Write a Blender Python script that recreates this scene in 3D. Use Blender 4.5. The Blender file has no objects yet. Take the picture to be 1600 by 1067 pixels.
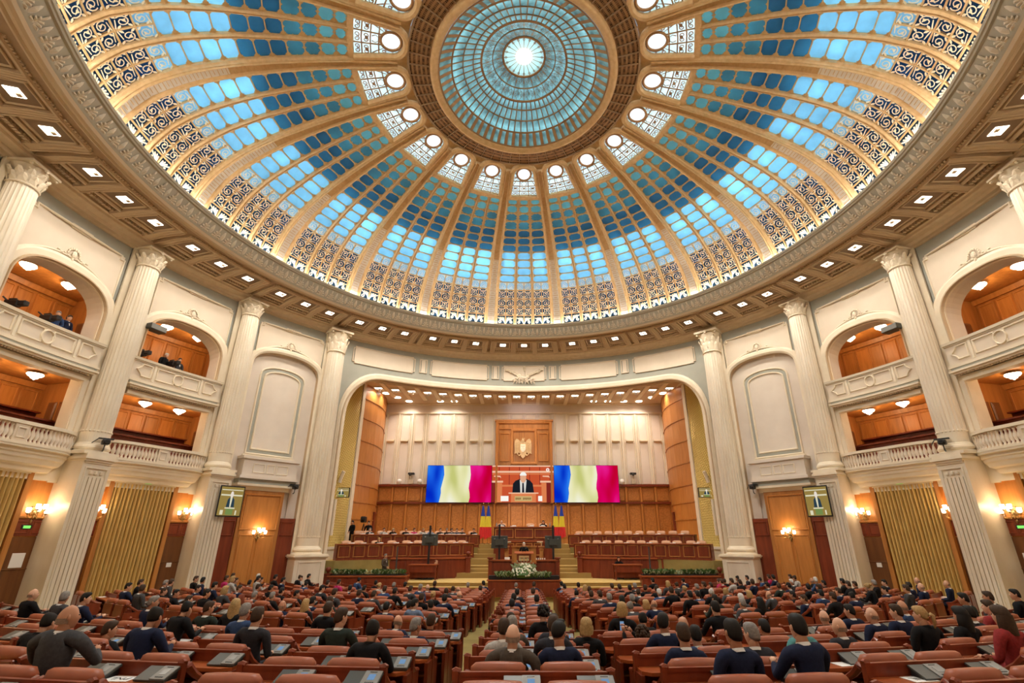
import bpy, math, random
from math import sin, cos, pi, radians as rad, degrees as deg, sqrt, hypot, atan2
SC = bpy.context.scene
COL = SC.collection
rnd = random.Random(7)
# ---------------------------------------------------------------- camera
CAMZ = 3.3; HC = 15.2            # camera height, centre of the round hall
cam = bpy.data.cameras.new('camera'); camo = bpy.data.objects.new('camera', cam); COL.objects.link(camo)
camo.location = (0, 0, CAMZ); camo.rotation_euler = (rad(110.2), 0, 0)
cam.sensor_width = 36; cam.lens = 732.6 / 1600 * 36
cam.shift_x = -18.7 / 1600; cam.shift_y = 36.2 / 1600
cam.clip_start = .05; cam.clip_end = 200
SC.camera = camo
# ---------------------------------------------------------------- world, exposure
w = bpy.data.worlds.new('world'); SC.world = w; w.use_nodes = True
w.node_tree.nodes['Background'].inputs[0].default_value = (.02, .02, .02, 1)
w.node_tree.nodes['Background'].inputs[1].default_value = 1
SC.view_settings.view_transform = 'Standard'; SC.view_settings.look = 'None'
SC.view_settings.gamma = 1; SC.view_settings.use_curve_mapping = False
SC.view_settings.exposure = -0.06
SC.cycles.max_bounces = 7; SC.cycles.diffuse_bounces = 4; SC.cycles.glossy_bounces = 2
SC.cycles.transmission_bounces = 4; SC.cycles.sample_clamp_indirect = 6; SC.cycles.caustics_reflective = False; SC.cycles.caustics_refractive = False
SC.cycles.use_adaptive_sampling = True
WARM = (1, .80, .56); WARM2 = (1, .66, .34); COOL = (.80, .92, 1)
def lamp(kind, name, loc, power, color, size=.1, rot=None, size_y=None, spot=None, blend=.5, spread=None):
    l = bpy.data.lights.new(name, kind); l.energy = power; l.color = color
    if kind == 'AREA':
        l.size = size
        if size_y: l.shape = 'RECTANGLE'; l.size_y = size_y
        else: l.shape = 'DISK'
        if spread: l.spread = rad(spread)
    else: l.shadow_soft_size = size
    if kind == 'SPOT': l.spot_size = rad(spot); l.spot_blend = blend
    o = bpy.data.objects.new(name, l); COL.objects.link(o); o.location = loc
    if rot: o.rotation_euler = rot
    return o
def pt(az, r, z=0):                     # hall polar -> world
    a = rad(az); return (r * sin(a), HC + r * cos(a), z)
L_LANTERN, L_HOT, L_CROWN, L_COVE, L_COFFER = 2400, 1700, 75, 72, 54
# the big lamp of the lantern, lamps behind the dome glass, downlights of the coffers
lamp('AREA', 'lantern_lamp', (0, HC, 22.1), L_LANTERN, (1, .93, .84), 3.4, (0, 0, 0))
lamp('POINT', 'lantern_upper_lamp', (0, HC, 24.6), 420, COOL, .5)
for k in range(10):
    x, y, z = pt(36 * k + 18, 3.6, 23.6); lamp('POINT', 'lantern_back_lamp', (x, y, z), 80, COOL, .25)
LIGHT_AZ = [0, 5.33] + [17.46 * k + d for k in range(1, 8) for d in (-5.33, 0, 5.33)]
COFFERS = sorted([a for a in LIGHT_AZ] + [-a for a in LIGHT_AZ if a] + [140, 150, 160, 170, 180, -140, -150, -160, -170])
for a in COFFERS:
    lamp('AREA', 'coffer_lamp', pt(a, 16.65, 16.46), L_COFFER, (1, .90, .76), .4, (0, 0, 0), spread=150)
# ---------------------------------------------------------------- mesh helpers
def lp(az, r, z): a = rad(az); return (r * sin(a), r * cos(a), z)
class MB:
    def __init__(s): s.v = []; s.f = []; s.m = []; s.cm = 0
    def mat(s, i): s.cm = i; return s
    def add(s, vs, fs):
        b = len(s.v); s.v += [tuple(p) for p in vs]
        s.f += [tuple(b + i for i in f) for f in fs]; s.m += [s.cm] * len(fs); return s
    def box(s, x0, x1, y0, y1, z0, z1):
        return s.add([(x, y, z) for x in (x0, x1) for y in (y0, y1) for z in (z0, z1)],
                     [(0, 1, 3, 2), (4, 6, 7, 5), (0, 4, 5, 1), (2, 3, 7, 6), (0, 2, 6, 4), (1, 5, 7, 3)])
    def cbox(s, c, d, b=0.0):           # centred box, optional chamfer
        x, y, z = c; a, e, h = d[0] / 2, d[1] / 2, d[2] / 2
        if not b: return s.box(x - a, x + a, y - e, y + e, z - h, z + h)
        vs = []; ix = {}
        for sx in (-1, 1):
            for sy in (-1, 1):
                for sz in (-1, 1):
                    for k in range(3):
                        p = [a, e, h]; p = [q - (b if i != k else 0) for i, q in enumerate(p)]
                        ix[(sx, sy, sz, k)] = len(vs); vs.append((x + sx * p[0], y + sy * p[1], z + sz * p[2]))
        F = []
        for sg in (-1, 1):
            F.append([ix[(sg, a1, b1, 0)] for a1, b1 in ((-1, -1), (1, -1), (1, 1), (-1, 1))][::sg])
            F.append([ix[(a1, sg, b1, 1)] for a1, b1 in ((-1, -1), (-1, 1), (1, 1), (1, -1))][::sg])
            F.append([ix[(a1, b1, sg, 2)] for a1, b1 in ((-1, -1), (1, -1), (1, 1), (-1, 1))][::sg])
        for a1 in (-1, 1):
            for b1 in (-1, 1):
                F.append([ix[(a1, b1, -1, 0)], ix[(a1, b1, 1, 0)], ix[(a1, b1, 1, 1)], ix[(a1, b1, -1, 1)]])
                F.append([ix[(a1, -1, b1, 0)], ix[(a1, 1, b1, 0)], ix[(a1, 1, b1, 2)], ix[(a1, -1, b1, 2)]])
                F.append([ix[(-1, a1, b1, 1)], ix[(1, a1, b1, 1)], ix[(1, a1, b1, 2)], ix[(-1, a1, b1, 2)]])
                for c1 in (-1, 1): F.append([ix[(a1, b1, c1, k)] for k in range(3)])
        return s.add(vs, F)
    def sweep(s, rows, closed=False, caps=False):   # rows: list of equally long point lists
        n = len(rows[0]); vs = [p for r in rows for p in r]; F = []
        for i in range(len(rows) - 1):
            for j in range(n if closed else n - 1):
                k = (j + 1) % n; F.append((i * n + j, i * n + k, (i + 1) * n + k, (i + 1) * n + j))
        if caps: F.append(tuple(range(n))[::-1]); F.append(tuple((len(rows) - 1) * n + j for j in range(n)))
        return s.add(vs, F)
    def ring(s, prof, a0, a1, n, closed=False, cx=None, rf=None):   # (r,z) profile swept in azimuth
        rows = []
        for i in range(n + 1):
            a = a0 + (a1 - a0) * i / n; rows.append([lp(a, r, z) for r, z in prof])
        return s.sweep(rows, closed, caps=closed and abs(a1 - a0) < 359.9)
    def pbox(s, a0, a1, r0, r1, z0, z1, n=None):
        n = n or max(1, int(abs(a1 - a0) / 1.5)); return s.ring([(r0, z0), (r0, z1), (r1, z1), (r1, z0)], a0, a1, n, True)
    def lathe(s, prof, n=16, c=(0, 0, 0), fn=None):
        rows = []
        for r, z in prof:
            rows.append([(c[0] + (r * (fn(j / n) if fn else 1)) * cos(2 * pi * j / n), c[1] + (r * (fn(j / n) if fn else 1)) * sin(2 * pi * j / n), c[2] + z) for j in range(n)])
        return s.sweep(rows, True, caps=True)
    def tube(s, path, rad_, n=6, caps=True):
        rows = []; m = len(path)
        for i, p in enumerate(path):
            a = path[max(0, i - 1)]; b = path[min(m - 1, i + 1)]
            t = [b[k] - a[k] for k in range(3)]; l = sqrt(sum(q * q for q in t)) or 1; t = [q / l for q in t]
            up = (0, 0, 1) if abs(t[2]) < .9 else (1, 0, 0)
            u = [t[1] * up[2] - t[2] * up[1], t[2] * up[0] - t[0] * up[2], t[0] * up[1] - t[1] * up[0]]
            l = sqrt(sum(q * q for q in u)); u = [q / l for q in u]
            v = [t[1] * u[2] - t[2] * u[1], t[2] * u[0] - t[0] * u[2], t[0] * u[1] - t[1] * u[0]]
            R = rad_[i] if isinstance(rad_, (list, tuple)) else rad_
            rows.append([tuple(p[k] + R * (cos(2 * pi * j / n) * u[k] + sin(2 * pi * j / n) * v[k]) for k in range(3)) for j in range(n)])
        return s.sweep(rows, True, caps)
    def blob(s, c, r, n=8, m=5):        # ellipsoid
        rx, ry, rz = r if isinstance(r, (tuple, list)) else (r, r, r)
        rows = [[(c[0] + rx * sin(pi * i / m) * cos(2 * pi * j / n), c[1] + ry * sin(pi * i / m) * sin(2 * pi * j / n), c[2] - rz * cos(pi * i / m)) for j in range(n)] for i in range(m + 1)]
        return s.sweep(rows, True)
    def slab(s, u0, u1, zl, zh, d0, d1, mp, n=6):   # solid between curves zl(u), zh(u), depth d0..d1
        f = (lambda q: q) ; L = zl if callable(zl) else (lambda u: zl); H = zh if callable(zh) else (lambda u: zh)
        rows = []
        for i in range(n + 1):
            u = u0 + (u1 - u0) * i / n; a, b = L(u), H(u)
            rows.append([mp(u, a, d0), mp(u, a, d1), mp(u, b, d1), mp(u, b, d0)])
        return s.sweep(rows, True, caps=True)
    def mold(s, curve, w, d, mp, closed=False, d0=0):   # bevelled moulding along a (u,z) curve
        m = len(curve); rows = []
        for i in range(m + (1 if closed else 0)):
            i %= m
            p = curve[i]; a = curve[(i - 1) % m] if (closed or i > 0) else p; b = curve[(i + 1) % m] if (closed or i < m - 1) else p
            def nn(p, q):
                l = hypot(q[0] - p[0], q[1] - p[1]) or 1; return (-(q[1] - p[1]) / l, (q[0] - p[0]) / l)
            n1 = nn(a, p) if a != p else None; n2 = nn(p, b) if b != p else None
            if n1 is None: n1 = n2
            if n2 is None: n2 = n1
            nx, nz = n1[0] + n2[0], n1[1] + n2[1]
            k = min(2.0, 2 / (nx * nx + nz * nz)) if nx * nx + nz * nz > .2 else 2
            nx, nz = nx * k, nz * k
            sec = [(-.5, 0), (-.5, .5), (-.22, 1), (.22, 1), (.5, .5), (.5, 0)]
            rows.append([mp(p[0] + nx * w * q, p[1] + nz * w * q, d0 + d * h) for q, h in sec])
        return s.sweep(rows, True, caps=not closed)
    def poly(s, pts): return s.add(pts, [tuple(range(len(pts)))])
    def prism(s, pts, h0, h1, mp):      # extruded polygon, mp(u,v,h)
        n = len(pts); vs = [mp(u, v, h0) for u, v in pts] + [mp(u, v, h1) for u, v in pts]
        return s.add(vs, [tuple(range(n))[::-1], tuple(range(n, 2 * n))] + [(i, (i + 1) % n, n + (i + 1) % n, n + i) for i in range(n)])
    def xf(s, fn): s.v = [fn(*p) for p in s.v]; return s
    def join(s, o, fn=None):
        b = len(s.v); s.v += [fn(*p) if fn else p for p in o.v]; s.f += [tuple(b + i for i in f) for f in o.f]; s.m += o.m; return s
    def mesh(s, name, mats, off=(0, 0, 0), smooth=False):
        me = bpy.data.meshes.new(name)
        me.from_pydata([(x - off[0], y - off[1], z - off[2]) for x, y, z in s.v], [], s.f)
        mats = mats if isinstance(mats, (list, tuple)) else [mats]
        for q in mats: me.materials.append(q)
        if len(mats) > 1: me.polygons.foreach_set('material_index', s.m)
        if smooth: me.polygons.foreach_set('use_smooth', [True] * len(me.polygons))
        me.update(); return me
class T:                                # a thing: Empty (or mesh) with parts, authored in hall-polar frame `az` or in the world
    def __init__(s, name, label=None, cat=None, az=None, base=(0, 0, 0), group=None, kind=None, loc=None, rz=0):
        s.o = bpy.data.objects.new(name, None); COL.objects.link(s.o); s.base = base
        s.o.empty_display_size = .1
        if az is not None:
            a = rad(az); x, y, z = base
            s.o.location = (x * cos(a) + y * sin(a), HC - x * sin(a) + y * cos(a), z); s.o.rotation_euler = (0, 0, -a)
        elif loc is not None: s.o.location = loc; s.o.rotation_euler = (0, 0, rz)
        else: s.o.location = base
        tag(s.o, label, cat, group, kind)
    def part(s, name, mb, mats, smooth=False, parent=None, label=None, kind=None):
        o = bpy.data.objects.new(name, mb.mesh(name, mats, s.base, smooth)); COL.objects.link(o); o.parent = parent or s.o
        if label: o['label'] = label
        if kind: o['kind'] = kind
        return o
def tag(o, label=None, cat=None, group=None, kind=None):
    if label: o['label'] = label
    if cat: o['category'] = cat
    if group: o['group'] = group
    if kind: o['kind'] = kind
    return o
def obj(name, mb, mats, label=None, cat=None, group=None, kind=None, smooth=False, base=(0, 0, 0)):
    o = bpy.data.objects.new(name, mb.mesh(name, mats, base, smooth)); COL.objects.link(o); o.location = base
    return tag(o, label, cat, group, kind)
KIDS = {}
def kids(o):
    return list(o.children)
def copy_tree(o, parent=None):
    c = o.copy(); COL.objects.link(c)
    if parent is not None: c.parent = parent
    for ch in kids(o): copy_tree(ch, c)
    return c
def dup(src, label, az=None, base=None, loc=None, rz=0, mirror=False):
    o = copy_tree(src)
    if az is not None:
        a = rad(az); x, y, z = base
        o.location = (x * cos(a) + y * sin(a), HC - x * sin(a) + y * cos(a), z); o.rotation_euler = (0, 0, -a)
    if loc is not None: o.location = loc; o.rotation_euler = (0, 0, rz)
    if label: o['label'] = label
    return o
# ---------------------------------------------------------------- materials
def mat(name, col, rough=.6, metal=0, col2=None, scale=4, detail=3, stretch=(1, 1, 1), bump=0, spec=.4, emit=None, es=1, trans=0, kind='noise', bscale=None):
    m = bpy.data.materials.new(name); m.use_nodes = True; nt = m.node_tree; N = nt.nodes; L = nt.links
    b = N['Principled BSDF']; b.inputs['Roughness'].default_value = rough; b.inputs['Metallic'].default_value = metal
    b.inputs['Specular IOR Level'].default_value = spec; b.inputs['Base Color'].default_value = (*col, 1)
    if emit: b.inputs['Emission Color'].default_value = (*emit, 1); b.inputs['Emission Strength'].default_value = es
    if col2 or bump:
        tc = N.new('ShaderNodeTexCoord'); mp = N.new('ShaderNodeMapping'); mp.inputs['Scale'].default_value = stretch
        L.new(tc.outputs['Object'], mp.inputs[0])
        if kind == 'noise': n = N.new('ShaderNodeTexNoise'); n.inputs['Detail'].default_value = detail; out = n.outputs[0]
        elif kind == 'wave': n = N.new('ShaderNodeTexWave'); n.inputs['Distortion'].default_value = 6; n.inputs['Detail'].default_value = 2; n.inputs['Detail Scale'].default_value = 1.5; out = n.outputs[1]
        elif kind == 'voronoi': n = N.new('ShaderNodeTexVoronoi'); out = n.outputs[0]
        n.inputs['Scale'].default_value = scale; L.new(mp.outputs[0], n.inputs[0])
        if col2:
            r = N.new('ShaderNodeValToRGB'); r.color_ramp.elements[0].position = .3; r.color_ramp.elements[1].position = .72
            r.color_ramp.elements[0].color = (*col2, 1); r.color_ramp.elements[1].color = (*col, 1)
            L.new(out, r.inputs[0]); L.new(r.outputs[0], b.inputs['Base Color'])
        if bump:
            bp = N.new('ShaderNodeBump'); bp.inputs['Strength'].default_value = bump; bp.inputs['Distance'].default_value = .02
            L.new(out, bp.inputs['Height']); L.new(bp.outputs[0], b.inputs['Normal'])
    return m
def glass(name, col, rough=.3, lo=.88, hi=1.1):        # stained glass: dyed sheet that lets diffused light through
    m = bpy.data.materials.new(name); m.use_nodes = True; nt = m.node_tree; N = nt.nodes; L = nt.links
    b = N['Principled BSDF']; b.inputs['Base Color'].default_value = (*[c * .55 for c in col], 1); b.inputs['Roughness'].default_value = rough; b.inputs['Specular IOR Level'].default_value = .35
    tr = N.new('ShaderNodeBsdfTranslucent'); mx = N.new('ShaderNodeMixShader'); mx.inputs[0].default_value = .72
    tc = N.new('ShaderNodeTexCoord'); n = N.new('ShaderNodeTexNoise'); n.inputs['Scale'].default_value = 2.2; n.inputs['Detail'].default_value = 3; L.new(tc.outputs['Object'], n.inputs[0])
    r = N.new('ShaderNodeValToRGB'); r.color_ramp.elements[0].color = (*[c * lo for c in col], 1); r.color_ramp.elements[1].color = (*[min(1, c * hi) for c in col], 1)
    r.color_ramp.elements[0].position = .3; r.color_ramp.elements[1].position = .7
    L.new(n.outputs[0], r.inputs[0]); L.new(r.outputs[0], tr.inputs[0])
    L.new(b.outputs[0], mx.inputs[1]); L.new(tr.outputs[0], mx.inputs[2]); L.new(mx.outputs[0], N['Material Output'].inputs[0])
    return m
def emis(name, col, s):
    m = bpy.data.materials.new(name); m.use_nodes = True; nt = m.node_tree; N = nt.nodes
    e = N.new('ShaderNodeEmission'); e.inputs[0].default_value = (*col, 1); e.inputs[1].default_value = s
    nt.links.new(e.outputs[0], N['Material Output'].inputs[0]); return m
M = {}
M['plaster'] = mat('cream_plaster', (.80, .70, .57), .7, col2=(.74, .64, .51), scale=1.2, bump=.05)
M['cornice'] = mat('cornice_paint', (.68, .54, .37), .6, col2=(.60, .47, .31))
M['pink'] = mat('rose_cream_plaster', (.78, .70, .61), .75, col2=(.73, .65, .56), scale=1.5)
M['blue'] = mat('grey_green_plaster', (.43, .43, .375), .7, col2=(.39, .40, .345), scale=2)
M['trim'] = mat('ivory_trim', (.86, .77, .61), .55, col2=(.80, .70, .54), scale=2)
M['tan'] = mat('tan_cornice_paint', (.40, .27, .155), .6, col2=(.34, .22, .12), scale=3)
M['tan2'] = mat('light_tan_moulding', (.56, .42, .27), .6)
M['brown'] = mat('brown_coffer_paint', (.22, .14, .075), .7)
M['leaf'] = mat('leaf_relief', (.66, .57, .43), .6)
M['leafbg'] = mat('leaf_band_ground', (.43, .39, .30), .7)
M['marble'] = mat('veined_cream_marble', (.88, .80, .66), .35, col2=(.68, .58, .44), scale=1.1, detail=9, stretch=(1, 1, .35), spec=.5)
M['gold'] = mat('gold_leaf', (.78, .55, .27), .42, .3, col2=(.68, .45, .20), scale=8, spec=.6)
M['goldrib'] = mat('gilded_rib', (.78, .55, .29), .5, .2, col2=(.67, .44, .21), scale=6)
M['goldlit'] = mat('lit_gilding', (.95, .84, .60), .5, .1)  # gold lightened to look lit by the cove; beads and shield share it
M['ribwhite'] = mat('rib_white', (.93, .87, .78), .6)
M['ironbrown'] = mat('bronze_grille', (.42, .25, .12), .5, .5)
M['lattice'] = mat('pierced_bronze', (.22, .12, .06), .6, .3, col2=(.05, .025, .012), scale=9, kind='voronoi', bump=.6)
M['g_deep'] = glass('dark_blue_glass', (.05, .15, .27))
M['g_blue'] = glass('backlit_blue_glass', (.48, .77, .90))  # lightened for the rows at the hidden lamps; their glow is in the tint
M['g_mid'] = glass('dimmed_steel_glass', (.11, .26, .34))  # darkened for the rows above; the weaker backlight is in the tint
M['g_teal'] = glass('teal_glass', (.32, .55, .55))
M['g_teal2'] = glass('dim_teal_glass', (.19, .38, .42))  # darker copy of the teal, the fading backlight put into its colour
M['g_pale'] = glass('pale_glass', (.66, .80, .76))
M['g_lan'] = glass('lantern_glass', (.46, .66, .66), lo=.45, hi=1.5)
M['shell'] = mat('outer_dome_grey', (.20, .23, .27), .9)
def woodm(name, c1, c2, s=2.2, st=(1, 1, .12), rough=.38):
    return mat(name, c1, rough, col2=c2, scale=s, kind='noise', detail=6, stretch=st, spec=.45)
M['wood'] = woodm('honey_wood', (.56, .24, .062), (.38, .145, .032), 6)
M['burl'] = mat('burl_wood', (.64, .27, .07), .4, col2=(.40, .14, .03), scale=9, detail=8, spec=.45)
M['wood2'] = woodm('orange_wood', (.60, .245, .058), (.48, .18, .038), 9)
M['mahog'] = woodm('mahogany', (.24, .046, .016), (.15, .024, .009), 6, rough=.32)
M['desk'] = mat('desk_top_wood', (.42, .11, .03), .3, col2=(.30, .065, .018), scale=5, detail=5, stretch=(.3, 1, 1), spec=.5)
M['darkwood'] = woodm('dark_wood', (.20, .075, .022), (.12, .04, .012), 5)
M['leather'] = mat('tan_leather', (.36, .092, .034), .45, col2=(.27, .064, .023), scale=3, bump=.1, spec=.5)
M['leather2'] = mat('pale_leather', (.62, .34, .20), .5, col2=(.52, .26, .14), scale=3)
M['carpet'] = mat('ochre_carpet', (.34, .26, .085), .95, col2=(.25, .185, .055), scale=1.6, detail=8, bump=.2)
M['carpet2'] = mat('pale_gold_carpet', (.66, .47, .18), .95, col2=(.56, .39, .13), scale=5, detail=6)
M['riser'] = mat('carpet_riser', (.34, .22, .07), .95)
M['curtain'] = mat('gold_curtain', (.66, .45, .15), .65, col2=(.58, .38, .12), scale=2, spec=.35)
M['mesh'] = mat('gold_mesh', (.50, .36, .05), .6)
M['meshbar'] = mat('brass_lattice', (.80, .62, .22), .4, .4)
M['black'] = mat('black_plastic', (.015, .015, .017), .4)
M['grey'] = mat('grey_plastic', (.22, .22, .21), .5)
M['darkgrey'] = mat('dark_grey_plastic', (.06, .065, .06), .4)
M['paper'] = mat('white_paper', (.85, .84, .82), .8)
M['ink'] = mat('ink', (.03, .03, .04), .8)
M['scr'] = emis('lit_screen', (.30, .52, .85), .55)
M['scroff'] = mat('unlit_screen', (.30, .31, .31), .25)
M['brass'] = mat('antique_brass', (.40, .26, .10), .35, .8)
M['chrome'] = mat('metal', (.6, .6, .62), .3, .9)
M['glow'] = emis('lamp_glass', (1, .84, .60), 9)
M['glow2'] = emis('lamp_bowl', (1, .82, .58), 7)
M['led'] = emis('coffer_light', (1, .90, .74), 7)
M['disc'] = emis('opal_disc', (.93, .97, 1), 1.25)
M['core'] = emis('lantern_core', (1, .97, .92), 14)
M['cove'] = emis('cove_tube', (1, .96, .90), L_COVE)
M['exit'] = emis('exit_sign_green', (.25, .8, .15), 1.2)
M['leafg'] = mat('green_leaves', (.10, .20, .05), .6, col2=(.05, .11, .03), scale=12)
M['leafp'] = mat('pale_leaves', (.38, .46, .28), .6)
M['flower'] = mat('white_flower', (.85, .84, .70), .7)
def em_flat(name, c, s=1): return emis(name, c, s)
# ================================================================ STRUCTURE: DOME
PR = [(15.15, 17.5), (14.93, 18.09), (14.64, 18.62), (14.32, 19.09), (13.84, 19.52), (13.38, 19.88), (12.93, 20.17), (12.4, 20.44), (11.84, 20.70), (11.28, 20.93), (10.71, 21.11), (10.19, 21.29), (9.62, 21.46), (8.99, 21.64), (8.41, 21.79), (7.84, 21.93), (7.39, 22.03), (7.22, 22.07), (6.7, 22.16), (6.2, 22.26), (5.6, 22.36), (5.05, 22.43)]
NT = len(PR) - 1
def dprof(t):
    t = max(0, min(NT - 1e-6, t)); i = int(t); f = t - i; a, b = PR[i], PR[i + 1]
    r, z = a[0] + (b[0] - a[0]) * f, a[1] + (b[1] - a[1]) * f
    p, q = PR[max(0, i - 1)], PR[min(NT, i + 2)]
    dr, dz = q[0] - p[0], q[1] - p[1]; l = hypot(dr, dz); return r, z, -dz / l, dr / l
def dm(a, t, d=0):                       # azimuth in the bay, profile index, depth towards the hall
    r, z, nr, nz = dprof(t); return lp(a, r + nr * d, z + nz * d)
def rib(mb, a0, a1, t0, t1, sec, st=.5):  # sec: (azimuth factor 0..1, depth)
    rows = []; n = max(1, int((t1 - t0) / st + .5))
    for i in range(n + 1):
        t = t0 + (t1 - t0) * i / n; rows.append([dm(a0 + (a1 - a0) * u, t, d) for u, d in sec])
    mb.sweep(rows, True, caps=True)
BASE = (0, 15.0, 17.4)
NB = 20; HB = 9.0
bay = T('ceiling_dome_bay', None, None, az=0, base=BASE, kind='structure')
COLS = [(-7.3, -2.75), (-2.1, 2.1), (2.75, 7.3)]
for r in range(16):
    gm = M['g_deep'] if r < 4 else M['g_blue'] if r < 9 else M['g_mid'] if r < 12 else M['g_teal2'] if r < 14 else M['g_teal']
    for a0, a1 in COLS:
        subs = [(a0, (a0 + a1) / 2), ((a0 + a1) / 2, a1)] if r < 5 else [(a0, a1)]
        for s0, s1 in subs:
            mb = MB(); mb.slab(s0, s1, r, r + 1, -.06, -.04, dm, n=1)
            bay.part('glass_pane', mb, gm)
# grille: row bars, mid bars, corner leaves
g = MB()
for a0, a1 in COLS:
    for r in range(0, 17):
        w_ = .05 if r <= 5 else .04; t0 = max(0, r - w_ / 1.1); 
        rib(g, a0, a1, t0, min(16, r + w_ / 1.1), [(0, -.06), (0, .04), (.34, .045), (.67, .045), (1, .04), (1, -.06)], .05)
    am = (a0 + a1) / 2
    rib(g, am - .12, am + .12, 0, 5, [(0, -.06), (0, .035), (1, .035), (1, -.06)], 1)
    for r in range(5, 16):               # corner fleurons on the plain panes
        wr = PR[r][0] * rad(a1 - a0); hr = hypot(PR[r][0] - PR[r + 1][0], PR[r][1] - PR[r + 1][1])
        for ax, sx in ((a0, 1), (a1, -1)):
            for ty, sy in ((r, 1), (r + 1, -1)):
                q = deg(1 / PR[r][0])
                def P(u, v, d=.0): return dm(ax + sx * u * q, ty + sy * v / hr, d)
                pts = [(0, 0), (.20, 0), (.23, .05), (.17, .07), (.16, .12), (.10, .11), (.09, .17), (.04, .15), (.03, .21), (0, .19)]
                k = 1.0 if r > 12 else .85
                g.poly([P(u * k, v * k, .012) for u, v in pts][::1])
            if r > 11:
                P2 = lambda u, v, d: dm(ax + sx * u * deg(1 / PR[r][0]), r + .5 + v / hr, d)
                g.poly([P2(0, -.07, .012), P2(.09, 0, .012), P2(0, .07, .012)])
        if r > 11:
            for ty, sy in ((r, 1), (r + 1, -1)):
                g.poly([dm(am - .5, ty, .012), dm(am, ty + sy * .09 / hr, .012), dm(am + .5, ty, .012)])
bay.part('pane_grille', g, M['gold'])
# filigree of the five lowest rows
f = MB()
def ribbon(mb, pts, w0, w1, mp, d=.03):
    n = len(pts); rows = []
    for i, p in enumerate(pts):
        a = pts[max(0, i - 1)]; b = pts[min(n - 1, i + 1)]; l = hypot(b[0] - a[0], b[1] - a[1]) or 1
        nx, ny = -(b[1] - a[1]) / l, (b[0] - a[0]) / l; w = (w0 + (w1 - w0) * i / (n - 1)) / 2
        rows.append([mp(p[0] + nx * w, p[1] + ny * w, d), mp(p[0] - nx * w, p[1] - ny * w, d)])
    mb.sweep(rows)
def spiral(cx, cy, r0, r1, a0, turns, n=14):
    return [(cx + (r0 + (r1 - r0) * i / n) * cos(a0 + turns * 2 * pi * i / n), cy + (r0 + (r1 - r0) * i / n) * sin(a0 + turns * 2 * pi * i / n)) for i in range(n + 1)]
for r in range(5):
    for a0, a1 in COLS:
        am = (a0 + a1) / 2
        for s, (s0, s1) in enumerate(((a0, am), (am, a1))):
            mx = 1 if s == 0 else -1
            def mp(x, y, d, s0=s0, s1=s1, mx=mx, r=r):
                c = (s0 + s1) / 2; h = (s1 - s0) / 2 * .9; return dm(c + mx * x * h, r + .5 + y * .44, d)
            if r == 0:
                for q in (-.9, -.35, .15, .6): ribbon(f, [(.95, -.9), (.7 + .1 * q, -.2), (q * 1.0, .55 + .2 * (1 - abs(q)))], .10, .24, mp)
                ribbon(f, spiral(-.45, -.45, .45, .08, pi / 2, -1.2), .22, .10, mp)
            else:
                o = 1 if r % 2 else -1
                ribbon(f, [(x, y * o) for x, y in [(.95, -.9), (.35, -.75), (-.35, -.62)]] , .18, .12, mp)
                ribbon(f, [(x, y * o) for x, y in spiral(.02, .08, .80, .10, -2.4, -1.45, 18)], .17, .12, mp)
                f.add([mp(-.02, .1 * o, .035), mp(.3, .45 * o, .035), mp(-.1, .42 * o, .035), mp(-.35, .5 * o, .035), mp(-.28, .15 * o, .035), mp(-.4, -.15 * o, .035)], [(0, 1, 2, 3, 4, 5)])
                for (cx, cy, an) in ((-.78, -.78, .8), (.75, .78, 3.9), (-.78, .8, -.8), (.8, -.5, 2.4)):
                    cy *= o; c_, s_ = cos(an), sin(an)
                    f.poly([mp(cx + c_ * u - s_ * v, cy + s_ * u + c_ * v, .03) for u, v in [(-.25, -.1), (.1, -.16), (.42, .0), (.1, .16), (-.25, .1)]])
bay.part('filigree_scrollwork', f, M['goldlit'])
# ribs
for k, ac in enumerate((-2.43, 2.43)):
    b = MB(); h = .42; rib(b, ac - h, ac + h, 0, 16.2, [(0, -.08), (.02, .10), (.2, .16), (.35, .16), (.42, .10), (.58, .10), (.65, .16), (.8, .16), (.98, .10), (1, -.08)], .5)
    bay.part('minor_rib', b, M['goldrib'])
b = MB()
for s in (-1, 1):
    rib(b, -HB + s * .85, -HB + s * 1.85, 0, 20.2, [(0, -.1), (.0, .12), (.1, .24), (.28, .27), (.4, .2), (.55, .2), (.66, .13), (.9, .1), (1, -.1)], .5)
bay.part('main_rib', b, M['goldrib'])
b = MB(); rib(b, -HB - .86, -HB + .86, 0, 8, [(0, -.1), (0, .10), (1, .10), (1, -.1)], .5); bay.part('rib_panel', b, M['ribwhite'])
b = MB(); rib(b, -HB - .86, -HB + .86, 8, 20.2, [(0, -.1), (0, .10), (1, .10), (1, -.1)], .5); bay.part('upper_rib_panel', b, M['goldrib'])
b = MB()
for i in range(64):
    t = .35 + i * .25
    h = .42 if i % 2 else .75
    if t < 16.5: rib(b, -HB - h, -HB + h, t, t + .035, [(0, .1), (0, .125), (1, .125), (1, .1)], .035)
bay.part('rib_rungs', b, M['gold'], kind='stuff')
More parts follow.
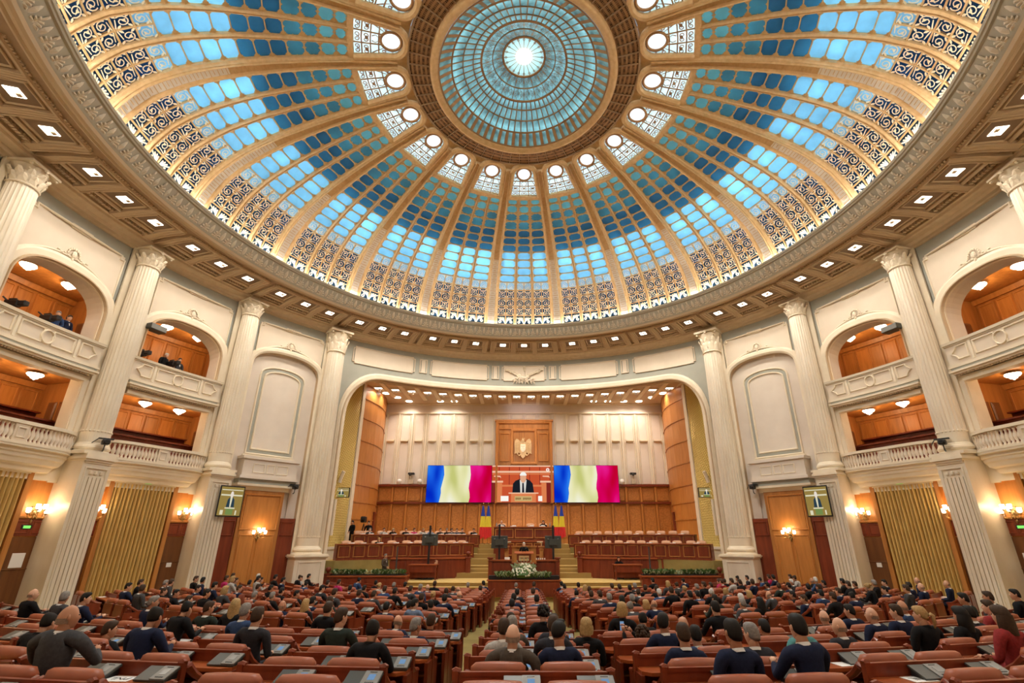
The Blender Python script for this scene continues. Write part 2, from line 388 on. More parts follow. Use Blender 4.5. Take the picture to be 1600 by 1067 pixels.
# crown: transom, base plate, arched opening with opal disc
def pm(x, y, d=0):                        # metres across / up from r=7.22
    R = 7.22 - y; t = 17.0
    for i in range(17, NT):
        if PR[i][0] >= R >= PR[i + 1][0]: t = i + (PR[i][0] - R) / (PR[i][0] - PR[i + 1][0]); break
    else: t = 17 if R > 7.22 else NT
    r = dprof(t)[0]; return dm(deg(x / max(R, 4.6)), t, d)
b = MB(); rib(b, -7.2, 7.2, 15.95, 17.05, [(0, -.1), (0, .12), (.33, .13), (.67, .13), (1, .12), (1, -.1)], .2)
bay.part('transom_rib', b, M['goldrib'])
W0, W1, YS, YA = .80, .56, 1.45, .56      # half widths, spring height, arch rise
def archpts(k, n=14, o=0):
    P = [(-(W0 + o), -.0)] + [(-(W0 + (W1 - W0) * j / 4 + o), YS * j / 4) for j in range(1, 5)]
    P += [((W1 + o) * cos(pi - pi * j / n), YS + (YA + o) * sin(pi * j / n)) for j in range(1, n)]
    P += [((W0 + (W1 - W0) * j / 4 + o), YS * j / 4) for j in range(4, -1, -1)]; return P
A = archpts(0); b = MB(); rows = []
nA = len(A)
for i, (x, y) in enumerate(A):
    R_ = 7.22 - y; q = i / (nA - 1)
    if i <= 4 or i >= nA - 5: o = pm((-1 if i <= 4 else 1) * rad(9.2) * R_, y, -.09)
    else:
        j = (i - 4) / (nA - 9); o = pm(-rad(9.2) * 5.77 if j < .25 else rad(9.2) * 5.77 if j > .75 else 0, 0, 0)
        if j < .22: yy = 1.45 + .72 * j / .22; o = pm(-rad(9.2) * (7.22 - yy), yy, -.09)
        elif j > .78: yy = 1.45 + .72 * (1 - j) / .22; o = pm(rad(9.2) * (7.22 - yy), yy, -.09)
        else: o = pm((-1 + 2 * (j - .22) / .56) * rad(9.2) * 5.05, 2.17, -.09)
    rows.append([pm(x, y, -.06), o])
b.sweep(rows); bay.part('crown_plate', b, M['goldrib'])
b = MB(); b.sweep([[pm(A[i][0] + (A[nA - 1 - i][0] - A[i][0]) * j / 6, A[i][1], -.05) for j in range(7)] for i in range(nA // 2 + 1)])
bay.part('arch_glass', b, M['g_pale'])
b = MB(); b.mold([(x, y) for x, y in archpts(0, 16, .09)], .26, .2, pm); bay.part('arch_moulding', b, M['goldrib'], smooth=False)
b = MB(); b.mold([(x, y) for x, y in archpts(0, 16, .0)], .07, .06, pm); bay.part('arch_inner_bead', b, M['goldlit'])
DY = 1.50
b = MB(); n = 24; b.add([pm(0, DY, -.01)] + [pm(.34 * cos(2 * pi * i / n), DY + .36 * sin(2 * pi * i / n), -.01) for i in range(n)], [(0, i + 1, (i + 1) % n + 1) for i in range(n)])
bay.part('opal_disc', b, M['disc'])
b = MB(); b.mold([(.39 * cos(2 * pi * i / n), DY + .41 * sin(2 * pi * i / n)) for i in range(n)], .11, .06, pm, closed=True)
for y in (.02, .36, .70, 1.02): b.mold([(-(W0 - .16 * y), y), (0, y), ((W0 - .16 * y), y)], .055, .04, pm)
for x in (-.27, .27): b.mold([(x * 1.0, 0), (x * .92, .6), (x * .8, 1.12)], .055, .04, pm)
bay.part('arch_bars', b, M['ironbrown'])
b = MB()
def rp(pts, w0=.05, w1=.03): ribbon(b, pts, w0, w1, lambda x, y, d: pm(x, y, d), .02)
for ix in (-1, 0, 1):
    for iy, y in enumerate((.19, .53)):
        cx = ix * .5
        rp(spiral(cx - .09, y, .11, .02, 0, 1.3)); rp(spiral(cx + .09, y, .11, .02, pi, -1.3))
        if iy: rp(spiral(cx, y + .02, .07, .02, 0, 1.2), .05, .03)
for sx in (-1, 1):
    rp([(sx * .62, .76), (sx * .5, .95), (sx * .36, 1.2)]); rp(spiral(sx * .5, 1.22, .09, .02, 0, 1.3)); rp([(sx * .1, .76), (sx * .16, .9), (sx * .05, 1.05)])
for j in range(8):
    a = -.15 * pi + 1.3 * pi * j / 7; rp(spiral(.475 * cos(a), DY + .475 * sin(a), .045, .012, a, 1.2, 8), .03, .02)
bay.part('arch_scrollwork', b, M['ironbrown'])
bay.o['label'] = 'gilded glass bay of the dome'
bays = [bay.o]
for k in range(1, NB):
    az = 18 * k if k <= 10 else 18 * k - 360
    bays.append(dup(bay.o, None, az=az, base=BASE))
for o in bays:
    if 'label' in o: del o['label']
# lamps behind the glass
for k in range(NB):
    for a in (-4.7, 4.7):
        r, z, nr, nz = dprof(7.6); lamp('POINT', 'dome_hidden_lamp', pt(18 * k + a, r - nr * .40, z - nz * .40), L_HOT * .32, COOL, .09)
    r, z, nr, nz = dprof(13.0); lamp('POINT', 'dome_upper_lamp', pt(18 * k, r - nr * .9, z - nz * .9), L_CROWN * .55, COOL, .3)
    r, z, nr, nz = dprof(17.9); lamp('POINT', 'crown_lamp', pt(18 * k, r - nr * 1.1, z - nz * 1.1), L_CROWN, COOL, .2)
    r, z, nr, nz = dprof(3.5); lamp('POINT', 'dome_lower_lamp', pt(18 * k + 9, r - nr * .9, z - nz * .9), L_CROWN * 1.2, COOL, .3)
# outer shell that closes the space behind the glass
b = MB(); b.ring([(15.2, 17.2)] + [(r - dprof(i)[2] * 1.7, z - dprof(i)[3] * 1.7) for i, (r, z) in enumerate(PR[::3] and PR) if i % 3 == 0] + [(4.6, 24.6), (3.6, 25.6), (0.01, 26.2)], 0, 360, 40)
b.xf(lambda x, y, z: (x, y + HC, z)); obj('ceiling_outer_dome', b, M['shell'], kind='structure')
# pierced ring around the lantern, ceiling frieze
pr = T('ceiling_pierced_ring', None, None, az=0, base=(0, 0, 22.4), kind='structure')
proto = None
for k in range(60):
    a = 6 * k
    if proto is None:
        b = MB(); b.pbox(-2.85, 2.85, 4.0, 5.06, 22.40, 22.46, 2)
        for i in range(6):
            for j in range(5):
                a_ = -2.3 + i * .92; r_ = 4.2 + j * .19; b.mat(1); b.pbox(a_ - .28, a_ + .28, r_ - .05, r_ + .05, 22.385, 22.40, 1); b.mat(0)
        proto = pr.part('bronze_panel', b, [M['ironbrown'], M['lattice']])
    else:
        c = proto.copy(); COL.objects.link(c)
        ca, sa = cos(rad(a)), sin(rad(a)); c.rotation_euler = (0, 0, -rad(a))
    
b = MB()
for k in range(60): b.pbox(6 * k + 2.86, 6 * k + 3.14, 4.0, 5.08, 22.33, 22.42, 1)
b.ring([(5.06, 22.46), (5.06, 22.34), (4.98, 22.34), (4.98, 22.46)], 0, 360, 80, True)
pr.part('radial_bars', b, M['tan'])
# lantern
la = T('ceiling_lantern', None, None, az=0, base=(0, 0, 22.2), kind='structure')
b = MB(); b.ring([(4.1, 22.45), (4.1, 22.2), (4.05, 22.14), (3.95, 22.12), (3.88, 22.2), (3.82, 22.2), (3.76, 22.26), (3.72, 22.4), (3.72, 22.6)], 0, 360, 96); la.part('rim_moulding', b, M['goldrib'], smooth=True)
RR = [(3.72, 22.30), (3.2, 22.72), (2.72, 22.98), (2.28, 23.2), (1.92, 23.36), (1.42, 23.62), (.95, 23.80), (.36, 23.86)]
NP = 60
protos = []
for i in range(4):
    (r0, z0), (r1, z1) = RR[i], RR[i + 1]
    for k in range(NP):
        if k == 0:
            b = MB(); h = 3 if i else 2.2
            b.ring([(r0, z0), (r1, z1), (r1, z1 + .02), (r0, z0 + .02)], -h, h, 1, True); p0 = la.part('lantern_pane', b, M['g_lan'])
        else:
            c = p0.copy(); COL.objects.link(c); c.rotation_euler = (0, 0, -rad(6 * k))
b = MB(); b2 = MB()
for k in range(NP):
    a = 6 * k + 3
    for i in range(4):
        (r0, z0), (r1, z1) = RR[i], RR[i + 1]; wd = .05 if i else .16
        q = deg(wd / 2 / r0); q1 = deg(wd / 2 / r1)
        b.add([lp(a - q, r0, z0 - .03), lp(a + q, r0, z0 - .03), lp(a + q1, r1, z1 - .03), lp(a - q1, r1, z1 - .03), lp(a, r0, z0 + .05), lp(a, r1, z1 + .05)], [(0, 1, 2, 3), (0, 4, 5, 3), (1, 4, 5, 2)])
for i, (r, z) in enumerate(RR[:7]):
    wd = .09 if i in (4, 6) else .07 if i == 1 else .04
    b.ring([(r + wd / 2, z), (r + wd / 2, z - .05), (r - wd / 2, z - .05), (r - wd / 2, z)], 0, 360, 60, True)
la.part('lantern_bars', b, M['ironbrown'])
for i in (4, 5, 6):
    (r0, z0), (r1, z1) = RR[i], RR[i + 1]; n = 20
    for k in range(n):
        if k == 0:
            b = MB(); b.ring([(r0, z0), (r1, z1), (r1, z1 + .02), (r0, z0 + .02)], -9, 9, 2, True); p0 = la.part('inner_pane', b, M['g_lan'] if i < 6 else M['g_pale'])
        else: c = p0.copy(); COL.objects.link(c); c.rotation_euler = (0, 0, -rad(18 * k))
b = MB()
for k in range(20):
    a = 18 * k
    for i in (4, 5, 6):
        (r0, z0), (r1, z1) = RR[i], RR[i + 1]
        def lm(x, y, d, a=a, r0=r0, r1=r1, z0=z0, z1=z1):
            rr_ = r0 + (r1 - r0) * y; return lp(a + deg(x / max(rr_, .3)), rr_, z0 + (z1 - z0) * y - .02)
        ribbon(b, [(0, 0), (0, .5), (0, 1)], .03, .03, lm)
        s = .13 if i < 6 else .05
        for sx in (-1, 1):
            if i < 6: ribbon(b, [(sx * (s * .9 + q[0] * s), .5 + q[1] * .32) for q in [(cos(t / 12 * 9) * (1 - t / 14), sin(t / 12 * 9) * (1 - t / 14)) for t in range(13)]], .022, .014, lm)
            if i == 4: ribbon(b, [(sx * .26, 0), (sx * .08, .5), (sx * .2, 1)], .02, .02, lm)
        if i == 6: ribbon(b, [(-.05, .22), (0, .10), (.05, .22), (0, .36), (-.05, .22)], .03, .03, lm)
la.part('lantern_scrollwork', b, M['ironbrown'])
b = MB(); b.ring([(.36, 23.86), (.36, 23.80), (.2, 23.74), (0.01, 23.72)], 0, 360, 24); la.part('lantern_light', b, M['core'])
# ================================================================ STRUCTURE: CORNICE
ST = 1.0
cn = T('ceiling_cornice', None, None, az=0, base=(0, 0, 16.1), kind='structure')
b = MB(); b.ring([(18.82, 16.06), (18.72, 16.08), (18.68, 16.13), (18.52, 16.15), (18.48, 16.22), (18.44, 16.27), (18.2, 16.30), (18.12, 16.33), (18.08, 16.42), (17.98, 16.44), (17.98, 16.55)], 0, 360, 160); cn.part('wall_cornice', b, M['cornice'], smooth=False)
b = MB(); b.ring([(17.98, 16.55), (15.5, 16.55)], 0, 360, 160); cn.part('coffer_soffit', b, M['tan'])
b = MB(); b.ring([(15.55, 16.55), (15.5, 16.46), (15.42, 16.42), (15.34, 16.46), (15.26, 16.40), (15.18, 16.36), (15.06, 16.36), (15.0, 16.46)], 0, 360, 160); cn.part('edge_moulding', b, M['tan2'])
b = MB(); b.ring([(15.0, 16.46), (14.93, 16.52), (14.86, 16.7), (14.74, 16.9), (14.66, 17.02)], 0, 360, 160); cn.part('leaf_band', b, M['leafbg'], smooth=True)
b = MB(); b.ring([(14.66, 17.02), (14.58, 17.03), (14.55, 17.08), (14.50, 17.10), (14.48, 17.2), (14.54, 17.24), (14.8, 17.24), (15.2, 17.2), (15.3, 17.6)], 0, 360, 160); cn.part('lip_moulding', b, M['leafbg'])
b = MB(); b.ring([(15.05, 17.26), (15.0, 17.30), (14.95, 17.26)], 0, 360, 80); cn.part('cove_tube', b, M['cove'])
# leaves on the band: one relief per 2.2 degrees, alternately palmette and bud
def bm(u, v, d):                          # u metres, v 0..1 up the band
    r = 14.97 + (14.67 - 14.97) * v; z = 16.50 + .5 * v; return lp(deg(u / 14.8), r - d * .85, z - d * .5)
b = MB()
for lobe in range(-3, 4):
    a = lobe * .42; L_ = .40 if lobe else .92
    cx, cy = .0, .12 + .1 * (3 - abs(lobe)); 
    tip = (cx + sin(a) * .22 * (1 if lobe else 0), cy + cos(a) * .33 + (.25 if not lobe else 0))
    nx, ny = cos(a) * .035, -sin(a) * .07
    b.add([bm(cx - nx, cy - ny, .01), bm(cx + nx, cy + ny, .01), bm(tip[0] + nx * 1.2, tip[1] + ny - .06, .05), bm(tip[0], tip[1], .02), bm(tip[0] - nx * 1.2, tip[1] - ny - .06, .05), bm((cx + tip[0]) / 2, (cy + tip[1]) / 2, .07)], [(0, 1, 5), (1, 2, 5), (2, 3, 5), (3, 4, 5), (4, 0, 5)])
leafA = cn.part('palmette_leaf', b, M['leaf'])
b = MB(); pts = [(0, .08), (.07, .25), (.09, .5), (.05, .8), (0, .93), (-.05, .8), (-.09, .5), (-.07, .25)]
b.add([bm(0, .5, .09)] + [bm(u, v, .01) for u, v in pts], [(0, i + 1, (i + 1) % 8 + 1) for i in range(8)])
leafB = cn.part('bud_leaf', b, M['leaf'])
for k in range(1, 150):
    for src, off in ((leafA, 0), (leafB, 1.2)):
        c = src.copy(); COL.objects.link(c); c.rotation_euler = (0, 0, -rad(2.4 * k + off))
leafB.rotation_euler = (0, 0, -rad(1.2))
# coffers: frame, recess, lamp; brackets and dentils between them
def coffer(nm):
    t = []
    R = 16.65; mpc = lambda u, v, d: lp(deg(u / R), R - v, 16.55 - d)   # u across, v inward, depth down
    b = MB(); b.mold([(-.72, -.78), (.72, -.78), (.72, .72), (-.72, .72)], .16, .12, mpc, closed=True)
    b.mold([(-.50, -.56), (.50, -.56), (.50, .5), (-.50, .5)], .08, .06, mpc, closed=True); t.append(('coffer_frame', b, M['tan2']))
    b = MB(); b.slab(-.47, .47, -.53, .47, .0, .02, mpc, 1); b.slab(-.95, .95, -1.3, -.88, .0, .012, mpc, 1); t.append(('coffer_field', b, M['brown']))
    b = MB(); b.slab(-.20, .20, -.24, .18, .02, .035, mpc, 1); t.append(('light_panel', b, M['led']))
    b = MB()
    b.slab(.0, .13, .0, .13, .035, .08, mpc, 1); t.append(('light_shield', b, M['tan2']))
    b = MB()
    for i in range(13):
        u = -.78 + 1.56 * i / 12
        if abs(u) < .7: b.slab(u - .035, u + .035, .80, .88, .0, .06, mpc, 1)
        b.slab(u - .045, u + .045, -1.12, -.98, .0, .13, mpc, 1)
    for i in range(9):
        v = -.7 + 1.35 * i / 8
        for s in (-1, 1): b.slab(s * .86 - .03, s * .86 + .03, v - .035, v + .035, 0, .06, mpc, 1)
    t.append(('dentil_row', b, M['tan2']))
    return t
cofs = None
for a in COFFERS:
    if cofs is None: cofs = [cn.part(n_, b_, m_, kind='stuff' if n_ == 'dentil_row' else None) for n_, b_, m_ in coffer('')]; first = a; src = cofs; [setattr(o, 'rotation_euler', (0, 0, -rad(a))) for o in cofs]
    else:
        for o in src: c = o.copy(); COL.objects.link(c); c.rotation_euler = (0, 0, -rad(a))
# brackets half way between neighbouring lights (double where the gap is wide)
b = MB()
R = 16.65; mpc = lambda u, v, d: lp(deg(u / R), R - v, 16.55 - d)
prof = [(-1.3, .14), (-1.25, .19), (-.9, .17), (-.4, .12), (.1, .10), (.5, .13), (.7, .12), (.78, .05)]
for s in (-1, 1): b.sweep([[mpc(s * .15 - .025, v, 0), mpc(s * .15 - .025, v, d), mpc(s * .15 + .025, v, d), mpc(s * .15 + .025, v, 0)] for v, d in prof], True, True)
b.sweep([[mpc(-.15, v, 0), mpc(-.15, v, max(.01, d - .04)), mpc(.15, v, max(.01, d - .04)), mpc(.15, v, 0)] for v, d in prof], True, True)
brk = cn.part('modillion', b, M['tan2']); firstb = True
for i in range(len(COFFERS)):
    a0 = COFFERS[i]; a1 = COFFERS[(i + 1) % len(COFFERS)] + (360 if i == len(COFFERS) - 1 else 0); g_ = a1 - a0
    if g_ > 12: continue
    for q in ((a0 + a1) / 2,) if g_ < 6.7 else ((a0 + a1) / 2 - .95, (a0 + a1) / 2 + .95):
        if firstb: o = brk; firstb = False
        else: o = brk.copy(); COL.objects.link(o)
        o.rotation_euler = (0, 0, -rad(q))
# ================================================================ STRUCTURE: ROUND WALL
RW = 18.8
def wm(s, z, d=0): return lp(deg(s / RW), RW - d, z)
def polar(R): return lambda s, z, d=0: lp(deg(s / RW), R - d, z)     # same azimuth for s at another radius
def sup(u, w, z0, z1, p=2.5, q=2.3):
    x = min(1, abs(u) / w); return z0 + (z1 - z0) * max(0, 1 - x ** p) ** (1 / q)
def archcurve(w, zb, z0, z1, n=22, p=2.5, q=2.3):
    P = [(-w, zb), (-w, z0)]
    for i in range(1, n): 
        u = -w * cos(pi * i / n); P.append((u, sup(u, w, z0, z1, p, q)))
    return P + [(w, z0), (w, zb)]
HS = 2.86                                # half bay width in metres on the wall
def notched(u0, u1, z0, z1, k=.14):
    return [(u0 + k, z0), (u1 - k, z0), (u1 - k, z0 + k * .8), (u1, z0 + k * .8), (u1, z1 - k * .8), (u1 - k, z1 - k * .8), (u1 - k, z1), (u0 + k, z1), (u0 + k, z1 - k * .8), (u0, z1 - k * .8), (u0, z0 + k * .8), (u0 + k, z0 + k * .8)]
def spandrel(t, w, za, zt, zl):          # raised cream panel above an arch, with frame and ornaments
    lo = lambda u: max(zl, sup(u, w + .36, zl - .5, zt + .42, 2.2, 2.0))
    b = MB(); b.slab(-2.0, 2.0, lo, 15.42, 0, .05, wm, 24); t.part('spandrel_panel', b, M['plaster'])
    P = [(-2.0 + 4.0 * i / 24, lo(-2.0 + 4.0 * i / 24)) for i in range(25)]
    P += [(2.0, 15.24), (1.84, 15.24), (1.84, 15.42), (-1.84, 15.42), (-1.84, 15.24), (-2.0, 15.24)]
    b = MB(); b.mold(P, .09, .06, wm, closed=True, d0=.04); t.part('spandrel_frame', b, M['trim'])
    b = MB()
    b.mold([(-.42, 15.35), (-.5, 15.43), (-.42, 15.52), (.42, 15.52), (.5, 15.43), (.42, 15.35)], .06, .07, wm, closed=True, d0=.04)
    b.slab(-.40, .40, 15.37, 15.50, .04, .09, wm, 2)
    zc = sup(0, w + .36, zl - .5, zt + .42, 2.2, 2.0) + .02
    for i in range(9):
        a = pi * i / 8; b.blob(wm(.24 * cos(a), zc + .1 + .26 * sin(a), .1), (.05, .05, .07), 5, 4)
    for s in (-1, 1):
        for j in range(4): b.blob(wm(s * (.2 + .13 * j), zc - .02 + .05 * (j % 2), .09), (.07, .04, .035), 5, 4)
    b.blob(wm(0, zc + .12, .12), (.11, .06, .16), 7, 5); b.blob(wm(0, zc - .1, .1), (.06, .05, .1), 5, 4)
    t.part('plaster_ornament', b, M['trim'])
def flute_panel(t, u0, u1):
    pass
ZT = 16.12
# ---------------- gallery bay
def gallery_bay():
    t = T('wall_left', az=0, base=(0, RW, 0), kind='structure')
    w, z0, z1 = 1.98, 12.3, 13.72
    up = lambda u: sup(u, w, z0, z1)
    b = MB(); b.slab(-w, w, up, ZT, -.05, 0, wm, 30)
    for s in (-1, 1): b.slab(s * w, s * HS, 12.4, ZT, -.05, 0, wm, 3)
    t.part('upper_wall', b, M['blue'])
    b = MB()
    for s in (-1, 1): b.slab(s * w, s * HS, 5.3, 12.4, -.05, 0, wm, 3); b.slab(s * (w + .02), s * (w + .42), 6.2, 12.3, 0, .06, wm, 1)
    t.part('jamb_wall', b, M['trim'])
    b = MB(); b.mold(archcurve(w + .12, 11.2, z0, z1 + .10), .5, .14, wm); t.part('arch_moulding', b, M['trim'])
    b = MB(); b.mold(archcurve(w - .05, 11.2, z0, z1 - .06), .12, .2, wm); t.part('arch_inner_bead', b, M['tan2'])
    # splayed reveal
    rows = []
    for u, z in archcurve(w, 10.2, z0, z1): rows.append([wm(u, z, 0), wm(u * .97, z - .03, -.35), wm(u * .93, z - .14, -.75)])
    b = MB(); b.sweep(rows); t.part('arch_reveal', b, M['pink'])
    rows = []
    for u, z in [(-w, 6.2), (-w, 9.62), (w, 9.62), (w, 6.2)]: rows.append([wm(u, z, 0), wm(u * .96, z, -.5)])
    b = MB(); b.sweep(rows); b.slab(-w, w, 9.62, 10.3, -.05, 0, wm, 8); t.part('lower_reveal', b, M['trim'])
    spandrel(t, w, z0, z1, 12.55)
    # galleries behind: floors, ceilings, panelled walls
    RB = 22.4
    for nm, zf, zc in (('upper', 10.15, 14.0), ('lower', 6.3, 9.78)):
        b = MB(); b.ring([(RW + (.75 if nm == 'upper' else .5), zc), (RB, zc)], -8.7, 8.7, 8)
        t.part('gallery_ceiling', b, M['wood'])
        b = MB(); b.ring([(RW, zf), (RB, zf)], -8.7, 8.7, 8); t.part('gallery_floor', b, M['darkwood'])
        b = MB()
        b.ring([(RB, zf), (RB, zc)], -8.7, 8.7, 8)
        for s in (-1, 1): b.sweep([[lp(s * 8.7, RW, zf), lp(s * 8.7, RB, zf)], [lp(s * 8.7, RW, zc), lp(s * 8.7, RB, zc)]])
        b.ring([(RB, zc - .25), (RB - .14, zc - .25), (RB - .2, zc - .02)], -8.7, 8.7, 8)
        t.part('gallery_wall', b, M['wood'])
        for s in (-1, 1):
            rows = [[wm(s * w * (.93 if nm == 'upper' else .96), z, -.75 if nm == 'upper' else -.5), lp(s * 8.7, RW + .9, z)] for z in (zf, zc)]
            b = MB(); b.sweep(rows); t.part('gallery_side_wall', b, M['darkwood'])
        for k in range(9):
            a = -7.6 + 1.9 * k; mb_ = polar(RB)
            if k % 4 == 2 and nm == 'upper' and False: continue
            b = MB(); u = rad(a) * RW; b.slab(u - .24, u + .24, zf + .95, zc - .42, .0, .05, mb_, 1)
            b.mold([(u - .24, zf + .9), (u + .24, zf + .9), (u + .24, zc - .38), (u - .24, zc - .38)], .07, .07, mb_, closed=True)
            t.part('wall_panel', b, M['wood2'] if k % 2 else M['wood'])
        b = MB(); b.slab(RW * rad(-8.6), RW * rad(8.6), zf + .78, zf + .86, 0, .1, polar(RB), 8); t.part('chair_rail', b, M['mahog'])
    for k, s in enumerate((-1, 1)):      # dark door leaf in each side wall
        for zf in (10.15, 6.3):
            b = MB(); a = s * 8.62
            for i in range(3):
                r0 = RW + 1.1 + i * .62; b.add([lp(a, r0, zf + .1), lp(a, r0 + .5, zf + .1), lp(a, r0 + .5, zf + 2.6), lp(a, r0, zf + 2.6), lp(a - s * .12, r0 + .07, zf + .2), lp(a - s * .12, r0 + .43, zf + .2), lp(a - s * .12, r0 + .43, zf + 2.5), lp(a - s * .12, r0 + .07, zf + 2.5)], [(0, 1, 5, 4), (1, 2, 6, 5), (2, 3, 7, 6), (3, 0, 4, 7), (4, 5, 6, 7)])
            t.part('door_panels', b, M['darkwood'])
    # ground floor: wood wall, frames, door leaves
    RG = 18.97; gm = polar(RG)
    b = MB(); b.slab(-HS, HS, 0, 5.7, -.05, 0, gm, 8); t.part('wood_wall', b, M['wood2'])
    for s in (-1, 1):
        uc = s * 2.02
        b = MB(); b.slab(uc - .62, uc + .62, 3.35, 3.95, 0, .06, gm, 1)
        for q in (-.3, .3): b.mold([(uc + q - .22, 3.45), (uc + q + .22, 3.45), (uc + q + .22, 3.85), (uc + q - .22, 3.85)], .05, .04, gm, closed=True, d0=.05)
        t.part('overdoor_panel', b, M['mahog'])
        b = MB(); b.slab(uc - .62, uc + .62, 0, 3.3, 0, .05, gm, 1); b.mold([(uc - .5, .2), (uc + .5, .2), (uc + .5, 2.2), (uc - .5, 2.2)], .05, .03, gm, closed=True, d0=.05)
        t.part('door_leaf', b, M['darkwood'])
        b = MB(); b.mold([(uc - .68, 0), (uc - .68, 4.0), (uc + .68, 4.0), (uc + .68, 0)], .12, .12, gm); b.slab(s * 1.36 - .09, s * 1.36 + .09, 0, 5.7, 0, .2, gm, 1)
        t.part('door_frame', b, M['wood'])
    b = MB(); b.ring([(RW, 5.35), (RG, 5.35)], -8.7, 8.7, 8); b.ring([(RW, 5.35), (RW, 5.8)], -8.7, 8.7, 8); t.part('ground_soffit', b, M['trim'])
    return t
# ---------------- blind bay
def blind_bay():
    t = T('wall_left', az=0, base=(0, RW, 0), kind='structure')
    w, z0, z1 = 2.02, 12.75, 13.85
    up = lambda u: sup(u, w, z0, z1)
    b = MB(); b.slab(-w, w, up, ZT, -.05, 0, wm, 30)
    for s in (-1, 1): b.slab(s * w, s * HS, 12.4, ZT, -.05, 0, wm, 3)
    t.part('upper_wall', b, M['blue'])
    b = MB()
    for s in (-1, 1): b.slab(s * w, s * HS, 0, 12.4, -.05, 0, wm, 3)
    b.slab(-w, w, 5.7, 14, -.32, -.28, wm, 8); b.slab(-w, w, 0, 5.8, -.40, -.36, wm, 8)
    for s in (-1, 1): b.slab(s * 1.5, s * w, 0, 5.8, -.32, -.28, wm, 1)
    t.part('niche_wall', b, M['pink'])
    rows = [[wm(u, z, 0), wm(u * .98, z - .05, -.29)] for u, z in archcurve(w, 0, z0, z1)]
    b = MB(); b.sweep(rows); t.part('niche_reveal', b, M['tan2'])
    b = MB(); b.mold(archcurve(w + .16, 0, z0, z1 + .14), .36, .13, wm); t.part('arch_moulding', b, M['trim'])
    spandrel(t, w, z0, z1, 12.75)
    nm = lambda s, z, d=0: wm(s, z, d - .28)
    c = lambda w_, zb, zs, za: [(-w_, zb), (-w_, zs)] + [(-w_ * cos(pi * i / 12), zs + (za - zs) * sin(pi * i / 12) ** .8) for i in range(1, 12)] + [(w_, zs), (w_, zb)]
    b = MB(); b.mold(c(1.30, 7.72, 12.35, 12.98), .10, .08, nm, closed=True); b.mold(c(1.05, 8.0, 12.2, 12.72), .10, .08, nm, closed=True); t.part('panel_frame', b, M['trim'])
    b = MB(); b.mold(c(1.175, 7.86, 12.28, 12.85), .17, .025, nm, closed=True); t.part('panel_band', b, M['blue'])
    b = MB(); b.slab(-1.42, 1.42, 7.55, 7.66, 0, .1, nm, 4); t.part('panel_sill', b, M['trim'])
    # ledge box above the door
    b = MB(); b.slab(-1.52, 1.52, 6.45, 7.35, .0, .62, nm, 6); b.slab(-1.62, 1.62, 7.35, 7.5, 0, .72, nm, 6)
    b.slab(-1.62, 1.62, 6.3, 6.45, 0, .72, nm, 6); t.part('ledge_box', b, M['pink'])
    b = MB(); b.slab(-1.56, 1.56, 6.05, 6.3, 0, .56, nm, 6); t.part('ledge_band', b, M['blue'])
    b = MB(); b.slab(-1.62, 1.62, 5.93, 6.05, 0, .62, nm, 6); b.slab(-1.3, 1.3, 5.72, 5.93, 0, .35, nm, 6)
    for u0, u1 in ((-.95, -.35), (-.2, .2), (.35, .95)): b.mold([(u0, 6.65), (u1, 6.65), (u1, 7.1), (u0, 7.1)], .05, .03, lambda s, z, d=0: nm(s, z, d + .62), closed=True)
    t.part('ledge_mouldings', b, M['trim'])
    # tall wooden door portal with side doors
    gm = lambda s, z, d=0: wm(s, z, d - .30)
    b = MB(); b.slab(-1.12, 1.12, 0, 5.75, 0, .34, gm, 4); t.part('door_portal', b, M['wood'])
    g2 = lambda s, z, d=0: wm(s, z, d + .04)
    b = MB(); b.slab(-.88, .88, 3.75, 5.4, 0, .04, g2, 2); b.mold([(-.95, 3.7), (.95, 3.7), (.95, 5.5), (-.95, 5.5)], .09, .07, g2, closed=True); t.part('portal_panel', b, M['wood2'])
    for s in (-1, 1):
        b = MB(); b.slab(min(0, s * .93), max(0, s * .93), 0, 3.6, 0, .03, g2, 1); b.mold([(s * .08, .3), (s * .86, .3), (s * .86, 3.4), (s * .08, 3.4)], .07, .05, g2, closed=True, d0=.02); t.part('door_leaf', b, M['wood2'])
        b = MB(); b.slab(min(s * 1.14, s * 1.98), max(s * 1.14, s * 1.98), 0, 4.3, 0, .3, gm, 2); b.mold([(s * 1.22, 3.4), (s * 1.9, 3.4), (s * 1.9, 4.1), (s * 1.22, 4.1)], .06, .05, lambda u, z, d=0: gm(u, z, d + .3), closed=True); t.part('side_door', b, M['mahog'])
    return t
G1 = 68.1; GA = 50.75
gb = gallery_bay(); gsrc = gb.o
a = rad(-G1); gsrc.location = pt(-G1, RW); gsrc.rotation_euler = (0, 0, rad(G1))
for az in (-85.5, -102.9): dup(gsrc, None, az=az, base=(0, RW, 0))
for az in (68.1, 85.5, 102.9): dup(gsrc, None, az=az, base=(0, RW, 0)).name = 'wall_right'
bb = blind_bay(); bb.o.location = pt(-GA, RW); bb.o.rotation_euler = (0, 0, rad(GA))
dup(bb.o, None, az=GA, base=(0, RW, 0)).name = 'wall_right'
# plain rear wall behind the camera
b = MB(); b.ring([(RW, 0), (RW, 16.1)], 111.6, 248.4, 60); b.xf(lambda x, y, z: (x, y + HC, z)); obj('wall_back', b, M['pink'], kind='structure')
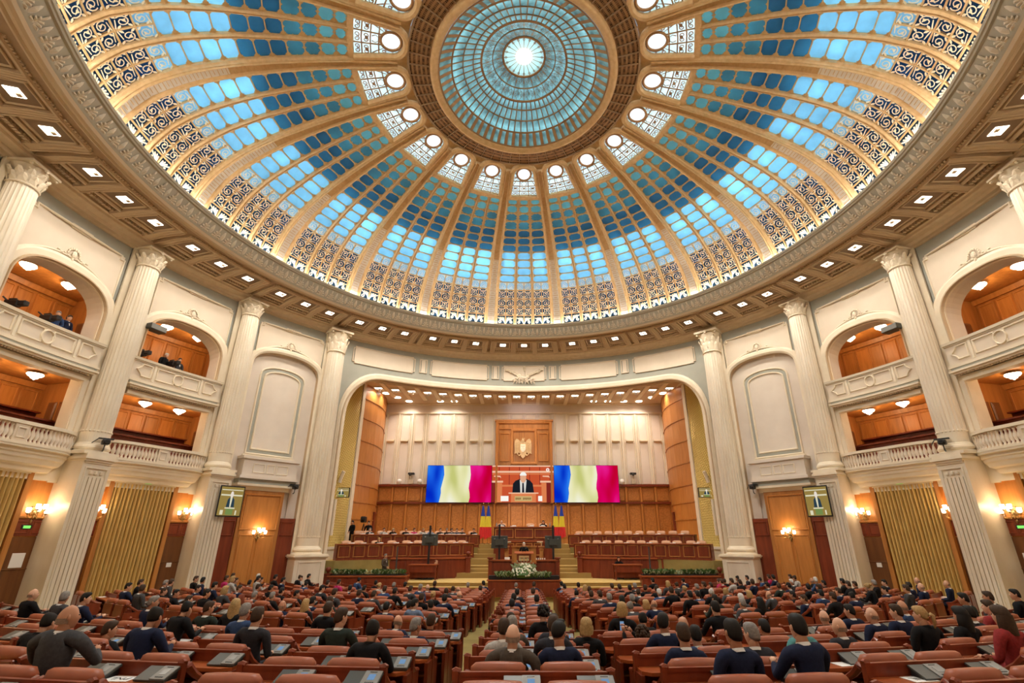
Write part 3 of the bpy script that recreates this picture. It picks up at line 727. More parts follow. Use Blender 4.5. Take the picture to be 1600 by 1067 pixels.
# ---------------- stage frieze and wide opening (azimuth +-40.2)
fz = T('wall_front', az=0, base=(0, RW, 13.5), kind='structure')
WO = RW * rad(39.3)
def so(u): return 10.6 + (13.62 - 10.6) * max(0, 1 - (max(0, abs(u) - (WO - 2.6)) / 2.6) ** 2.3) ** (1 / 2.1) if abs(u) < WO else 10.6
b = MB(); b.slab(-WO, WO, so, ZT, -.05, 0, wm, 110); 
for s in (-1, 1): b.slab(s * WO, s * RW * rad(42.3), 0, ZT, -.05, 0, wm, 3)
fz.part('frieze_wall', b, M['blue'])
us = [-WO + .0] + [-WO + 2.6 * (1 - cos(pi / 2 * i / 12)) for i in range(1, 13)] + [(-WO + 2.6) + (2 * WO - 5.2) * i / 60 for i in range(1, 60)] + [WO - 2.6 * (1 - cos(pi / 2 * (12 - i) / 12)) for i in range(0, 12)] + [WO]
cur = [(-WO, 1.2)] + [(u, so(u)) for u in us] + [(WO, 1.2)]
b = MB(); b.mold([(u, z + .16) for u, z in cur], .5, .20, wm); fz.part('opening_moulding', b, M['trim'])
b = MB(); b.mold([(u, z - .02) for u, z in cur], .14, .28, wm, d0=-.02); fz.part('opening_bead', b, M['tan2'])
rows = [[wm(u, z, 0), wm(u * (1 - .0), z - .02, -.35), wm(u, z + .02, -.7)] for u, z in cur]
b = MB(); b.sweep(rows); fz.part('opening_reveal', b, M['tan2'])
def fpanel(u0, u1, z0, z1, notch=True):
    pts = notched(u0, u1, z0, z1) if notch else [(u0, z0), (u1, z0), (u1, z1), (u0, z1)]
    b = MB(); b.slab(u0 + .1, u1 - .1, z0 + .02, z1 - .02, 0, .05, wm, max(1, int((u1 - u0) * 2))); 
    q = []
    for i, p in enumerate(pts):          # resample long edges so they follow the round wall
        n_ = pts[(i + 1) % len(pts)]; k = max(1, int(hypot(n_[0] - p[0], n_[1] - p[1]) / .5))
        q += [(p[0] + (n_[0] - p[0]) * j / k, p[1] + (n_[1] - p[1]) * j / k) for j in range(k)]
    b.mold(q, .08, .07, wm, closed=True, d0=.02); fz.part('frieze_panel', b, M['plaster'])
A_ = lambda x: RW * rad(x)
for a0, a1 in ((-5.1, 5.1), (8.3, 21.6), (-21.6, -8.3), (25.2, 38.5), (-38.5, -25.2)): fpanel(A_(a0), A_(a1), 14.48, 15.66)
for a0, a1 in ((5.95, 7.4), (-7.4, -5.95), (22.5, 24.0), (-24.0, -22.5)): fpanel(A_(a0), A_(a1), 14.6, 15.6, False)
# eagle-and-laurel plaster trophy in the middle of the frieze
cr = T('plaster_trophy', 'cream plaster relief of laurel branches, banners and flowers above the stage', 'relief', az=0, base=(0, RW, 14.2))
r2 = random.Random(3)
b = MB()
for s in (-1, 1):
    path = [wm(s * (.1 + 1.35 * i / 8), 14.75 + .62 * (i / 8) ** 1.1, .14) for i in range(9)]; b.tube(path, [.06] * 5 + [.04] * 4, 5)
    for i in range(22):
        t_ = i / 22; u = s * (.15 + 1.3 * t_); z = 14.78 + .6 * t_ + r2.uniform(-.12, .12); c = wm(u, z, .16); b.blob(c, (.10, .05, .045), 5, 4)
cr.part('laurel_branch', b, M['trim'])
b = MB()
for i in range(70):
    a = r2.uniform(0, 2 * pi); q = r2.random() ** .6; b.blob(wm(.85 * q * cos(a), 14.55 + .26 * q * sin(a) + .12 * (1 - q), .12 + .1 * (1 - q)), (.07, .06, .06), 5, 4)
for i in range(9):
    a = pi * (i + .5) / 9; b.tube([wm(.3 * cos(a), 14.7, .15), wm(.55 * cos(a), 14.7 + .45 * sin(a), .13)], [.05, .015], 5)
for i in range(8): b.tube([wm(-.7 + .2 * i, 14.45, .15), wm(-.85 + .24 * i, 14.2, .12)], [.05, .02], 5)
cr.part('flower_cluster', b, M['plaster'])
b = MB(); b.blob(wm(.05, 15.5, .08), (.12, .05, .16), 8, 5); b.blob(wm(.05, 15.3, .1), (.08, .05, .12), 8, 5); cr.part('crest', b, M['leaf'])
# ---------------- columns
def leafring(mb, c, r, z, h, n, out, w=.8, ph=0):
    for k in range(n):
        a = 2 * pi * (k + ph) / n; da = pi / n * w
        def q(t, u, o): rr = r + o; return (c[0] + rr * cos(a + da * u), c[1] + rr * sin(a + da * u), z + t)
        mb.add([q(0, -1, .01), q(0, 1, .01), q(h * .55, 1, out * .35 + .02), q(h * .92, .55, out * .9), q(h, 0, out), q(h * .92, -.55, out * .9), q(h * .55, -1, out * .35 + .02), q(h * .5, 0, out * .3 + .05), q(h * .82, 0, out * 1.25)],
               [(0, 1, 7), (1, 2, 7), (2, 8, 7), (2, 3, 8), (3, 4, 8), (4, 5, 8), (5, 6, 8), (6, 7, 8), (6, 0, 7)])
def column(zb, zn, big=False):
    """zb: bottom of the fluted shaft, zn: necking under the capital"""
    R0 = 18.38; c = (0, R0); r0, r1 = (.60, .53) if big else (.50, .435)
    t = T('column', az=0, base=(0, R0, 0))
    ff = lambda u: 1 - .055 * abs(sin(pi * 24 * u)) ** .6 if True else 1
    n = 96
    b = MB(); fl = lambda u: 1 - .06 * (1 - abs(2 * ((24 * u) % 1) - 1) ** 3)
    H = zn - zb
    b.lathe([(r0 * 1.0, zb), (r0 * 1.0, zb + .08)], n, (c[0], c[1], 0))
    b.lathe([(r0, zb + .1), (r0, zb + H * .33), (r0 - (r0 - r1) * .5, zb + H * .7), (r1, zn - .05)], n, (c[0], c[1], 0), fl)
    t.part('fluted_shaft', b, M['marble'])
    b = MB(); p = zb
    b.lathe([(r0 * 1.0, p + .1), (r0 * 1.0, p - .42), (r0 * 1.08, p - .46), (r0 * 1.1, p - .5), (r0 * 1.2, p - .54), (r0 * 1.25, p - .62), (r0 * 1.2, p - .69), (r0 * 1.13, p - .71), (r0 * 1.13, p - .74), (r0 * 1.3, p - .77), (r0 * 1.34, p - .84), (r0 * 1.3, p - .90)], 40, (c[0], c[1], 0))
    for k in range(24): a = 2 * pi * k / 24; b.blob((c[0] + r0 * cos(a), c[1] + r0 * sin(a), p + .06), .045, 6, 4)
    t.part('column_base', b, M['trim'], smooth=False)
    b = MB(); zt = ZT + .02; H = zt - zn
    b.lathe([(r1 * 1.08, zn - .06), (r1 * 1.12, zn - .02), (r1 * 1.02, zn + .02), (r1 * .98, zn + .1), (r1 * 1.0, zn + H * .6), (r1 * 1.25, zn + H * .88)], 32, (c[0], c[1], 0))
    leafring(b, c, r1 * 1.0, zn + .02, H * .40, 10, .11); leafring(b, c, r1 * 1.02, zn + H * .18, H * .50, 10, .16, ph=.5)
    for sx in (-1, 1):
        for sy in (-1, 1):
            o = r1 * .95
            b.tube([(c[0] + sx * (o + .12 * cos(q)) , c[1] + sy * (o + .12 * cos(q)), zn + H * .80 + .12 * sin(q)) for q in [i * .7 for i in range(8)]], [.05] * 5 + [.035] * 3, 5)
    b.box(-r1 * 1.38, r1 * 1.38, R0 - r1 * 1.38, R0 + r1 * 1.38, zn + H * .90, zt); b.blob((0, R0 - r1 * 1.36, zn + H * .9), (.1, .06, .1), 6, 4)
    t.part('capital', b, M['trim'])
    # flat backing pilaster strips
    b = MB()
    for s in (-1, 1): b.slab(s * .42, s * .66, 6.3 if not big else 1.2, ZT, 0, .14, wm, 1)
    b.slab(-.66, .66, 6.3 if not big else 0, ZT, -.02, .06, wm, 2); t.part('pilaster_strip', b, M['trim'])
    if big:
        b = MB(); b.box(-.92, .92, R0 - .9, R0 + .5, 2.20, 2.40); b.box(-.98, .98, R0 - .96, R0 + .5, 2.27, 2.34); b.box(-.84, .84, R0 - .82, R0 + .5, 0, 2.2); b.box(-.92, .92, R0 - .9, R0 + .5, 0, .5)
        b.mold([(-.6, .7), (.6, .7), (.6, 2.0), (-.6, 2.0)], .07, .04, lambda u, z, d=0: (u, R0 - .82 - d, z), closed=True)
        t.part('pedestal', b, M['marble'])
    else:
        b = MB(); y0 = R0 - .62; b.box(-.54, .54, y0, 19.4, 0, 6.25); t.part('pier', b, M['marble'])
        b = MB()
        for i in range(5): b.box(-.33 + .15 * i - .03, -.33 + .15 * i + .08, y0 - .05, y0, .4, 5.55)
        b.mold([(-.40, .2), (.40, .2), (.40, 5.9), (-.40, 5.9)], .07, .06, lambda u, z, d=0: (u, y0 - d, z), closed=True)
        for i in range(3): b.cbox((-.2 + .2 * i, y0 - .04, 5.72), (.1, .08, .14), .02)
        t.part('pier_fluting', b, M['marble'])
        b = MB()
        for (e, za, zb_) in ((.04, 6.08, 6.16), (.1, 6.16, 6.24), (.16, 6.24, 6.34), (.1, 6.34, 6.47)): b.box(-.46 - e, .46 + e, y0 - e, 19.0, za, zb_)
        b.cbox((0, R0, 6.5), (1.36, 1.36, .12)); t.part('pier_cornice', b, M['trim'])
    return t
cA = column(3.25, 14.70, True); cB = column(7.35, 15.30)
sides = (('left', -1), ('right', 1))
for nm, s in sides:
    L_ = f'tall fluted marble column with gilded-cream capital at the {nm} edge of the stage opening'
    if s < 0: cA.o.location = pt(-42.4, 18.38); cA.o.rotation_euler = (0, 0, rad(42.4)); tag(cA.o, L_, 'column')
    else: dup(cA.o, L_, az=42.4, base=(0, 18.38, 0))
tag(cB.o, None, 'column')
first = True
for nm, s in sides:
    for az, tx in ((59.45, f'fluted column on a marble pier between blind arch and first gallery, {nm} wall'), (76.8, f'fluted column on a marble pier between first and second gallery, {nm} wall'), (94.2, f'fluted column past the second gallery, at the {nm} edge of the picture'), (111.6, None)):
        if tx is None: continue
        if first: cB.o.location = pt(s * az, 18.38); cB.o.rotation_euler = (0, 0, -rad(s * az)); cB.o['label'] = tx; first = False
        else: dup(cB.o, tx, az=s * az, base=(0, 18.38, 0))
# ---------------- balconies
def upper_parapet():
    t = T('upper_balcony', None, 'balcony', az=0, base=(0, 18.6, 9.6))
    m_ = lambda s, z, d=0: wm(s, z, d + .3)
    b = MB(); b.slab(-2.16, 2.16, 10.1, 11.0, -.5, 0, m_, 10); t.part('parapet_wall', b, M['plaster'])
    b = MB(); b.slab(-2.24, 2.24, 11.0, 11.12, -.55, .08, m_, 10); b.slab(-2.2, 2.2, 10.94, 11.0, -.5, .04, m_, 10); t.part('handrail', b, M['leaf'])
    b = MB(); b.mold([(-1.02, 10.3), (-.22, 10.3), (-.16, 10.3), (-.16, 10.85), (-.22, 10.85), (-1.02, 10.85)][0:2] + [(-.2, 10.3), (-.2, 10.85), (-1.02, 10.85)], .06, .05, m_, closed=True)
    b.mold([(.2, 10.3), (1.02, 10.3), (1.02, 10.85), (.2, 10.85)], .06, .05, m_, closed=True)
    b.mold([(.235 * cos(2 * pi * i / 20), 10.57 + .26 * sin(2 * pi * i / 20)) for i in range(20)], .06, .07, m_, closed=True)
    for s in (-1, 1): b.mold([(s * 1.3, 10.3), (s * 1.72, 10.3), (s * 1.78, 10.42), (s * 1.95, 10.57), (s * 1.78, 10.72), (s * 1.72, 10.85), (s * 1.3, 10.85)], .06, .06, m_, closed=True)
    for s in (-1, 1): b.slab(s * 1.1, s * 1.2, 10.15, 10.94, 0, .04, m_, 1)
    t.part('parapet_moulding', b, M['trim'])
    b = MB(); b.slab(-2.22, 2.22, 9.98, 10.1, -.5, .10, m_, 10); b.slab(-2.2, 2.2, 9.78, 9.86, -.5, .18, m_, 10); b.slab(-2.1, 2.1, 9.7, 9.78, -.5, .1, m_, 10); b.slab(-1.98, 1.98, 9.42, 9.64, -.5, -.12, m_, 10); t.part('slab_cornice', b, M['trim'])
    b = MB(); b.slab(-2.14, 2.14, 9.86, 9.98, -.5, .06, m_, 10); t.part('slab_band', b, M['blue'])
    b = MB()
    for i in range(38): b.blob(m_(-2.0 + 4.0 * i / 37, 9.67, .03), (.045, .05, .05), 5, 4)
    t.part('bead_row', b, M['tan2'], kind='stuff')
    return t
def baluster_prof(): return [(.06, 0), (.06, .05), (.035, .08), (.075, .18), (.085, .26), (.05, .38), (.03, .46), (.05, .50), (.05, .56)]
def lower_balcony():
    t = T('lower_balcony', None, 'balcony', az=0, base=(0, 18.3, 6.0))
    bow = lambda u: .55 * max(0, 1 - (abs(u) / 2.35) ** 5) - .05          # plan bulges forward
    def m_(s, z, d=0): return wm(s, z, d + .15 + bow(s))
    def band(z0, z1, d0, d1, mt, nm, w=2.3):
        b = MB(); b.slab(-w, w, z0, z1, d0, d1, m_, 30); t.part(nm, b, mt)
    band(7.14, 7.26, -.16, .10, M['trim'], 'handrail'); band(6.42, 6.52, -.2, .14, M['trim'], 'plinth_rail')
    us_ = []
    for i in range(29):
        u = -2.12 + 4.24 * i / 28
        if abs(abs(u) - .0) < .22: continue
        us_.append(u)
    p0 = None
    for u in us_:
        x, y, z = m_(u, 6.52, -.02)
        if p0 is None:
            b = MB(); b.lathe([(r_, z_ * 1.1) for r_, z_ in baluster_prof()], 8, (x, y, z)); p0 = t.part('baluster', b, M['plaster'], smooth=True); x0, y0 = x, y
        else: c = p0.copy(); COL.objects.link(c); c.location = (x - x0, y - y0, 0)
    b = MB(); b.slab(-.24, .24, 6.52, 7.14, -.12, .06, m_, 3); b.mold([(-.14, 6.66), (.14, 6.66), (.14, 7.0), (-.14, 7.0)], .05, .04, lambda s, z, d=0: m_(s, z, d + .06), closed=True)
    t.part('baluster_pier', b, M['plaster'])
    for s in (-1, 1): b = MB(); b.slab(s * 2.2, s * 2.32, 6.52, 7.14, -.12, .06, m_, 1); t.part('baluster_pier', b, M['plaster'])
    rows = []                            # stepped console under the slab
    for i in range(31):
        u = -2.3 + 4.6 * i / 30; k = 1
        row = []
        for z, d, wf in ((6.42, .12, 1), (6.34, .12, 1), (6.32, .02, 1), (6.2, .0, .99), (6.16, -.06, .97), (6.05, -.08, .96), (6.0, -.14, .94), (5.86, -.2, .9), (5.8, -.32, .84), (5.62, -.40, .8), (5.6, -.5, .78), (5.55, -.9, .75)):
            row.append(m_(u * wf, z, d))
        rows.append(row)
    b = MB(); b.sweep(rows); t.part('console_slab', b, M['trim'], smooth=False)
    b = MB(); b.slab(-2.2, 2.2, 6.3, 6.36, -1.2, .0, m_, 20); t.part('balcony_floor', b, M['plaster'])
    return t
ub = upper_parapet(); lb = lower_balcony()
spots = [(s * az, nm, o) for nm, s in sides for az, o in ((68.1, 'first'), (85.5, 'second'), (102.9, 'third'))]
for i, (az, nm, o) in enumerate(spots):
    for src, kind in ((ub, 'upper balcony with pointed moulded panels'), (lb, 'lower bowed balcony with stone balustrade')):
        lab = f'{kind}, {o} bay on the {nm} wall'
        base = src.base
        if i == 0: src.o.location = (base[0] * cos(rad(az)) + base[1] * sin(rad(az)), HC - base[0] * sin(rad(az)) + base[1] * cos(rad(az)), base[2]); src.o.rotation_euler = (0, 0, -rad(az)); src.o['label'] = lab
        else: dup(src.o, lab, az=az, base=base)
# ---------------- lamps of the galleries
def bowl():
    t = T('ceiling_lamp', None, 'lamp', loc=(0, 0, 0)); t.base = (0, 0, 0)
    b = MB(); b.lathe([(.10, 0), (.10, -.05), (.30, -.06), (.32, -.10)], 16); t.part('ceiling_plate', b, M['brass'])
    b = MB(); b.lathe([(.32, -.10), (.34, -.14), (.27, -.22), (.2, -.26), (.17, -.28), (.15, -.33), (.06, -.38), (.0, -.44)], 16, fn=lambda u: 1 + .05 * cos(2 * pi * 12 * u)); t.part('scalloped_bowl', b, M['glow2']); t.o.scale = (.85, .85, .8)
    return t
bl = bowl(); fi = True
for az, nm, o in spots:
    for lev, zc in (('upper', 13.98), ('lower', 9.76)):
        for da, r, wh in ((-4.6, 20.6, 'near'), (0, 20.6, 'middle'), (4.6, 20.6, 'far')):
            da2 = da if az < 0 else -da
            if lev == 'lower' and o == 'third': continue
            lab = f'glowing scalloped ceiling bowl, {wh} one in {o} {lev} gallery on the {nm}'
            p = pt(az + da2, r, zc)
            if fi: bl.o.location = p; bl.o['label'] = lab; fi = False
            else: dup(bl.o, lab, loc=p)
            if o != 'third': lamp('POINT', 'gallery_lamp', (p[0], p[1], p[2] - .5), 48, WARM2, .12)
# rows of benches in the lower galleries
def bench():
    t = T('gallery_bench', None, 'bench', az=0, base=(0, 20, 6.3))
    for r, z0 in ((19.9, 6.85), (21.2, 7.35)):
        m_ = polar(r)
        b = MB(); b.slab(-2.3, 2.3, 6.3, z0 + .86, 0, .06, m_, 8); b.slab(-2.3, 2.3, z0 + .86, z0 + .92, -.1, .30, m_, 8); t.part('desk_front', b, M['mahog'])
        for i in range(6):
            u = -1.95 + .78 * i; b = MB(); b.slab(u - .3, u + .3, z0 + .5, z0 + 1.08, -.62, -.5, m_, 2); b.slab(u - .3, u + .3, z0 + .42, z0 + .52, -.5, -.05, m_, 2); t.part('seat_back', b, M['leather'])
    return t
bn = bench()
for i, (az, nm, o) in enumerate([q for q in spots if q[2] != 'third']):
    lab = f'two stepped rows of leather gallery seats behind the {o} lower balcony, {nm} side'
    if i == 0: bn.o.location = pt(az, 20, 6.3); bn.o.rotation_euler = (0, 0, -rad(az)); bn.o['label'] = lab
    else: dup(bn.o, lab, az=az, base=(0, 20, 6.3))
# curtains on the ground floor
def curtain():
    t = T('curtain', None, 'curtain', az=0, base=(0, 18.9, 0)); b = MB(); rows = []
    n = 176
    for z in (0, 2, 4, 5.62):
        rows.append([lp(deg((-1.24 + 2.48 * i / n) / RW), 18.97 - .20 * abs(sin(pi * i * 16 / n)) ** .6 + .02 * sin(i * .37 + z), z) for i in range(n + 1)])
    b.sweep(rows); t.part('pleated_cloth', b, M['curtain'], smooth=False)
    b = MB(); b.slab(-1.3, 1.3, 5.54, 5.68, .12, .22, polar(18.95), 4); t.part('pelmet', b, M['trim'])
    b = MB(); b.slab(-.14, .14, 5.60, 5.66, .26, .34, polar(18.95), 1); t.part('exit_light', b, M['exit']); return t
cu = curtain()
for i, (az, nm, o) in enumerate([q for q in spots]):
    lab = f'pleated gold curtain under the {o} lower balcony, {nm} wall'
    if i == 0: cu.o.location = pt(az, 18.9, 0); cu.o.rotation_euler = (0, 0, -rad(az)); cu.o['label'] = lab
    else: dup(cu.o, lab, az=az, base=(0, 18.9, 0))
# wall sconces
def sconce():
    t = T('wall_sconce', None, 'sconce', az=None, loc=(0, 0, 0)); t.base = (0, 0, 0)    # faces -Y, on the wall at y=0
    b = MB(); b.cbox((0, -.02, -.05), (.16, .05, .5), .015); b.blob((0, -.07, -.05), (.08, .06, .12), 8, 5); b.blob((0, -.05, -.34), (.05, .05, .08), 8, 5); t.part('backplate', b, M['brass'])
    for k, (x, y, z) in enumerate(((-.30, -.22, .0), (-.12, -.36, .14), (.12, -.36, .14), (.30, -.22, .0), (0, -.26, .06))):
        b = MB(); b.tube([(0, -.07, -.1), (x * .4, y * .6, -.24), (x * .9, y, -.2), (x, y, z - .1)], .014, 6); b.lathe([(.02, -.1), (.05, -.08), (.05, -.05), (.02, -.04)], 10, (x, y, z)); ar = t.part('arm', b, M['brass'])
        b = MB(); b.lathe([(.045, -.04), (.07, .0), (.075, .12), (.07, .14)], 10, (x, y, z)); t.part('glass_shade', b, M['glow'], parent=ar)
    return t
sc = sconce(); k = 0
for nm, s in sides:
    for az, r, z, wh in ((50.6, 18.74, 3.5, 'on the door portal by the stage'), (61.9, 18.95, 4.35, 'between first pier and first curtain'), (73.3, 18.95, 4.3, 'between first curtain and second pier'), (79.6, 18.95, 4.2, 'between second pier and second curtain')):
        p = pt(s * az, r, z); rz = -rad(s * az); lab = f'lit brass sconce with five glass cups {wh}, {nm} wall'
        if k == 0: sc.o.location = p; sc.o.rotation_euler = (0, 0, rz); sc.o['label'] = lab
        else: dup(sc.o, lab, loc=p, rz=rz)
        k += 1; q = pt(s * az, r - .42, z + .25); lamp('POINT', 'sconce_lamp', q, 27, WARM2, .1)
# small wall things
def wallbox(name, lab, cat, az, r, z, w_, h_, mats, ex=None, d=.04):
    t = T(name, lab, cat, az=az, base=(0, r, z)); mp_ = lambda u, v, q=0: (u, r - q, z + v)
    b = MB(); b.cbox((0, r - d / 2, z), (w_, d, h_), .005); t.part('panel', b, mats)
    if ex: ex(t, mp_)
    return t
def tvpic(t, mp_, w_, h_):               # the speaker at the rostrum, as on the big screen
    q = w_ / 2
    S_ = [None]
    def rect(nm, x0, x1, y0, y1, m_, dd):
        b = MB(); b.poly([mp_(x0 * q, y0 * h_ / 2, dd), mp_(x1 * q, y0 * h_ / 2, dd), mp_(x1 * q, y1 * h_ / 2, dd), mp_(x0 * q, y1 * h_ / 2, dd)]); o = t.part(nm, b, m_, parent=S_[0]); S_[0] = S_[0] or o
    rect('screen', -.96, .96, -.95, .95, TV['bg'], .05); rect('screen_panelling', -.9, .9, .35, .45, TV['pale'], .052); rect('screen_panelling', -.9, .9, .72, .78, TV['pale'], .052)
    b = MB(); b.poly([mp_(x * q, y * h_ / 2, .054) for x, y in ((-.34, -.4), (-.28, .1), (-.12, .28), (.12, .28), (.28, .1), (.34, -.4))]); t.part('screen_suit', b, TV['dark'], parent=S_[0])
    b = MB(); b.poly([mp_(x * q, y * h_ / 2, .056) for x, y in ((-.05, -.4), (-.09, .28), (.09, .28), (.05, -.4))]); t.part('screen_shirt', b, TV['pale'], parent=S_[0])
    b = MB(); b.poly([mp_(.13 * q * cos(a), (.45 + .22 * sin(a)) * h_ / 2, .058) for a in [2 * pi * i / 12 for i in range(12)]]); t.part('screen_face', b, TV['face'], parent=S_[0])
    rect('screen_lectern', -.42, .42, -.5, -.42, TV['pale'], .06); rect('screen_lectern', -.3, .3, -.9, -.5, TV['green'], .06); rect('screen_paper', -.75, -.5, -.9, -.6, TV['pale'], .06); rect('screen_paper', .5, .62, -.9, -.6, TV['pale'], .06)
TV = {'bg': emis('tv_wood', (.55, .38, .10), .55), 'pale': emis('tv_pale', (.9, .85, .6), .8), 'dark': emis('tv_dark', (.05, .10, .14), .5), 'face': emis('tv_face', (.9, .8, .7), .9), 'green': emis('tv_green', (.30, .42, .12), .6)}
for nm, s in sides:
    t = wallbox('wall_television', f'large tilted television by the first marble pier on the {nm}, showing the speaker', 'television', s * 57.7, 17.5, 5.0, 1.15, 1.5, M['black'], lambda t, m_: tvpic(t, m_, 1.1, 1.45), .04)
    t.o.rotation_euler = (rad(0), 0, -rad(s * 57.7) + s * rad(6))
    b = MB(); b.tube([(0, 17.6, 5.0), (0, 18.8, 5.2)], .03, 6); b.cbox((0, 17.6, 5.0), (.3, .12, .3)); t.part('wall_bracket', b, M['black'])
    wallbox('exit_sign', f'small green exit sign in the overdoor panel beyond second pier, {nm} wall', 'sign', s * 79.8, 18.92, 3.66, .34, .16, M['black'], lambda t, m_: [t.part('lit_face', MB().poly([m_(-.12, -.05, .045), m_(.12, -.05, .045), m_(.12, .05, .045), m_(-.12, .05, .045)]), M['exit'])])
    wallbox('notice', f'white paper notice on the dark door beyond the second pier, {nm} wall', 'notice', s * 79.6, 18.92, 2.5, .42, .5, M['paper'], d=.02)
    wallbox('wall_switch', f'small white switch plate on the door beside the first curtain, {nm} wall', 'switch', s * 62.3, 18.92, 2.1, .22, .24, M['paper'], d=.02)
def ptz(lab, az, r, z, rz=0):
    t = T('security_camera', lab, 'camera', loc=pt(az, r, z), rz=-rad(az) + rz)
    t.base = (0, 0, 0); b = MB(); b.cbox((0, -.22, .0), (.26, .34, .2), .03); b.tube([(0, -.38, 0), (0, -.52, 0)], .07, 10); b.cbox((.0, -.1, .15), (.5, .2, .05), .01); t.part('camera_body', b, M['black'])
    b = MB(); b.tube([(0, -.2, -.1), (0, -.15, -.3), (0, 0, -.34)], .03, 6); b.tube([(-.25, -.1, .12), (-.4, .0, -.05)], .02, 5); t.part('mount', b, M['darkgrey'])
for nm, s in sides:
    ptz(f'black camera on a bracket beside the blind arch by the {nm} stage column', s * 46.2, 18.5, 6.0)
    ptz(f'black camera on a stand on the second pier cornice, {nm} wall', s * 76.8, 17.75, 6.95, s * .5)
    t = T('loudspeaker', f'dark loudspeaker hanging in the first upper gallery opening, {nm} wall', 'speaker', loc=pt(s * 73.0, 18.6, 12.75), rz=-rad(s * 73)); t.base = (0, 0, 0)
    b = MB(); b.cbox((0, 0, 0), (.8, .5, .30), .04); t.part('speaker_box', b, M['darkgrey']); b = MB(); b.box(-.36, .36, -.27, -.25, -.12, .12); t.part('speaker_grille', b, M['grey']); b = MB(); b.tube([(0, .2, .1), (0, .6, .5)], .03, 6); t.part('bracket', b, M['black'])
# ================================================================ STRUCTURE: FLOOR, STAGE
ZF = [(-8, 1.84), (0, 1.44), (5.45, 1.07), (9.9, .70), (13.4, .44), (24, .06), (28.4, 0), (60, 0)]
FY = 38.0
def zfD(D):
    for (a, za), (b_, zb) in zip(ZF, ZF[1:]):
        if D <= b_: return za + (zb - za) * (D - a) / (b_ - a)
    return 0
def zf(x, y): return zfD(FY - hypot(x, FY - y))
b = MB(); rows = []
for i in range(33):
    r = 19.45 * i / 32; rows.append([(r * sin(2 * pi * j / 96), HC + r * cos(2 * pi * j / 96), zf(r * sin(2 * pi * j / 96), HC + r * cos(2 * pi * j / 96))) for j in range(96)])
b.sweep(rows, True); obj('floor', b, M['carpet'], kind='structure')
Z_P = .86                               # podium level
st = T('floor_stage', None, None, base=(0, 28, 0), kind='structure')
def stepslab(x0, x1, y0, y1, z0, z1, nm='step', curve=0, par=None):
    b = MB(); n = 12 if curve else 1; top = []; 
    pts = [(x0 + (x1 - x0) * i / n, y0 + (curve * (2 * i / n - 1) ** 2)) for i in range(n + 1)]
    P = pts + [(x1, y1), (x0, y1)]
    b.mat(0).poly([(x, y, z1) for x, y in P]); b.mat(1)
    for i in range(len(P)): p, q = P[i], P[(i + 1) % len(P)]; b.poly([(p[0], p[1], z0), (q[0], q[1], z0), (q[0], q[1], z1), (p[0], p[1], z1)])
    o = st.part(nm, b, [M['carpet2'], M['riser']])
    b = MB(); b.tube([(x, y - .02, z1 - .015) for x, y in pts], .025, 5); st.part('step_nosing', b, M['carpet2'])
for i, (D, z) in enumerate(((28.4, .24), (28.75, .46), (29.1, .66), (29.45, .86))):
    stepslab(-11.5 + .0 * i, 11.5, D, 33.5 if i == 3 else D + .8, 0, z, 'podium_step' if i < 3 else 'podium_floor', curve=.9)
LV = [(32.6, 1.17, 4.95), (32.95, 1.375, 4.65), (33.3, 1.55, 4.3), (34.1, 1.93, 3.85), (34.6, 2.22, 3.55), (35.0, 2.52, 3.25), (35.45, 2.83, 3.2)]
for s in (-1, 1):
    for i, (D, z, xo) in enumerate(LV):
        x0, x1 = sorted((s * 1.9, s * xo)); 
        b = MB(); rr = .5 if i < 3 else .15; xs = s * xo; P = [(s * 1.9, D)] + [(xs - s * rr + s * rr * sin(pi / 2 * j / 5), D + rr - rr * cos(pi / 2 * j / 5)) for j in range(6)] + [(xs, 36.4), (s * 1.9, 36.4)]
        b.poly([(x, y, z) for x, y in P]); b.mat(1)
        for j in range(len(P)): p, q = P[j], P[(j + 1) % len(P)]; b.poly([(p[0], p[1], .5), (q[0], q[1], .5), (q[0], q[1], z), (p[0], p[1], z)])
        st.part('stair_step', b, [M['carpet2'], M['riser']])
    # outer stairs beside the columns and small inner flights
    for i in range(6):
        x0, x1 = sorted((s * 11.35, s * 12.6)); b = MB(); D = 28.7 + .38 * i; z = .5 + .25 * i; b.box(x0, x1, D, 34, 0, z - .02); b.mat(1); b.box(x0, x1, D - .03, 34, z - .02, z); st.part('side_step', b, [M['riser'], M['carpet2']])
    for i in range(4):
        x0, x1 = sorted((s * 9.0, s * 10.4 - 0 * i)); b = MB(); D = 31.4 + .32 * i; z = 1.10 + .24 * i; b.box(x0 + .12 * i * (s > 0), x1 - .12 * i * (s < 0), D, 33, .8, z - .02); b.mat(1); b.box(x0, x1, D - .03, 33, z - .02, z); st.part('inner_step', b, [M['riser'], M['carpet2']])
    # wing platforms that carry the long benches
    b = MB()
    def prism(P, z0, z1): 
        b.poly([(s * x, y, z1) for x, y in P]); b.mat(1)
        for j in range(len(P)): p, q = P[j], P[(j + 1) % len(P)]; b.poly([(s * p[0], p[1], z0), (s * q[0], q[1], z0), (s * q[0], q[1], z1), (s * p[0], p[1], z1)])
        b.mat(0)
    prism([(3.45, 34.3), (7.2, 32.9), (11.15, 29.9), (12.3, 29.9), (12.3, 40), (3.4, 40)], .5, 2.0); st.part('wing_platform', b, [M['carpet2'], M['carpet']])
    b = MB(); prism([(3.2, 35.9), (7.0, 34.9), (11.3, 32.3), (12.3, 32.3), (12.3, 40), (1, 40), (1, 36.4), (3.2, 36.4)], 1.9, 2.62); st.part('wing_platform', b, [M['carpet2'], M['carpet']])
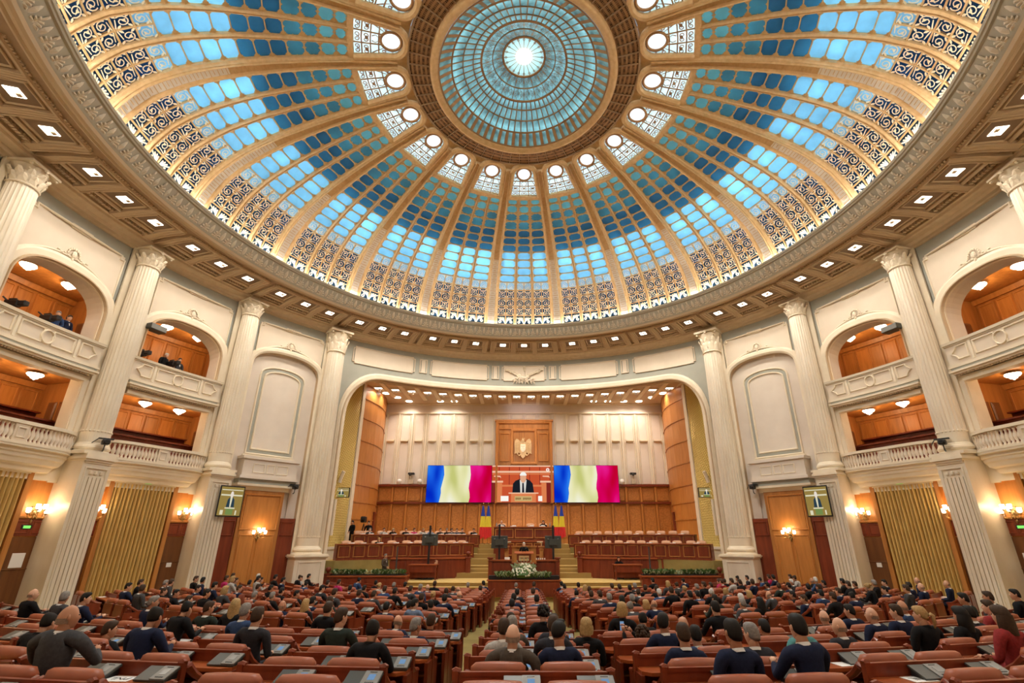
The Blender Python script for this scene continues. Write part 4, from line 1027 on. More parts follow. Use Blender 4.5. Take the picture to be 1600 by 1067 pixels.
b = MB(); b.box(-3.3, 3.3, 36.2, 40, 2, 2.83); b.box(-2.1, 2.1, 35.2, 40, 2, 3.15); st.part('upper_platform', b, M['carpet2'])
b = MB(); b.box(-1.9, 1.9, 29.8, 33.0, .8, 1.3); st.part('rostrum_platform', b, M['carpet2'])
# ---------------- stage shell
YB = 40.0
sw = T('wall_stage_back', None, None, base=(0, YB, 3), kind='structure')
fl = lambda u, z, d=0: (u, YB - d, z)
b = MB(); b.box(-12.4, 12.4, YB, YB + .1, 2, 14.6); sw.part('wall_ground', b, M['pink'])
b = MB(); b.slab(-12.4, -2.45, 7.22, 7.40, 0, .35, fl, 1); b.slab(2.45, 12.4, 7.22, 7.40, 0, .35, fl, 1); b.slab(-12.4, 12.4, 5.85, 6.0, 0, .3, fl, 1); sw.part('wood_cornice', b, M['mahog'])
b = MB(); b.slab(-12.4, 12.4, 2, 7.25, 0, .1, fl, 1); sw.part('wood_wall', b, M['wood'])
for i in range(20):
    x = -11.4 + 1.2 * i
    for z0, z1 in ((6.12, 7.1), (3.3, 5.72)):
        if abs(x) < 2.5 and z0 > 5: continue
        b = MB(); b.slab(x - .42, x + .42, z0 + .06, z1 - .06, .08, .14, fl, 1); sw.part('burl_panel', b, M['burl'])
    b = MB(); b.slab(x + .52, x + .68, 2.6, 7.2, .08, .24, fl, 1); b.mold([(x - .46, 3.3), (x + .46, 3.3), (x + .46, 5.72), (x - .46, 5.72)], .07, .07, fl, closed=True, d0=.1)
    if abs(x) > 2.5: b.mold([(x - .46, 6.12), (x + .46, 6.12), (x + .46, 7.1), (x - .46, 7.1)], .07, .07, fl, closed=True, d0=.1)
    sw.part('panel_frame', b, M['wood2'])
for s in (-1, 1):
    for i in range(8):
        x = s * (2.5 + 1.19 * (i + .5)); h = .44
        b = MB(); b.slab(x - .34, x + .34, 11.15, 13.25, .0, .03, fl, 1); b.slab(x - .34, x + .34, 7.45, 10.85, .0, .03, fl, 1); sw.part('plaster_panel', b, M['pink'])
        b = MB(); b.mold([(x - h, 7.4), (x - h, 13.42), (x + h, 13.42), (x + h, 7.4)], .07, .05, fl, d0=0); b.mold([(x - .34, 7.4), (x - .34, 13.3), (x + .34, 13.3), (x + .34, 7.4)], .04, .03, fl)
        b.slab(x + s * .595 - .05, x + s * .595 + .05, 7.4, 13.5, 0, .10, fl, 1); sw.part('panel_frame', b, M['trim'])
        b = MB(); b.sweep([[fl(x - w_, z, d) for w_, d in ((-.33 * k, 0), (-.33 * k, dd), (.33 * k, dd), (.33 * k, 0))] for z, dd, k in ((11.12, .22, 1), (11.0, .22, 1), (10.94, .16, .9), (10.9, .05, .5), (10.82, .02, .1)) for d in (0,)], True, True); sw.part('bracket_shelf', b, M['trim'])
for i in range(4):
    x = -1.8 + 1.2 * i; b = MB(); b.slab(x - .4, x + .4, 12.98, 13.3, 0, .04, fl, 1); b.mold([(x - .5, 12.9), (x + .5, 12.9), (x + .5, 13.38), (x - .5, 13.38)], .06, .05, fl, closed=True); sw.part('small_panel', b, M['trim'])
b = MB(); b.slab(-12.4, 12.4, 13.42, 13.54, 0, .12, fl, 1); b.slab(-12.4, 12.4, 14.2, 14.4, 0, .15, fl, 1); sw.part('top_moulding', b, M['trim'])
# central wooden portal
b = MB(); b.slab(-2.4, 2.4, 5.9, 12.7, 0, .35, fl, 1); sw.part('portal_ground', b, M['wood'])
b = MB(); b.mold([(-2.28, 5.9), (-2.28, 12.58), (2.28, 12.58), (2.28, 5.9)], .26, .14, fl, d0=.35); b.slab(-2.5, 2.5, 12.68, 12.8, 0, .5, fl, 1); b.mold([(-1.0, 9.1), (1.0, 9.1), (1.0, 11.9), (-1.0, 11.9)], .22, .14, fl, closed=True, d0=.35)
b.slab(-2.1, 2.1, 11.98, 12.06, .35, .45, fl, 1)
for s in (-1, 1): b.mold([(s * 1.25, 9.3), (s * 2.0, 9.3), (s * 2.0, 11.6), (s * 1.25, 11.6)], .1, .07, fl, closed=True, d0=.35)
sw.part('portal_moulding', b, M['wood2'])
# eagle emblem
eg = T('eagle_emblem', 'gilded eagle coat of arms on the wooden portal above the screens', 'emblem', base=(0, YB - .45, 10.4))
e = lambda u, v, d=0: (-.08 + u * .9, YB - .46 - d, 10.38 + v * .95)
b = MB(); b.prism([(0, -.98), (.18, -.8), (.28, -.45), (.32, .1), (.2, .5), (-.2, .5), (-.32, .1), (-.28, -.45), (-.18, -.8)], 0, .14, e)
b.blob(e(0, .6, .1), (.13, .1, .16), 8, 6); b.poly([e(-.1, .62, .18), e(-.3, .55, .2), e(-.1, .52, .18)]); b.tube([e(.0, .45, .1), e(.03, .62, .12)], .11, 8)
for q in range(3): b.add([e(-.12 + .1 * q, .74, .1), e(-.02 + .1 * q, .74, .1), e(-.07 + .1 * q, .9, .1)], [(0, 1, 2)])
eg.part('eagle_body', b, M['gold'])
for s in (-1, 1):
    b = MB()
    b.prism([(s * .2, .45), (s * .42, .72), (s * .6, .80), (s * .76, .62), (s * .80, .3), (s * .78, -.2), (s * .80, -.55), (s * .62, -.48), (s * .5, -.62), (s * .42, -.42), (s * .3, -.5), (s * .28, -.1)], 0, .09, e)
    for q in range(4): b.tube([e(s * (.3 + .13 * q), .55 - .05 * q, .1), e(s * (.36 + .12 * q), .0, .12), e(s * (.34 + .14 * q), -.48, .09)], [.05, .045, .02], 5)
    b.tube([e(s * .12, -.45, .12), e(s * .34, -.72, .12)], .05, 5); b.tube([e(s * .34, -.72, .12), e(s * .5, -.6, .12)], .03, 5)
    eg.part('eagle_wing', b, M['gold'])
b = MB(); b.prism([(-.24, .28), (.24, .28), (.24, -.15), (.12, -.34), (0, -.42), (-.12, -.34), (-.24, -.15)], .14, .2, e)
for u, v in ((-.11, .14), (.11, .14), (-.11, -.1), (.11, -.1), (0, -.27)): b.blob(e(u, v, .21), (.07, .03, .06), 6, 4)
eg.part('shield', b, M['goldlit'])
# side walls: lattice, white strip, curved wood
def mpline(P, off=(1, 0)):              # map u=path metres, z, depth towards the stage
    L_ = [0]
    for a_, b_ in zip(P, P[1:]): L_.append(L_[-1] + hypot(b_[0] - a_[0], b_[1] - a_[1]))
    def f(u, z, d=0):
        u = max(0, min(L_[-1], u)); i = 0
        while i < len(L_) - 2 and L_[i + 1] < u: i += 1
        t = (u - L_[i]) / (L_[i + 1] - L_[i]); a_, b_ = P[i], P[i + 1]; nx, ny = (b_[1] - a_[1]), -(b_[0] - a_[0]); l = hypot(nx, ny)
        return (a_[0] + (b_[0] - a_[0]) * t + nx / l * d, a_[1] + (b_[1] - a_[1]) * t + ny / l * d, z)
    return f, L_[-1]
for s, nm in ((-1, 'left'), (1, 'right')):
    t = T('wall_stage_' + nm, None, None, base=(s * 12, 34, 2), kind='structure')
    f0, L0 = mpline([(-11.95, 29.9), (-12.2, 33.9)]); fm = (lambda u, z, d=0: (s * -1 * f0(u, z, d)[0], f0(u, z, d)[1], z))
    ff_ = lambda f: (lambda u, z, d=0: ((lambda p: (-s * p[0], p[1], p[2]))(f(u, z, d))))
    F1 = ff_(f0)
    b = MB(); b.slab(0, L0, 2.7, 14.3, -.06, 0, F1, 2); t.part('gold_ground', b, M['mesh'])
    b = MB(); k = -12
    for i in range(-14, 46):
        for sg in (-1, 1):
            pts = []
            z0 = 2.7 + i * .3
            u0, u1 = 0, L0
            za, zb_ = (z0, z0 + L0 * .95) if sg > 0 else (z0 + L0 * .95, z0)
            lo, hi = 2.7, 14.2
            def clip(t0): return
            t0, t1 = 0, 1
            for lim, sgn in ((lo, 1), (hi, -1)):
                fa, fb = sgn * (za - lim), sgn * (zb_ - lim)
                if fa < 0 and fb < 0: t0, t1 = 1, 0; break
                if fa < 0: t0 = max(t0, fa / (fa - fb))
                if fb < 0: t1 = min(t1, fa / (fa - fb))
            if t1 - t0 > .02:
                A1, B1 = F1(u0 + (u1 - u0) * t0, za + (zb_ - za) * t0, .02), F1(u0 + (u1 - u0) * t1, za + (zb_ - za) * t1, .02); b.tube([A1, B1], .022, 4, False)
    t.part('brass_lattice', b, M['meshbar'], kind='stuff')
    b = MB(); b.slab(0, L0, 1.0, 2.7, -.06, .1, F1, 1); b.slab(0, L0, 2.6, 2.75, 0, .16, F1, 1); t.part('lattice_plinth', b, M['trim'])
    P = [(-12.2, 33.9), (-12.15, 34.35)]; f1, L1 = mpline(P); b = MB(); b.slab(0, L1, 1.5, 14.3, -.05, .12, ff_(f1), 1); t.part('white_strip', b, M['trim'])
    P = [(-12.1, 34.35), (-11.85, 35.2), (-11.65, 36.2), (-11.6, 37.2), (-11.7, 38.3), (-11.95, 39.3), (-12.1, 40)]
    f2, L2 = mpline(P); F2 = ff_(f2); zs = [2.0, 4.51, 5.67, 6.86, 8.43, 10.03, 11.69, 13.2, 14.3]
    for z0, z1 in zip(zs, zs[1:]):
        b = MB(); b.slab(0, L2, z0 + .02, z1 - .02, 0, .05, F2, 12); t.part('wood_panel', b, M['wood2'])
        b = MB(); b.slab(0, L2, z1 - .05, z1 + .03, 0, .10, F2, 12); t.part('wood_band', b, M['wood'])
    b = MB(); b.slab(3.5, 4.2, 2.6, 5.0, .04, .16, F2, 3); b.slab(3.4, 4.3, 5.0, 5.12, .04, .2, F2, 3); t.part('side_door', b, M['mahog'])
# stage ceiling with its lights
cl = T('ceiling_stage', None, None, base=(0, 37, 14.3), kind='structure')
b = MB(); b.sweep([[(x, HC + sqrt(19.3 ** 2 - x * x), 14.3), (x, 40.1, 14.3)] for x in [-12.6 + 25.2 * i / 24 for i in range(25)]]); cl.part('ceiling_plane', b, M['tan2'])
b = MB(); b.slab(-WO, WO, 13.6, 14.35, -.75, -.70, wm, 60); b.xf(lambda x, y, z: (x, y + HC, z)); cl.part('fascia', b, M['trim'])
src = None
for i in range(20):
    x = -11.4 + 1.2 * i; y = 37.6 - 2.6 * (x / 12) ** 2
    if src is None:
        X, Y = x, y; b = MB(); b.mold([(-.32, -.42), (.32, -.42), (.32, .42), (-.32, .42)], .1, .08, lambda u, v, d=0: (X + u, Y + v, 14.3 - d), closed=True); fr = cl.part('light_frame', b, M['trim'])
        b = MB(); b.box(X - .26, X + .26, Y - .34, Y + .1, 14.26, 14.28); pn = cl.part('light_panel', b, M['led']); b = MB(); b.tube([(X, Y - .1, 14.25), (X + .05, Y + .1, 14.12)], .12, 8); sp = cl.part('spot_head', b, M['chrome'])
        b = MB(); b.box(X + .45, X + .75, Y - 2.2, Y + 2.4, 14.22, 14.3); rb_ = cl.part('ceiling_rib', b, M['trim']); src = (fr, pn, sp, rb_)
    else:
        for o in src: c = o.copy(); COL.objects.link(c); c.location = (x - X, y - Y, 0)
    if i % 2 == 0: lamp('AREA', 'stage_lamp', (x, y, 14.1), 62, (1, .87, .72), .5, (rad(0), 0, 0), spread=150)
src = None
for x, y in ((-11.2, 36.6), (-10.6, 37.8), (-9.9, 39.0), (-7.2, 39.0), (-6.0, 39.0), (6.0, 39.0), (7.2, 39.0), (8.6, 39.0), (9.9, 39.0), (10.7, 37.8), (11.3, 36.6)):
    if src is None: X, Y = x, y; b = MB(); b.lathe([(.28, 0), (.28, .03), (0.01, .03)], 20, (x, y, 14.265)); src = cl.part('round_downlight', b, M['led'])
    else: c = src.copy(); COL.objects.link(c); c.location = (x - X, y - Y, 0)
    lamp('AREA', 'downlight', (x, y, 14.2), 36, (1, .87, .72), .5, (rad(12), 0, 0), spread=120)
FLB = mat('flag_blue', (.02, .06, .42), .7); FLY = mat('flag_yellow', (.85, .70, .05), .7); FLR = mat('flag_red', (.70, .03, .03), .7)
# ================================================================ SCREENS
YS_ = 39.55; kx = .9888
def scr_mat(name, c1, c2, c3, s=1.0):
    m = bpy.data.materials.new(name); m.use_nodes = True; nt = m.node_tree; N = nt.nodes; L = nt.links; e_ = N.new('ShaderNodeEmission'); e_.inputs[1].default_value = s
    tc = N.new('ShaderNodeTexCoord'); mp_ = N.new('ShaderNodeMapping'); mp_.inputs['Rotation'].default_value = (0, rad(-25), 0); mp_.inputs['Scale'].default_value = (.5, .5, .16)
    n = N.new('ShaderNodeTexNoise'); n.inputs['Scale'].default_value = 1.6; n.inputs['Detail'].default_value = 1; r = N.new('ShaderNodeValToRGB'); r.color_ramp.elements[0].position = .35; r.color_ramp.elements[1].position = .66
    r.color_ramp.elements[0].color = (*c1, 1); r.color_ramp.elements[1].color = (*c3, 1); q = r.color_ramp.elements.new(.5); q.color = (*c2, 1)
    L.new(tc.outputs['Object'], mp_.inputs[0]); L.new(mp_.outputs[0], n.inputs[0]); L.new(n.outputs[0], r.inputs[0]); L.new(r.outputs[0], e_.inputs[0]); L.new(e_.outputs[0], N['Material Output'].inputs[0]); return m
SB = scr_mat('screen_blue', (.0, .02, .55), (.01, .12, .80), (.05, .38, .95)); SY = scr_mat('screen_yellow', (.60, .62, .20), (.86, .84, .45), (1, 1, .88), .95); SR = scr_mat('screen_red', (.55, .0, .03), (.72, .0, .12), (.90, .02, .38))
def screen(lab, x0, x1, flag):
    z0, z1 = 5.93, 8.92; t = T('led_screen', lab, 'screen', base=((x0 + x1) / 2, YS_, z0))
    b = MB(); b.box(x0, x1, YS_, YS_ + .12, z0, z1); t.part('cabinet', b, M['black'])
    P = lambda u, v, d=.01: (x0 + .02 + (x1 - x0 - .04) * u, YS_ - d, z0 + .02 + (z1 - z0 - .04) * v)
    if flag:
        cb = [.20, .215, .225, .22, .235, .25, .262, .255, .245]; cy = [.655, .67, .665, .65, .655, .67, .675, .668, .66]
        for nm_, L_, R_, m_ in (('blue_field', [0] * 9, cb, SB), ('yellow_field', cb, cy, SY), ('red_field', cy, [1] * 9, SR)):
            b = MB(); b.sweep([[P(L_[i], i / 8), P(R_[i], i / 8)] for i in range(9)]); t.part(nm_, b, m_)
    else:
        PW = [None]
        def q(nm_, c, pts, d):
            o = t.part(nm_, MB().poly([P(u, v, d) for u, v in pts]), emis('screen_' + nm_, c, 1), parent=PW[0]); PW[0] = PW[0] or o
        rc = lambda a_, b_, c_, d_: [(a_, b_), (c_, b_), (c_, d_), (a_, d_)]
        RD, DR, OR, PK = (.60, .09, .03), (.22, .02, .015), (.75, .22, .08), (.92, .55, .36)
        q('picture_wall', RD, rc(0, 0, 1, 1), .01); q('picture_rail', PK, rc(0, .965, 1, 1), .02); q('picture_rail', PK, rc(0, .80, 1, .85), .02)
        for i in range(6): q('picture_joint', DR, rc(.11 + .165 * i, .36 if i not in (2,) else .5, .12 + .165 * i, .96), .015)
        q('picture_rail', OR, rc(0, .75, 1, .78), .02); q('picture_bench', OR, rc(.16, .42, .84, .47), .02); q('picture_bench', RD, rc(.16, .0, .84, .42), .018)
        for u in (.0, .78): q('picture_post', DR, rc(u + (.0 if u < .5 else .09), 0, u + (.09 if u < .5 else .2), .55), .022); q('picture_post', OR, rc(.085 if u < .5 else .80, 0, .165 if u < .5 else .88, .52), .025); q('picture_cap', PK, rc(u + .0, .53, u + .18, .58), .027)
        for u in (.03, .82): q('picture_lamp', PK, [(u, .72), (u + .1, .72), (u + .12, .66), (u + .09, .68), (u, .69)], .028)
        q('picture_suit', (.012, .014, .02), [(.33, .25), (.34, .5), (.38, .58), (.47, .64), (.55, .64), (.62, .58), (.66, .5), (.68, .25)], .03)
        q('picture_shirt', (.75, .72, .66), [(.46, .25), (.45, .6), (.56, .6), (.54, .25)], .035); q('picture_tie', (.02, .02, .03), [(.485, .25), (.49, .52), (.515, .52), (.525, .25)], .04)
        q('picture_face', (.78, .40, .24), [(.505 + .05 * cos(a_), .66 + .135 * sin(a_)) for a_ in [2 * pi * i / 16 for i in range(16)]], .045)
        q('picture_hair', (.95, .93, .88), [(.505 + .055 * cos(a_), .72 + .1 * sin(a_)) for a_ in [pi * i / 10 for i in range(11)]], .05)
        q('picture_lectern', OR, rc(.31, .0, .71, .24), .05); q('picture_cap', PK, rc(.27, .23, .75, .26), .055)
        q('picture_plate', (.62, .42, .16), rc(.37, .03, .645, .165), .06)
        for i, u in enumerate([.385 + .022 * k for k in range(4)] + [.505 + .022 * k for k in range(6)]): q('picture_lettering', (.16, .09, .03), rc(u, .075 if i % 2 else .07, u + .014, .125), .065)
        for u0, u1 in ((.145, .27), (.745, .81)): q('picture_paper', (1, .97, .88), rc(u0, .03, u1, .17), .055)
        q('picture_emblem', (1, .9, .85), [(.905 + .028 * cos(a_), .88 + .05 * sin(a_)) for a_ in [2 * pi * i / 12 for i in range(12)]], .03); q('picture_emblem', (.6, .2, .1), [(.905 + .01 * cos(a_), .88 + .025 * sin(a_)) for a_ in [2 * pi * i / 8 for i in range(8)]], .035)
    return t
screen('large led screen left of the speaker picture showing a blue, yellow and red flag', -8.0, -2.65, True)
screen('middle led screen showing a white-haired speaker behind a wooden lectern', -2.65, 2.47, False)
screen('large led screen right of the speaker picture showing a blue, yellow and red flag', 2.47, 7.8, True)
lamp('AREA', 'screen_spill', (0, 39.3, 7.4), 60, (.9, .8, .9), 3, (rad(90), 0, 0), 15)
# ================================================================ STAGE FURNITURE
def poly_bench(name, lab, P, z0, z1, side, front='mahog', n=10):
    """long curved bench: P plan path (front face, towards the hall)"""
    t = T(name, lab, 'bench', base=(P[0][0], P[0][1], z0)); f, L = mpline(P)
    F = (lambda u, z, d=0: f(u, z, d))
    b = MB(); b.slab(0, L, z0, z1 - .06, -.04, 0, F, n * 2); t.part('front_panel', b, M[front])
    b = MB(); b.slab(0, L, z1 - .06, z1, -.5, .1, F, n * 2); t.part('desk_top', b, M['desk'])
    b = MB(); b.slab(0, L, z0, z0 + .12, 0, .05, F, n * 2); t.part('plinth', b, M['mahog'])
    k = int(L / .85)
    for i in range(k):
        u0, u1 = L * i / k + .12, L * (i + 1) / k - .12
        b = MB(); b.slab(u0 + .06, u1 - .06, z0 + .24, z1 - .2, 0, .03, F, 2); t.part('raised_panel', b, M['darkwood'] if front == 'darkwood' else M['mahog'])
        b = MB(); b.mold([(u0, z0 + .18), (u1, z0 + .18), (u1, z1 - .14), (u0, z1 - .14)], .05, .04, F, closed=True); t.part('panel_moulding', b, M['wood'])
    for u in (0.03, L - .03):
        b = MB(); b.slab(u - .03, u + .03, z0, z1 - .06, -.5, 0, F, 1); t.part('end_panel', b, M['mahog'])
    return t, F, L
def arcpath(p0, p1, bulge, n=8):
    dx, dy = p1[0] - p0[0], p1[1] - p0[1]; l = hypot(dx, dy); nx, ny = dy / l, -dx / l
    return [(p0[0] + dx * i / n + nx * bulge * 4 * (i / n) * (1 - i / n), p0[1] + dy * i / n + ny * bulge * 4 * (i / n) * (1 - i / n)) for i in range(n + 1)]
FB = arcpath((-11.15, 30.0), (-3.42, 34.45), -.35); BBp = arcpath((-11.1, 32.4), (-3.2, 36.2), -.35)
mir = lambda P: [(-x, y) for x, y in P][::-1]
benches = {}
for s, nm in ((-1, 'left'), (1, 'right')):
    benches[(s, 0)] = poly_bench('presidium_bench', f'long curved panelled wooden bench, front one on the {nm} side of the stage', FB if s < 0 else mir(FB), 2.0, 2.93, s)
    benches[(s, 1)] = poly_bench('presidium_bench', f'long curved wooden bench, rear one on the {nm} side of the stage', BBp if s < 0 else mir(BBp), 2.62, 3.48, s)
def ball_post(lab, x, y, z0, z1):
    t = T('newel_post', lab, 'post', base=(x, y, z0)); b = MB(); b.cbox((x, y, (z0 + z1) / 2), (.3, .3, z1 - z0), .02); b.cbox((x, y, z1 - .04), (.38, .38, .08), .01); t.part('post', b, M['mahog'])
    b = MB(); b.lathe([(.08, 0), (.05, .04), (.12, .10), (.16, .2), (.12, .31), (.01, .34)], 14, (x, y, z1)); t.part('ball_finial', b, M['mahog'], smooth=True)
for s, nm in ((-1, 'left'), (1, 'right')):
    P = arcpath((s * 8.7, 32.0), (s * 3.65, 32.9), .35 * -s) if s < 0 else arcpath((3.65, 32.9), (8.7, 32.0), .35)
    if s < 0: P = arcpath((-8.7, 32.0), (-3.65, 32.9), .35)
    t = T('podium_wall', f'low curved mahogany wall between the stairs and the benches, {nm} side of the stage', 'wall', base=(P[0][0], P[0][1], Z_P)); f, L = mpline(P)
    b = MB(); b.slab(0, L, Z_P, 2.0, -.15, 0, f, 16); t.part('wall_front', b, M['mahog']); b = MB(); b.slab(0, L, 2.0, 2.08, -.35, .08, f, 16); b.slab(.1, L - .1, 2.14, 2.2, -.9, -.55, f, 12); t.part('wall_coping', b, M['desk'])
    for i in range(4):
        u0, u1 = L * i / 4 + .05, L * (i + 1) / 4 - .05; b = MB(); b.slab(u0, u1, Z_P + .08, 1.9, 0, .03, f, 3); t.part('wall_panel', b, M['mahog'])
    ball_post(f'turned wooden post with ball at the stairs end of the low wall, {nm} side', s * 3.6, 32.8, Z_P, 2.1)
    ball_post(f'turned wooden post with ball at the outer end of the low wall, {nm} side', s * 8.75, 31.9, Z_P, 2.1)
    ball_post(f'turned wooden post with ball at the outer end of the {nm} flower trough', s * 11.3, 29.5, .46, 1.35)
# flower troughs
r3 = random.Random(11)
def foliage(t, x0, x1, y, z, n, h, hw, nm='foliage', m='leafg', seed=1):
    rr = random.Random(seed); b = MB()
    for i in range(n):
        x = rr.uniform(x0, x1); yy = y + rr.uniform(-hw, hw); a = rr.uniform(0, 2 * pi); l = rr.uniform(.5, 1) * h; w_ = .035 + .03 * rr.random(); dx, dy = cos(a) * l * .7, sin(a) * l * .6; nx, ny = -sin(a) * w_, cos(a) * w_
        zz = z + rr.uniform(-.03, .08)
        b.add([(x, yy, zz), (x + dx * .5 + nx, yy + dy * .5 + ny, zz + l * .75), (x + dx * .5 - nx, yy + dy * .5 - ny, zz + l * .75), (x + dx, yy + dy, zz + l * rr.uniform(.6, 1.0))], [(0, 1, 3), (0, 3, 2)])
    t.part(nm, b, M[m], kind='stuff')
for s, nm in ((-1, 'left'), (1, 'right')):
    x0, x1 = sorted((s * 6.75, s * 11.2)); t = T('flower_trough', f'long mahogany trough of green plants in front of the {nm} side of the podium', 'planter', base=((x0 + x1) / 2, 29.6, .46))
    b = MB(); b.box(x0, x1, 29.35, 29.95, .0, 1.16); t.part('trough_box', b, M['mahog']); b = MB(); b.box(x0 - .06, x1 + .06, 29.29, 30.0, 1.16, 1.24); t.part('trough_rim', b, M['desk']); b = MB(); b.box(x0 + .06, x1 - .06, 29.4, 29.9, 1.24, 1.3); t.part('soil', b, M['black'])
    for i in range(4): b = MB(); u = x0 + (x1 - x0) * (i + .5) / 4; b.box(u - .5, u + .5, 29.32, 29.36, .2, 1.08); t.part('trough_panel', b, M['mahog'])
    foliage(t, x0 + .2, x0 + (x1 - x0) * .44, 29.65, 1.28, 330, .30, .2, seed=3 + s); foliage(t, x0 + (x1 - x0) * .56, x1 - .2, 29.65, 1.28, 330, .30, .2, 'foliage', 'leafg', 9 + s)
    foliage(t, x0 + .2, x1 - .2, 29.55, 1.30, 150, .26, .18, 'pale_foliage', 'leafp', 5 + s)
# centre trough with the white bouquet
t = T('flower_trough', 'mahogany trough with green plants in the middle, below the lectern', 'planter', base=(0, 28.6, .4))
b = MB(); b.box(-1.98, 1.98, 28.3, 28.95, .24, 1.04); t.part('trough_box', b, M['mahog']); b = MB(); b.box(-2.05, 2.05, 28.24, 29.0, 1.04, 1.1); t.part('trough_rim', b, M['desk'])
for i in range(4): b = MB(); u = -1.5 + i; b.box(u - .45, u + .45, 28.27, 28.31, .35, .98); t.part('trough_panel', b, M['mahog'])
b = MB(); b.box(-1.95, 1.95, 28.35, 28.9, 1.1, 1.3); t.part('black_insert', b, M['black'])
foliage(t, -1.55, 1.45, 28.5, 1.2, 650, .32, .28, seed=21); foliage(t, -1.5, 1.4, 28.45, 1.25, 260, .3, .25, 'pale_foliage', 'leafp', 22)
t = T('bouquet', 'mound of white flowers and greenery in front of the lectern', 'flowers', base=(0, 28.6, 1.3)); rr = random.Random(5)
foliage(t, -.5, .5, 28.6, 1.5, 260, .45, .2, 'greenery', 'leafp', 30)
b = MB(); b.lathe([(.45, 1.2), (.6, 1.35), (.5, 1.6), (.3, 1.78), (.05, 1.9)], 10, (0, 28.6, 0)); t.part('green_core', b, M['leafg'])
fsrc = None
for i in range(110):
    u = rr.uniform(-1, 1); a = rr.uniform(pi, 2 * pi); h = rr.random(); R_ = .68 * sqrt(max(0, 1 - h * h)) + .03; x, y, z = R_ * cos(a), 28.6 + .75 * R_ * sin(a), 1.3 + .62 * h
    if fsrc is None:
        b = MB(); b.blob((x, y, z), (.052, .052, .045), 6, 4); fsrc = t.part('white_bloom', b, M['flower']); X, Y, Z = x, y, z
    else: c = fsrc.copy(); COL.objects.link(c); c.location = (x - X, y - Y, z - Z); c.scale = (1,) * 3
b = MB()
for i in range(9): a = pi * (i + .5) / 9; b.tube([(0, 28.6, 1.6), (.6 * cos(a), 28.55, 1.65 + .5 * sin(a))], [.02, .008], 4); b.blob((.6 * cos(a), 28.55, 1.65 + .5 * sin(a)), (.03, .03, .07), 5, 4)
t.part('tall_stems', b, M['leafp'])
# rostrum: front rail with posts, lectern, curved back desk
t = T('rostrum', 'mahogany rostrum screen with square posts behind the flower trough', 'rostrum', base=(0, 29.6, Z_P))
b = MB(); b.box(-1.9, -.72, 29.55, 29.68, Z_P, 2.0); b.box(.72, 1.9, 29.55, 29.68, Z_P, 2.0); b.box(-.72, .72, 29.55, 29.68, Z_P, 1.86); t.part('front_screen', b, M['mahog'])
for x0, x1, z1 in ((-1.75, -.8, 1.9), (-.65, -.05, 1.75), (.05, .65, 1.75), (.8, 1.75, 1.9)): b = MB(); b.box(x0, x1, 29.52, 29.56, 1.0, z1); t.part('screen_panel', b, M['mahog'])
b = MB(); b.box(-1.95, -.7, 29.45, 29.8, 2.0, 2.07); b.box(.7, 1.95, 29.45, 29.8, 2.0, 2.07); b.box(-.75, .75, 29.48, 29.75, 1.86, 1.92); t.part('coping', b, M['desk'])
for x in (-1.95, 1.95, -1.3, 1.3):
    b = MB(); h = 2.16 if abs(x) > 1.5 else 2.75; y = 29.6 if abs(x) > 1.5 else 31.0; xx = x if abs(x) > 1.5 else x * .82; b.cbox((xx, y, (Z_P + h) / 2), (.24, .24, h - Z_P), .02); b.cbox((xx, y, h), (.36, .36, .08), .01); b.cbox((xx, y, h - .16), (.3, .3, .04), .01); t.part('square_post', b, M['wood'] if abs(x) < 1.5 else M['mahog'])
for s in (-1, 1): b = MB(); b.tube([(s * 1.07, 31.0, 2.8), (s * 1.1, 31.0, 2.95), (s * .95, 30.95, 3.02)], .03, 6); b.cbox((s * .98, 30.9, 3.03), (.36, .1, .06), .01); t.part('reading_lamp', b, M['goldlit'])
b = MB(); b.box(-.75, .75, 31.2, 31.3, 1.3, 2.72); b.box(-.8, .8, 31.1, 31.35, 2.72, 2.8); t.part('back_rail', b, M['wood'])
t = T('lectern', 'wooden lectern with a gold name plate in front of the standing speaker', 'lectern', base=(0, 29.9, 1.3))
b = MB(); b.box(-.42, .42, 29.85, 30.05, 1.3, 2.36); t.part('body', b, M['mahog']); b = MB(); b.add([(-.56, 29.78, 2.36), (.56, 29.78, 2.36), (.56, 30.2, 2.46), (-.56, 30.2, 2.46), (-.56, 29.78, 2.41), (.56, 29.78, 2.41), (.56, 30.2, 2.51), (-.56, 30.2, 2.51)], [(0, 1, 2, 3), (4, 5, 6, 7), (0, 1, 5, 4), (2, 3, 7, 6), (0, 3, 7, 4), (1, 2, 6, 5)]); t.part('reading_top', b, M['desk'])
b = MB(); b.box(-.3, .3, 29.82, 29.85, 2.0, 2.28); t.part('name_plate', b, M['gold'])
b = MB()
for u in [-.24 + .055 * k for k in range(4)] + [.03 + .055 * k for k in range(5)]: b.box(u, u + .035, 29.815, 29.82, 2.1, 2.18)
t.part('plate_lettering', b, M['darkwood'], kind='stuff')
b = MB(); b.tube([(-.1, 29.95, 2.45), (-.12, 29.9, 2.65), (-.1, 30.0, 2.75)], .01, 5); b.tube([(.1, 29.95, 2.45), (.12, 29.9, 2.65), (.1, 30.0, 2.75)], .01, 5); t.part('microphone', b, M['black'])
for i, (x, lab) in enumerate(((-.98, 'white papers on the rostrum coping left of the lectern'), (.98, 'row of white cups on the rostrum coping right of the lectern'))):
    t = T('papers' if i == 0 else 'cups', lab, 'papers' if i == 0 else 'cups', base=(x, 29.6, 2.07)); b = MB()
    if i == 0: b.cbox((x, 29.58, 2.13), (.3, .1, .14), .01)
    else: [b.lathe([(.03, 0), (.04, .09)], 8, (x - .25 + .12 * k, 29.6, 2.07)) for k in range(5)]
    t.part('stack' if i == 0 else 'cup_row', b, M['paper'])
